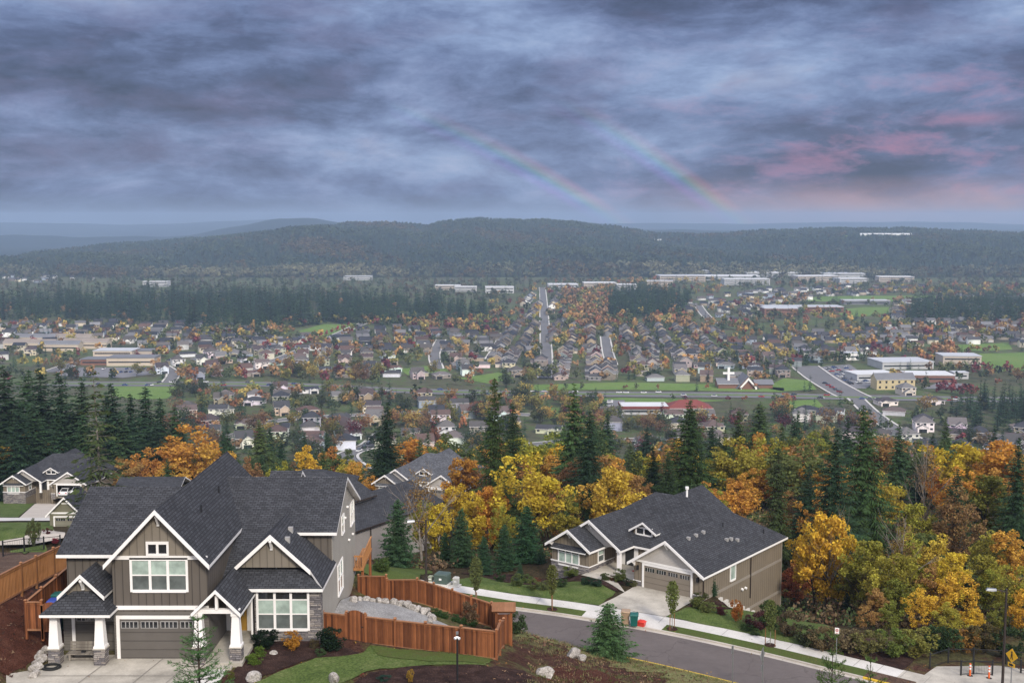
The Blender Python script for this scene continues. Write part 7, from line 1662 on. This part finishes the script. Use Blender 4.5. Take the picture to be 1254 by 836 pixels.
def woods(P, dens, hf, firp, cols=None, hb=(7, 13), jitter=True):
    P = VP(*P); xs = [p[0] for p in P]; ys = [p[1] for p in P]; A_ = (max(xs) - min(xs)) * (max(ys) - min(ys)); n = int(A_ / dens)
    for _ in range(n):
        x, y = rnd.uniform(min(xs), max(xs)), rnd.uniform(min(ys), max(ys))
        if not inpoly(x, y, P) or blocked(x, y): continue
        if rnd.random() < firp: hh = rnd.uniform(*hf); hh = hh if rnd.random() < .22 else hf[0] + (hh - hf[0]) * .45; vt.append((x, y, hh, 'fir', c(G_DARK + G_FIR[2:3]), 'dark green'))
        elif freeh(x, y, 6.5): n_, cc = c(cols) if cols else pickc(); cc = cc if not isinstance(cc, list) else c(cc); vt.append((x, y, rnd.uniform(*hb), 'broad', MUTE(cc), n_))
# the long dark wood at left, the groves, and the hedgerow trees between the houses
woods(((-30, 394), (-30, 372), (120, 368), (250, 366), (380, 366), (480, 371), (560, 375), (600, 384), (590, 392), (500, 396), (430, 397), (330, 402), (262, 410), (205, 398), (100, 392)), 190, (17, 46), .93, [('brown', BROWN), ('green', GREENL)])
woods(((235, 408), (330, 400), (400, 395), (480, 392), (600, 388), (640, 398), (600, 410), (480, 402), (380, 398), (330, 412), (262, 424)), 170, (12, 24), .35)
woods(((745, 388), (748, 366), (790, 360), (850, 368), (835, 384), (800, 392)), 130, (22, 34), .85)
woods(((685, 398), (690, 360), (750, 355), (745, 390), (790, 398), (830, 384), (850, 398), (720, 404)), 170, (14, 24), .18, [('rust orange', RUST), ('orange', ORANGE), ('brown', BROWN), ('brown', BROWN), ('green', GREENL), ('yellow-green', YGREEN)], (9, 16))
woods(((1110, 396), (1120, 376), (1200, 372), (1300, 370), (1300, 392), (1180, 398)), 130, (20, 32), .9)
woods(((1150, 522), (1165, 500), (1300, 492), (1300, 520), (1200, 530)), 110, (16, 25), .95)
woods(((1110, 508), (1150, 500), (1170, 520), (1130, 525)), 160, (10, 18), .6)
woods(((650, 352), (690, 346), (800, 342), (1060, 350), (1300, 350), (1300, 362), (1100, 360), (960, 352), (820, 366), (700, 362)), 500, (12, 22), .4)
woods(((-30, 366), (-30, 334), (300, 336), (640, 343), (1300, 334), (1300, 350), (1060, 350), (800, 342), (650, 350), (600, 372), (480, 368), (250, 364)), 800, (14, 24), .3, [('green', [(.09, .1, .05), (.12, .12, .06)]), ('brown', [(.15, .12, .06)]), ('green', GREENL)])
woods(((60, 462), (140, 462), (330, 458), (480, 462), (640, 463), (960, 466), (1000, 470), (1000, 482), (640, 476), (330, 468), (60, 468)), 300, (8, 14), .2)
woods(((335, 465), (350, 450), (430, 452), (470, 462), (420, 478), (350, 478)), 190, (9, 15), .12, [('yellow-green', YGREEN), ('brown', BROWN), ('yellow-green', YGREEN), ('golden yellow', YELLOW)], (9, 15))
woods(((200, 540), (215, 476), (480, 485), (640, 488), (760, 495), (760, 512), (900, 512), (960, 500), (1050, 500), (1110, 520), (1150, 540), (1254, 530), (1300, 545), (1300, 600), (1100, 600), (900, 560), (640, 565), (400, 575)), 185, (10, 20), .33)
woods(((625, 512), (632, 486), (700, 492), (745, 500), (742, 520), (700, 525)), 170, (11, 18), .45, [('green', GREENL), ('golden yellow', YELLOW), ('yellow-green', YGREEN)], (9, 14))
woods(((-30, 470), (-30, 393), (200, 398), (330, 404), (640, 398), (860, 398), (1000, 405), (1300, 395), (1300, 470), (1165, 480), (1000, 470), (640, 464), (330, 462)), 370, (10, 19), .26)
woods(((820, 398), (860, 380), (960, 362), (1080, 355), (1300, 352), (1300, 400), (1100, 404), (960, 408)), 450, (12, 22), .35)
woods(((600, 400), (600, 362), (650, 352), (700, 356), (690, 400)), 600, (10, 18), .35)
woods(((935, 452), (990, 436), (1040, 446), (1000, 452), (960, 462)), 200, (12, 20), .6); woods(((880, 440), (960, 434), (970, 446), (890, 452)), 240, (12, 20), .6); woods(((1120, 440), (1160, 428), (1170, 440), (1130, 448)), 160, (10, 16), .1, [('orange', ORANGE), ('brown', BROWN), ('rust orange', RUST)], (9, 14))
woods(((1145, 478), (1190, 476), (1195, 486), (1150, 490)), 120, (10, 16), 0, [('crimson red', REDL)], (7, 10)); woods(((1180, 448), (1250, 448), (1254, 458), (1190, 462)), 300, (10, 16), .1, [('crimson red', REDL), ('brown', BROWN)], (8, 11)); woods(((1195, 405), (1254, 400), (1290, 402), (1280, 412), (1200, 416)), 340, (10, 16), .2)
for px in range(655, 990, 21): x, y = onz(px + rnd.uniform(-6, 6), rnd.choice((476.5, 491))); vt.append((x, y, rnd.uniform(4, 7), 'broad', MUTE(c(REDL + RUST + GREENL)), 'reddish'))
for k in range(16): x, y = onz(335 + k * 6.6, 441 - k * 2.7); vt.append((x - 7, y, 7, 'broad', c(REDL), 'crimson red'))
vt = [t for t in vt if t[1] > 505 and abs(t[0] / t[1]) < .5]
# those that show largest stand as objects, the others form one object of each kind
vt.sort(key=lambda t: -t[2] / t[1])
FI = [t for t in vt if t[3] == 'fir'][:110]; BI = [t for t in vt if t[3] == 'broad'][:280]; ids = set(map(id, FI + BI))
VT = []
for t in FI + BI:
    x, y, h, kd, cc, wn = t
    tall = rnd.random() < .12
    me = VF[rnd.randrange(4)] if kd == 'fir' else VB[5 + rnd.randrange(2)] if tall else VB[rnd.randrange(5)]; H = 22 if kd == 'fir' else 12 if tall else 9
    o = bpy.data.objects.new('fir_tree' if kd == 'fir' else 'poplar_tree' if tall else 'broadleaf_tree', me); COL.objects.link(o); s = h / H; o.location = (x, y, vz(x, y) - .2); o.scale = (s * (1.2 if kd == 'fir' else 1.1), s * 1.1, s); o.rotation_euler = (0, 0, rnd.uniform(0, 6.28)); o.color = jit(cc); o['category'] = 'tree'
    px, py = proj(x, y, vz(x, y) + h * .5); VT.append((o, wn, 'fir' if kd == 'fir' else 'columnar tree' if tall else 'broadleaf tree', px, py, h))
def conet(tiers=4, n=7):
    V, F = [], []
    for i in range(tiers):
        z0, z1 = .06 + .9 * i / tiers * .95, .06 + .94 * min(1, (i + 1.9) / tiers); r = .2 * (1 - i / tiers * .86); b = len(V)
        for k in range(n): a = 6.283 * k / n + i; rr = r * (1.15 if k % 2 else .72); V.append((rr * math.cos(a), rr * math.sin(a), z0 + (.03 if k % 2 else 0)))
        V.append((0, 0, min(1, z1)))
        for k in range(n): F.append((b + k, b + (k + 1) % n, b + n))
    return np.array(V), np.array(F)
def blobt(seed, nq=46):
    g = np.random.default_rng(seed); cen = g.normal(0, 1, (7, 3)); cen /= np.linalg.norm(cen, axis=1)[:, None]; cen = cen * [.26, .26, .24] + [0, 0, .58]
    i = g.integers(0, 7, nq); v = g.normal(0, 1, (nq, 3)); v /= np.linalg.norm(v, axis=1)[:, None]; C = cen[i] + v * .17; C[:, 2] = np.maximum(C[:, 2], .12)
    U = g.normal(0, 1, (nq, 3)); U /= np.linalg.norm(U, axis=1)[:, None]; W = np.cross(U, v); W /= np.maximum(np.linalg.norm(W, axis=1), .1)[:, None]; s = g.uniform(.09, .15, nq)[:, None]
    V = np.stack([C - U * s, C + W * s * .8, C + U * s, C - W * s * .8], 1).reshape(-1, 3); q = np.arange(nq * 4).reshape(nq, 4); return V, np.concatenate([q[:, :3], q[:, [0, 2, 3]]])
def mass(name, label, cat, T, items, wide=1.0):
    g = np.random.default_rng(len(items)); n = len(items); X = np.array([i[:3] for i in items]); H = np.array([i[3] for i in items]); Cc = np.array([i[4][:3] for i in items]); Vs, Fs, Ts = [], [], []; off = 0; which = g.integers(0, len(T), n)
    for k, (tv, tf) in enumerate(T):
        s = np.where(which == k)[0]; m = len(s)
        if not m: continue
        a = g.uniform(0, 6.28, m); ca, sa = np.cos(a)[:, None], np.sin(a)[:, None]; h = H[s][:, None]; wd = wide * g.uniform(.85, 1.2, (m, 1))
        V = np.stack([X[s, 0][:, None] + (tv[:, 0] * ca - tv[:, 1] * sa) * h * wd, X[s, 1][:, None] + (tv[:, 0] * sa + tv[:, 1] * ca) * h * wd, X[s, 2][:, None] + tv[:, 2] * h - .2], -1)
        Vs.append(V.reshape(-1, 3)); Fs.append((tf[None] + (np.arange(m) * len(tv))[:, None, None]).reshape(-1, 3) + off); off += m * len(tv); Ts.append(np.repeat(Cc[s] * g.uniform(.7, 1.3, (m, 1)), len(tv), 0))
    me = npmesh(name, np.concatenate(Vs), [np.concatenate(Fs)], [STUFFLEAF], None, np.concatenate(Ts)); o = bpy.data.objects.new(name, me); COL.objects.link(o); return tag(o, label, cat, kind='stuff')
def firt(seed):
    a, b = fir(seed, 22, 5.2 + .5 * (seed % 3), 1.9, 6, 1.5, .85, .06, .25); V = np.empty(len(b.vertices) * 3); b.vertices.foreach_get('co', V); q = np.arange(len(b.vertices)).reshape(-1, 4); return V.reshape(-1, 3) / 22, np.concatenate([q[:, :3], q[:, [0, 2, 3]]])
FT = [firt(i) for i in range(760, 764)]
CT = [conet(4, 7), conet(5, 8), conet(4, 9)]; BT = [blobt(i) for i in range(5)]
rf_ = [(x, y, vz(x, y), h, cc) for x, y, h, kd, cc, wn in vt if kd == 'fir' and id((x, y)) and True]
rf_ = [(t[0], t[1], vz(t[0], t[1]), t[2], t[4]) for t in vt if t[3] == 'fir' and id(t) not in ids]; rb_ = [(t[0], t[1], vz(t[0], t[1]), t[2], t[4]) for t in vt if t[3] == 'broad' and id(t) not in ids]
mass('distant_firs', 'dark fir woods and groves spread over the valley floor', 'fir wood', FT, rf_, 1.0); mass('distant_broadleaf_trees', 'autumn coloured trees crowding between the valley houses', 'trees', BT, rb_, 1.08)
print('valley trees', len(FI), len(BI), len(rf_), len(rb_))
# --- woods on the hills
gh = np.random.default_rng(11); hx = gh.uniform(-2300, 2300, 42000); hy = 2620 + 1480 * gh.random(42000) ** .85; ok = np.abs(hx / hy) < .5; hx, hy = hx[ok], hy[ok]; hz = hill(hx, hy)
cl_ = np.sin(hx / 170 + 1.2) * np.cos(hy / 140) + .6 * np.sin(hx / 60 + hy / 75) + gh.normal(0, .5, len(hx)); MEAD = [VP((0, 0), (1, 1))] if False else []
def hpoly(*pp):   # polygon given on the hill face by photo pixels and distance
    return [at(a, b, Y)[:2] for a, b, Y in pp]
MD = [hpoly((202, 292, 3760), (232, 290, 3780), (278, 289.5, 3850), (270, 296, 3650), (225, 298, 3600)), hpoly((1010, 300, 3500), (1040, 293, 3700), (1130, 294, 3700), (1125, 302, 3450), (1060, 305, 3400))]
def hmead(P, nm): sheet(nm, P, FIELD, 3.0, 40, fn=hill)
for P in MD: hmead(P, 'hill_meadow')
hk, hb2 = [], []
for x, y, z, q in zip(hx, hy, hz, cl_):
    if any(inpoly(x, y, P) for P in MD): continue
    if y < 2780 and q < .3: hb2.append((x, y, z, gh.uniform(12, 20), (.13, .125, .07) if q < -.3 else (.09, .1, .06)))
    elif q > .95: hb2.append((x, y, z, gh.uniform(13, 20), (.085, .065, .03) if q > 1.3 else (.055, .06, .03)))
    elif q < -.75: hb2.append((x, y, z, gh.uniform(14, 20), (.05, .065, .03)))
    else: hk.append((x, y, z, gh.uniform(10, 21), (.02, .034, .024) if q < .35 else (.03, .04, .026)))
mass('hill_firs', 'dense fir forest covering the long far hills', 'forest', CT, hk, 2.0); mass('hill_broadleaf_trees', 'paler broadleaf woods along the foot and flanks of the far hills', 'forest', BT[:3], hb2, 1.3)
for lab, px, v, Y, w, d, h in (('long white building row on the right hill meadow', 1085, 299.5, 3500, 150, 12, 9), ('tiny white farm building on the left hill meadow', 221, 293, 3700, 26, 12, 9), ('small white farmhouse on the hill under the rainbow', 806, 291, 3750, 20, 12, 9)):
    x, y, _z = at(px, v, Y); z = float(hill(np.array([x]), np.array([y]))[0]) + 2; rt = thing('farm_building', lab, 'farm building', (x, y, z)); m = MB(); m.box(-w / 2, w / 2, 0, d, -6, h); m.build('wall', WHITE, rt); m = MB(); t2 = MB(); gable(m, t2, 'x', d / 2, d / 2 + 1, -w / 2 - 1, w / 2 + 1, h, .5); r = m.build('roof', WHT, rt); t2.build('roof_trim', WHITE, r)
# ------------------------------------------------------------------ labels that single out every tree, house and car
LAND = [('white cross', 892, 462), ('white flat roofed shop', 790, 503), ('yellow hall', 1097, 470), ('straight valley street', 668, 430), ('oval ball field', 402, 404), ('green field by the highway', 178, 479), ('beige gym', 1178, 444), ('far sports fields', 1050, 373),
 ('wind bent fir', 119, 500), ('beige shops', 150, 442), ('school car park', 1030, 460), ('red roofed shop', 845, 500), ('left house roof peak', 288, 552), ('ranch house ridge', 825, 604), ('tall side wall', 935, 700), ('slender central fir', 607, 500), ('grey house wall', 455, 640), ('trail plaza', 1185, 800), ('right street lamp', 1231, 730),
 ('highway bend', 1048, 488), ('long left wood', 300, 380), ('right field', 1225, 442), ('white warehouses', 930, 342), ('far left house', 50, 585), ('centre house roofs', 520, 585), ('right dark grove', 1210, 505), ('near right street', 1165, 560), ('broad bluish fir', 1201, 600), ('orange grove', 720, 380), ('diagonal road', 380, 425), ('large dark fir', 471, 530), ('broad green fir', 842, 520), ('red maples at the hall', 1170, 480)]
def label_all(items, sizes, kindlong):
    groups = {}
    for it in items:
        o, word, kind, px, py, h = it[:6]; n, lx, ly = min(LAND, key=lambda q: (q[1] - px) ** 2 + ((q[2] - py) * 1.6) ** 2)
        dx, dy = px - lx, py - ly
        rel = ('left of' if dx < 0 else 'right of') if abs(dx) > abs(dy) * 1.6 else ('beyond' if dy < 0 else 'in front of')
        d = math.hypot(dx, dy); near = 'just ' if d < 22 else 'well ' if d > 75 else ''
        sz = sizes(h); lab = f"{sz}{word} {kind} {near}{rel} the {n}"; groups.setdefault(lab, []).append(it)
    ordn = ['leftmost', 'second from left', 'third from left', 'fourth from left', 'fifth from left', 'sixth from left', 'seventh from left', 'eighth from left', 'ninth from left', 'tenth from left', 'eleventh from left', 'twelfth from left']
    used = set()
    for lab, its in groups.items():
        its.sort(key=lambda t: t[3]); n = len(its)
        for i, it in enumerate(its):
            suf = '' if n == 1 else ', ' + (ordn[i] if i < 12 else f'{i + 1}th from left')
            full = lab + suf
            if len(full.split()) > 16: full = full.replace(' just ', ' ').replace(' well ', ' ')
            if len(full.split()) > 16: full = full.replace(' the ', ' ', 1)
            if full in used: full = lab + suf
            used.add(full); it[0]['label'] = full
            if 'group' not in it[0]: it[0]['group'] = kindlong
for t in TREES: t[0]['group'] = 'firs of the wooded slope' if t[2] == 'fir' else 'autumn trees of the wooded slope'
label_all(TREES + VT, lambda h: 'small ' if h < 9 else 'tall ' if h > 20 else '', 'single trees down in the valley')
label_all([(o, ('two storey ' if k in (0, 2, 4) else 'low ') + w_, kd, px, py, h) for o, w_, kd, px, py, h, k in HOUSES], lambda h: '', 'houses of the valley town')
label_all(CARS, lambda h: 'small ', 'small cars down in the valley')
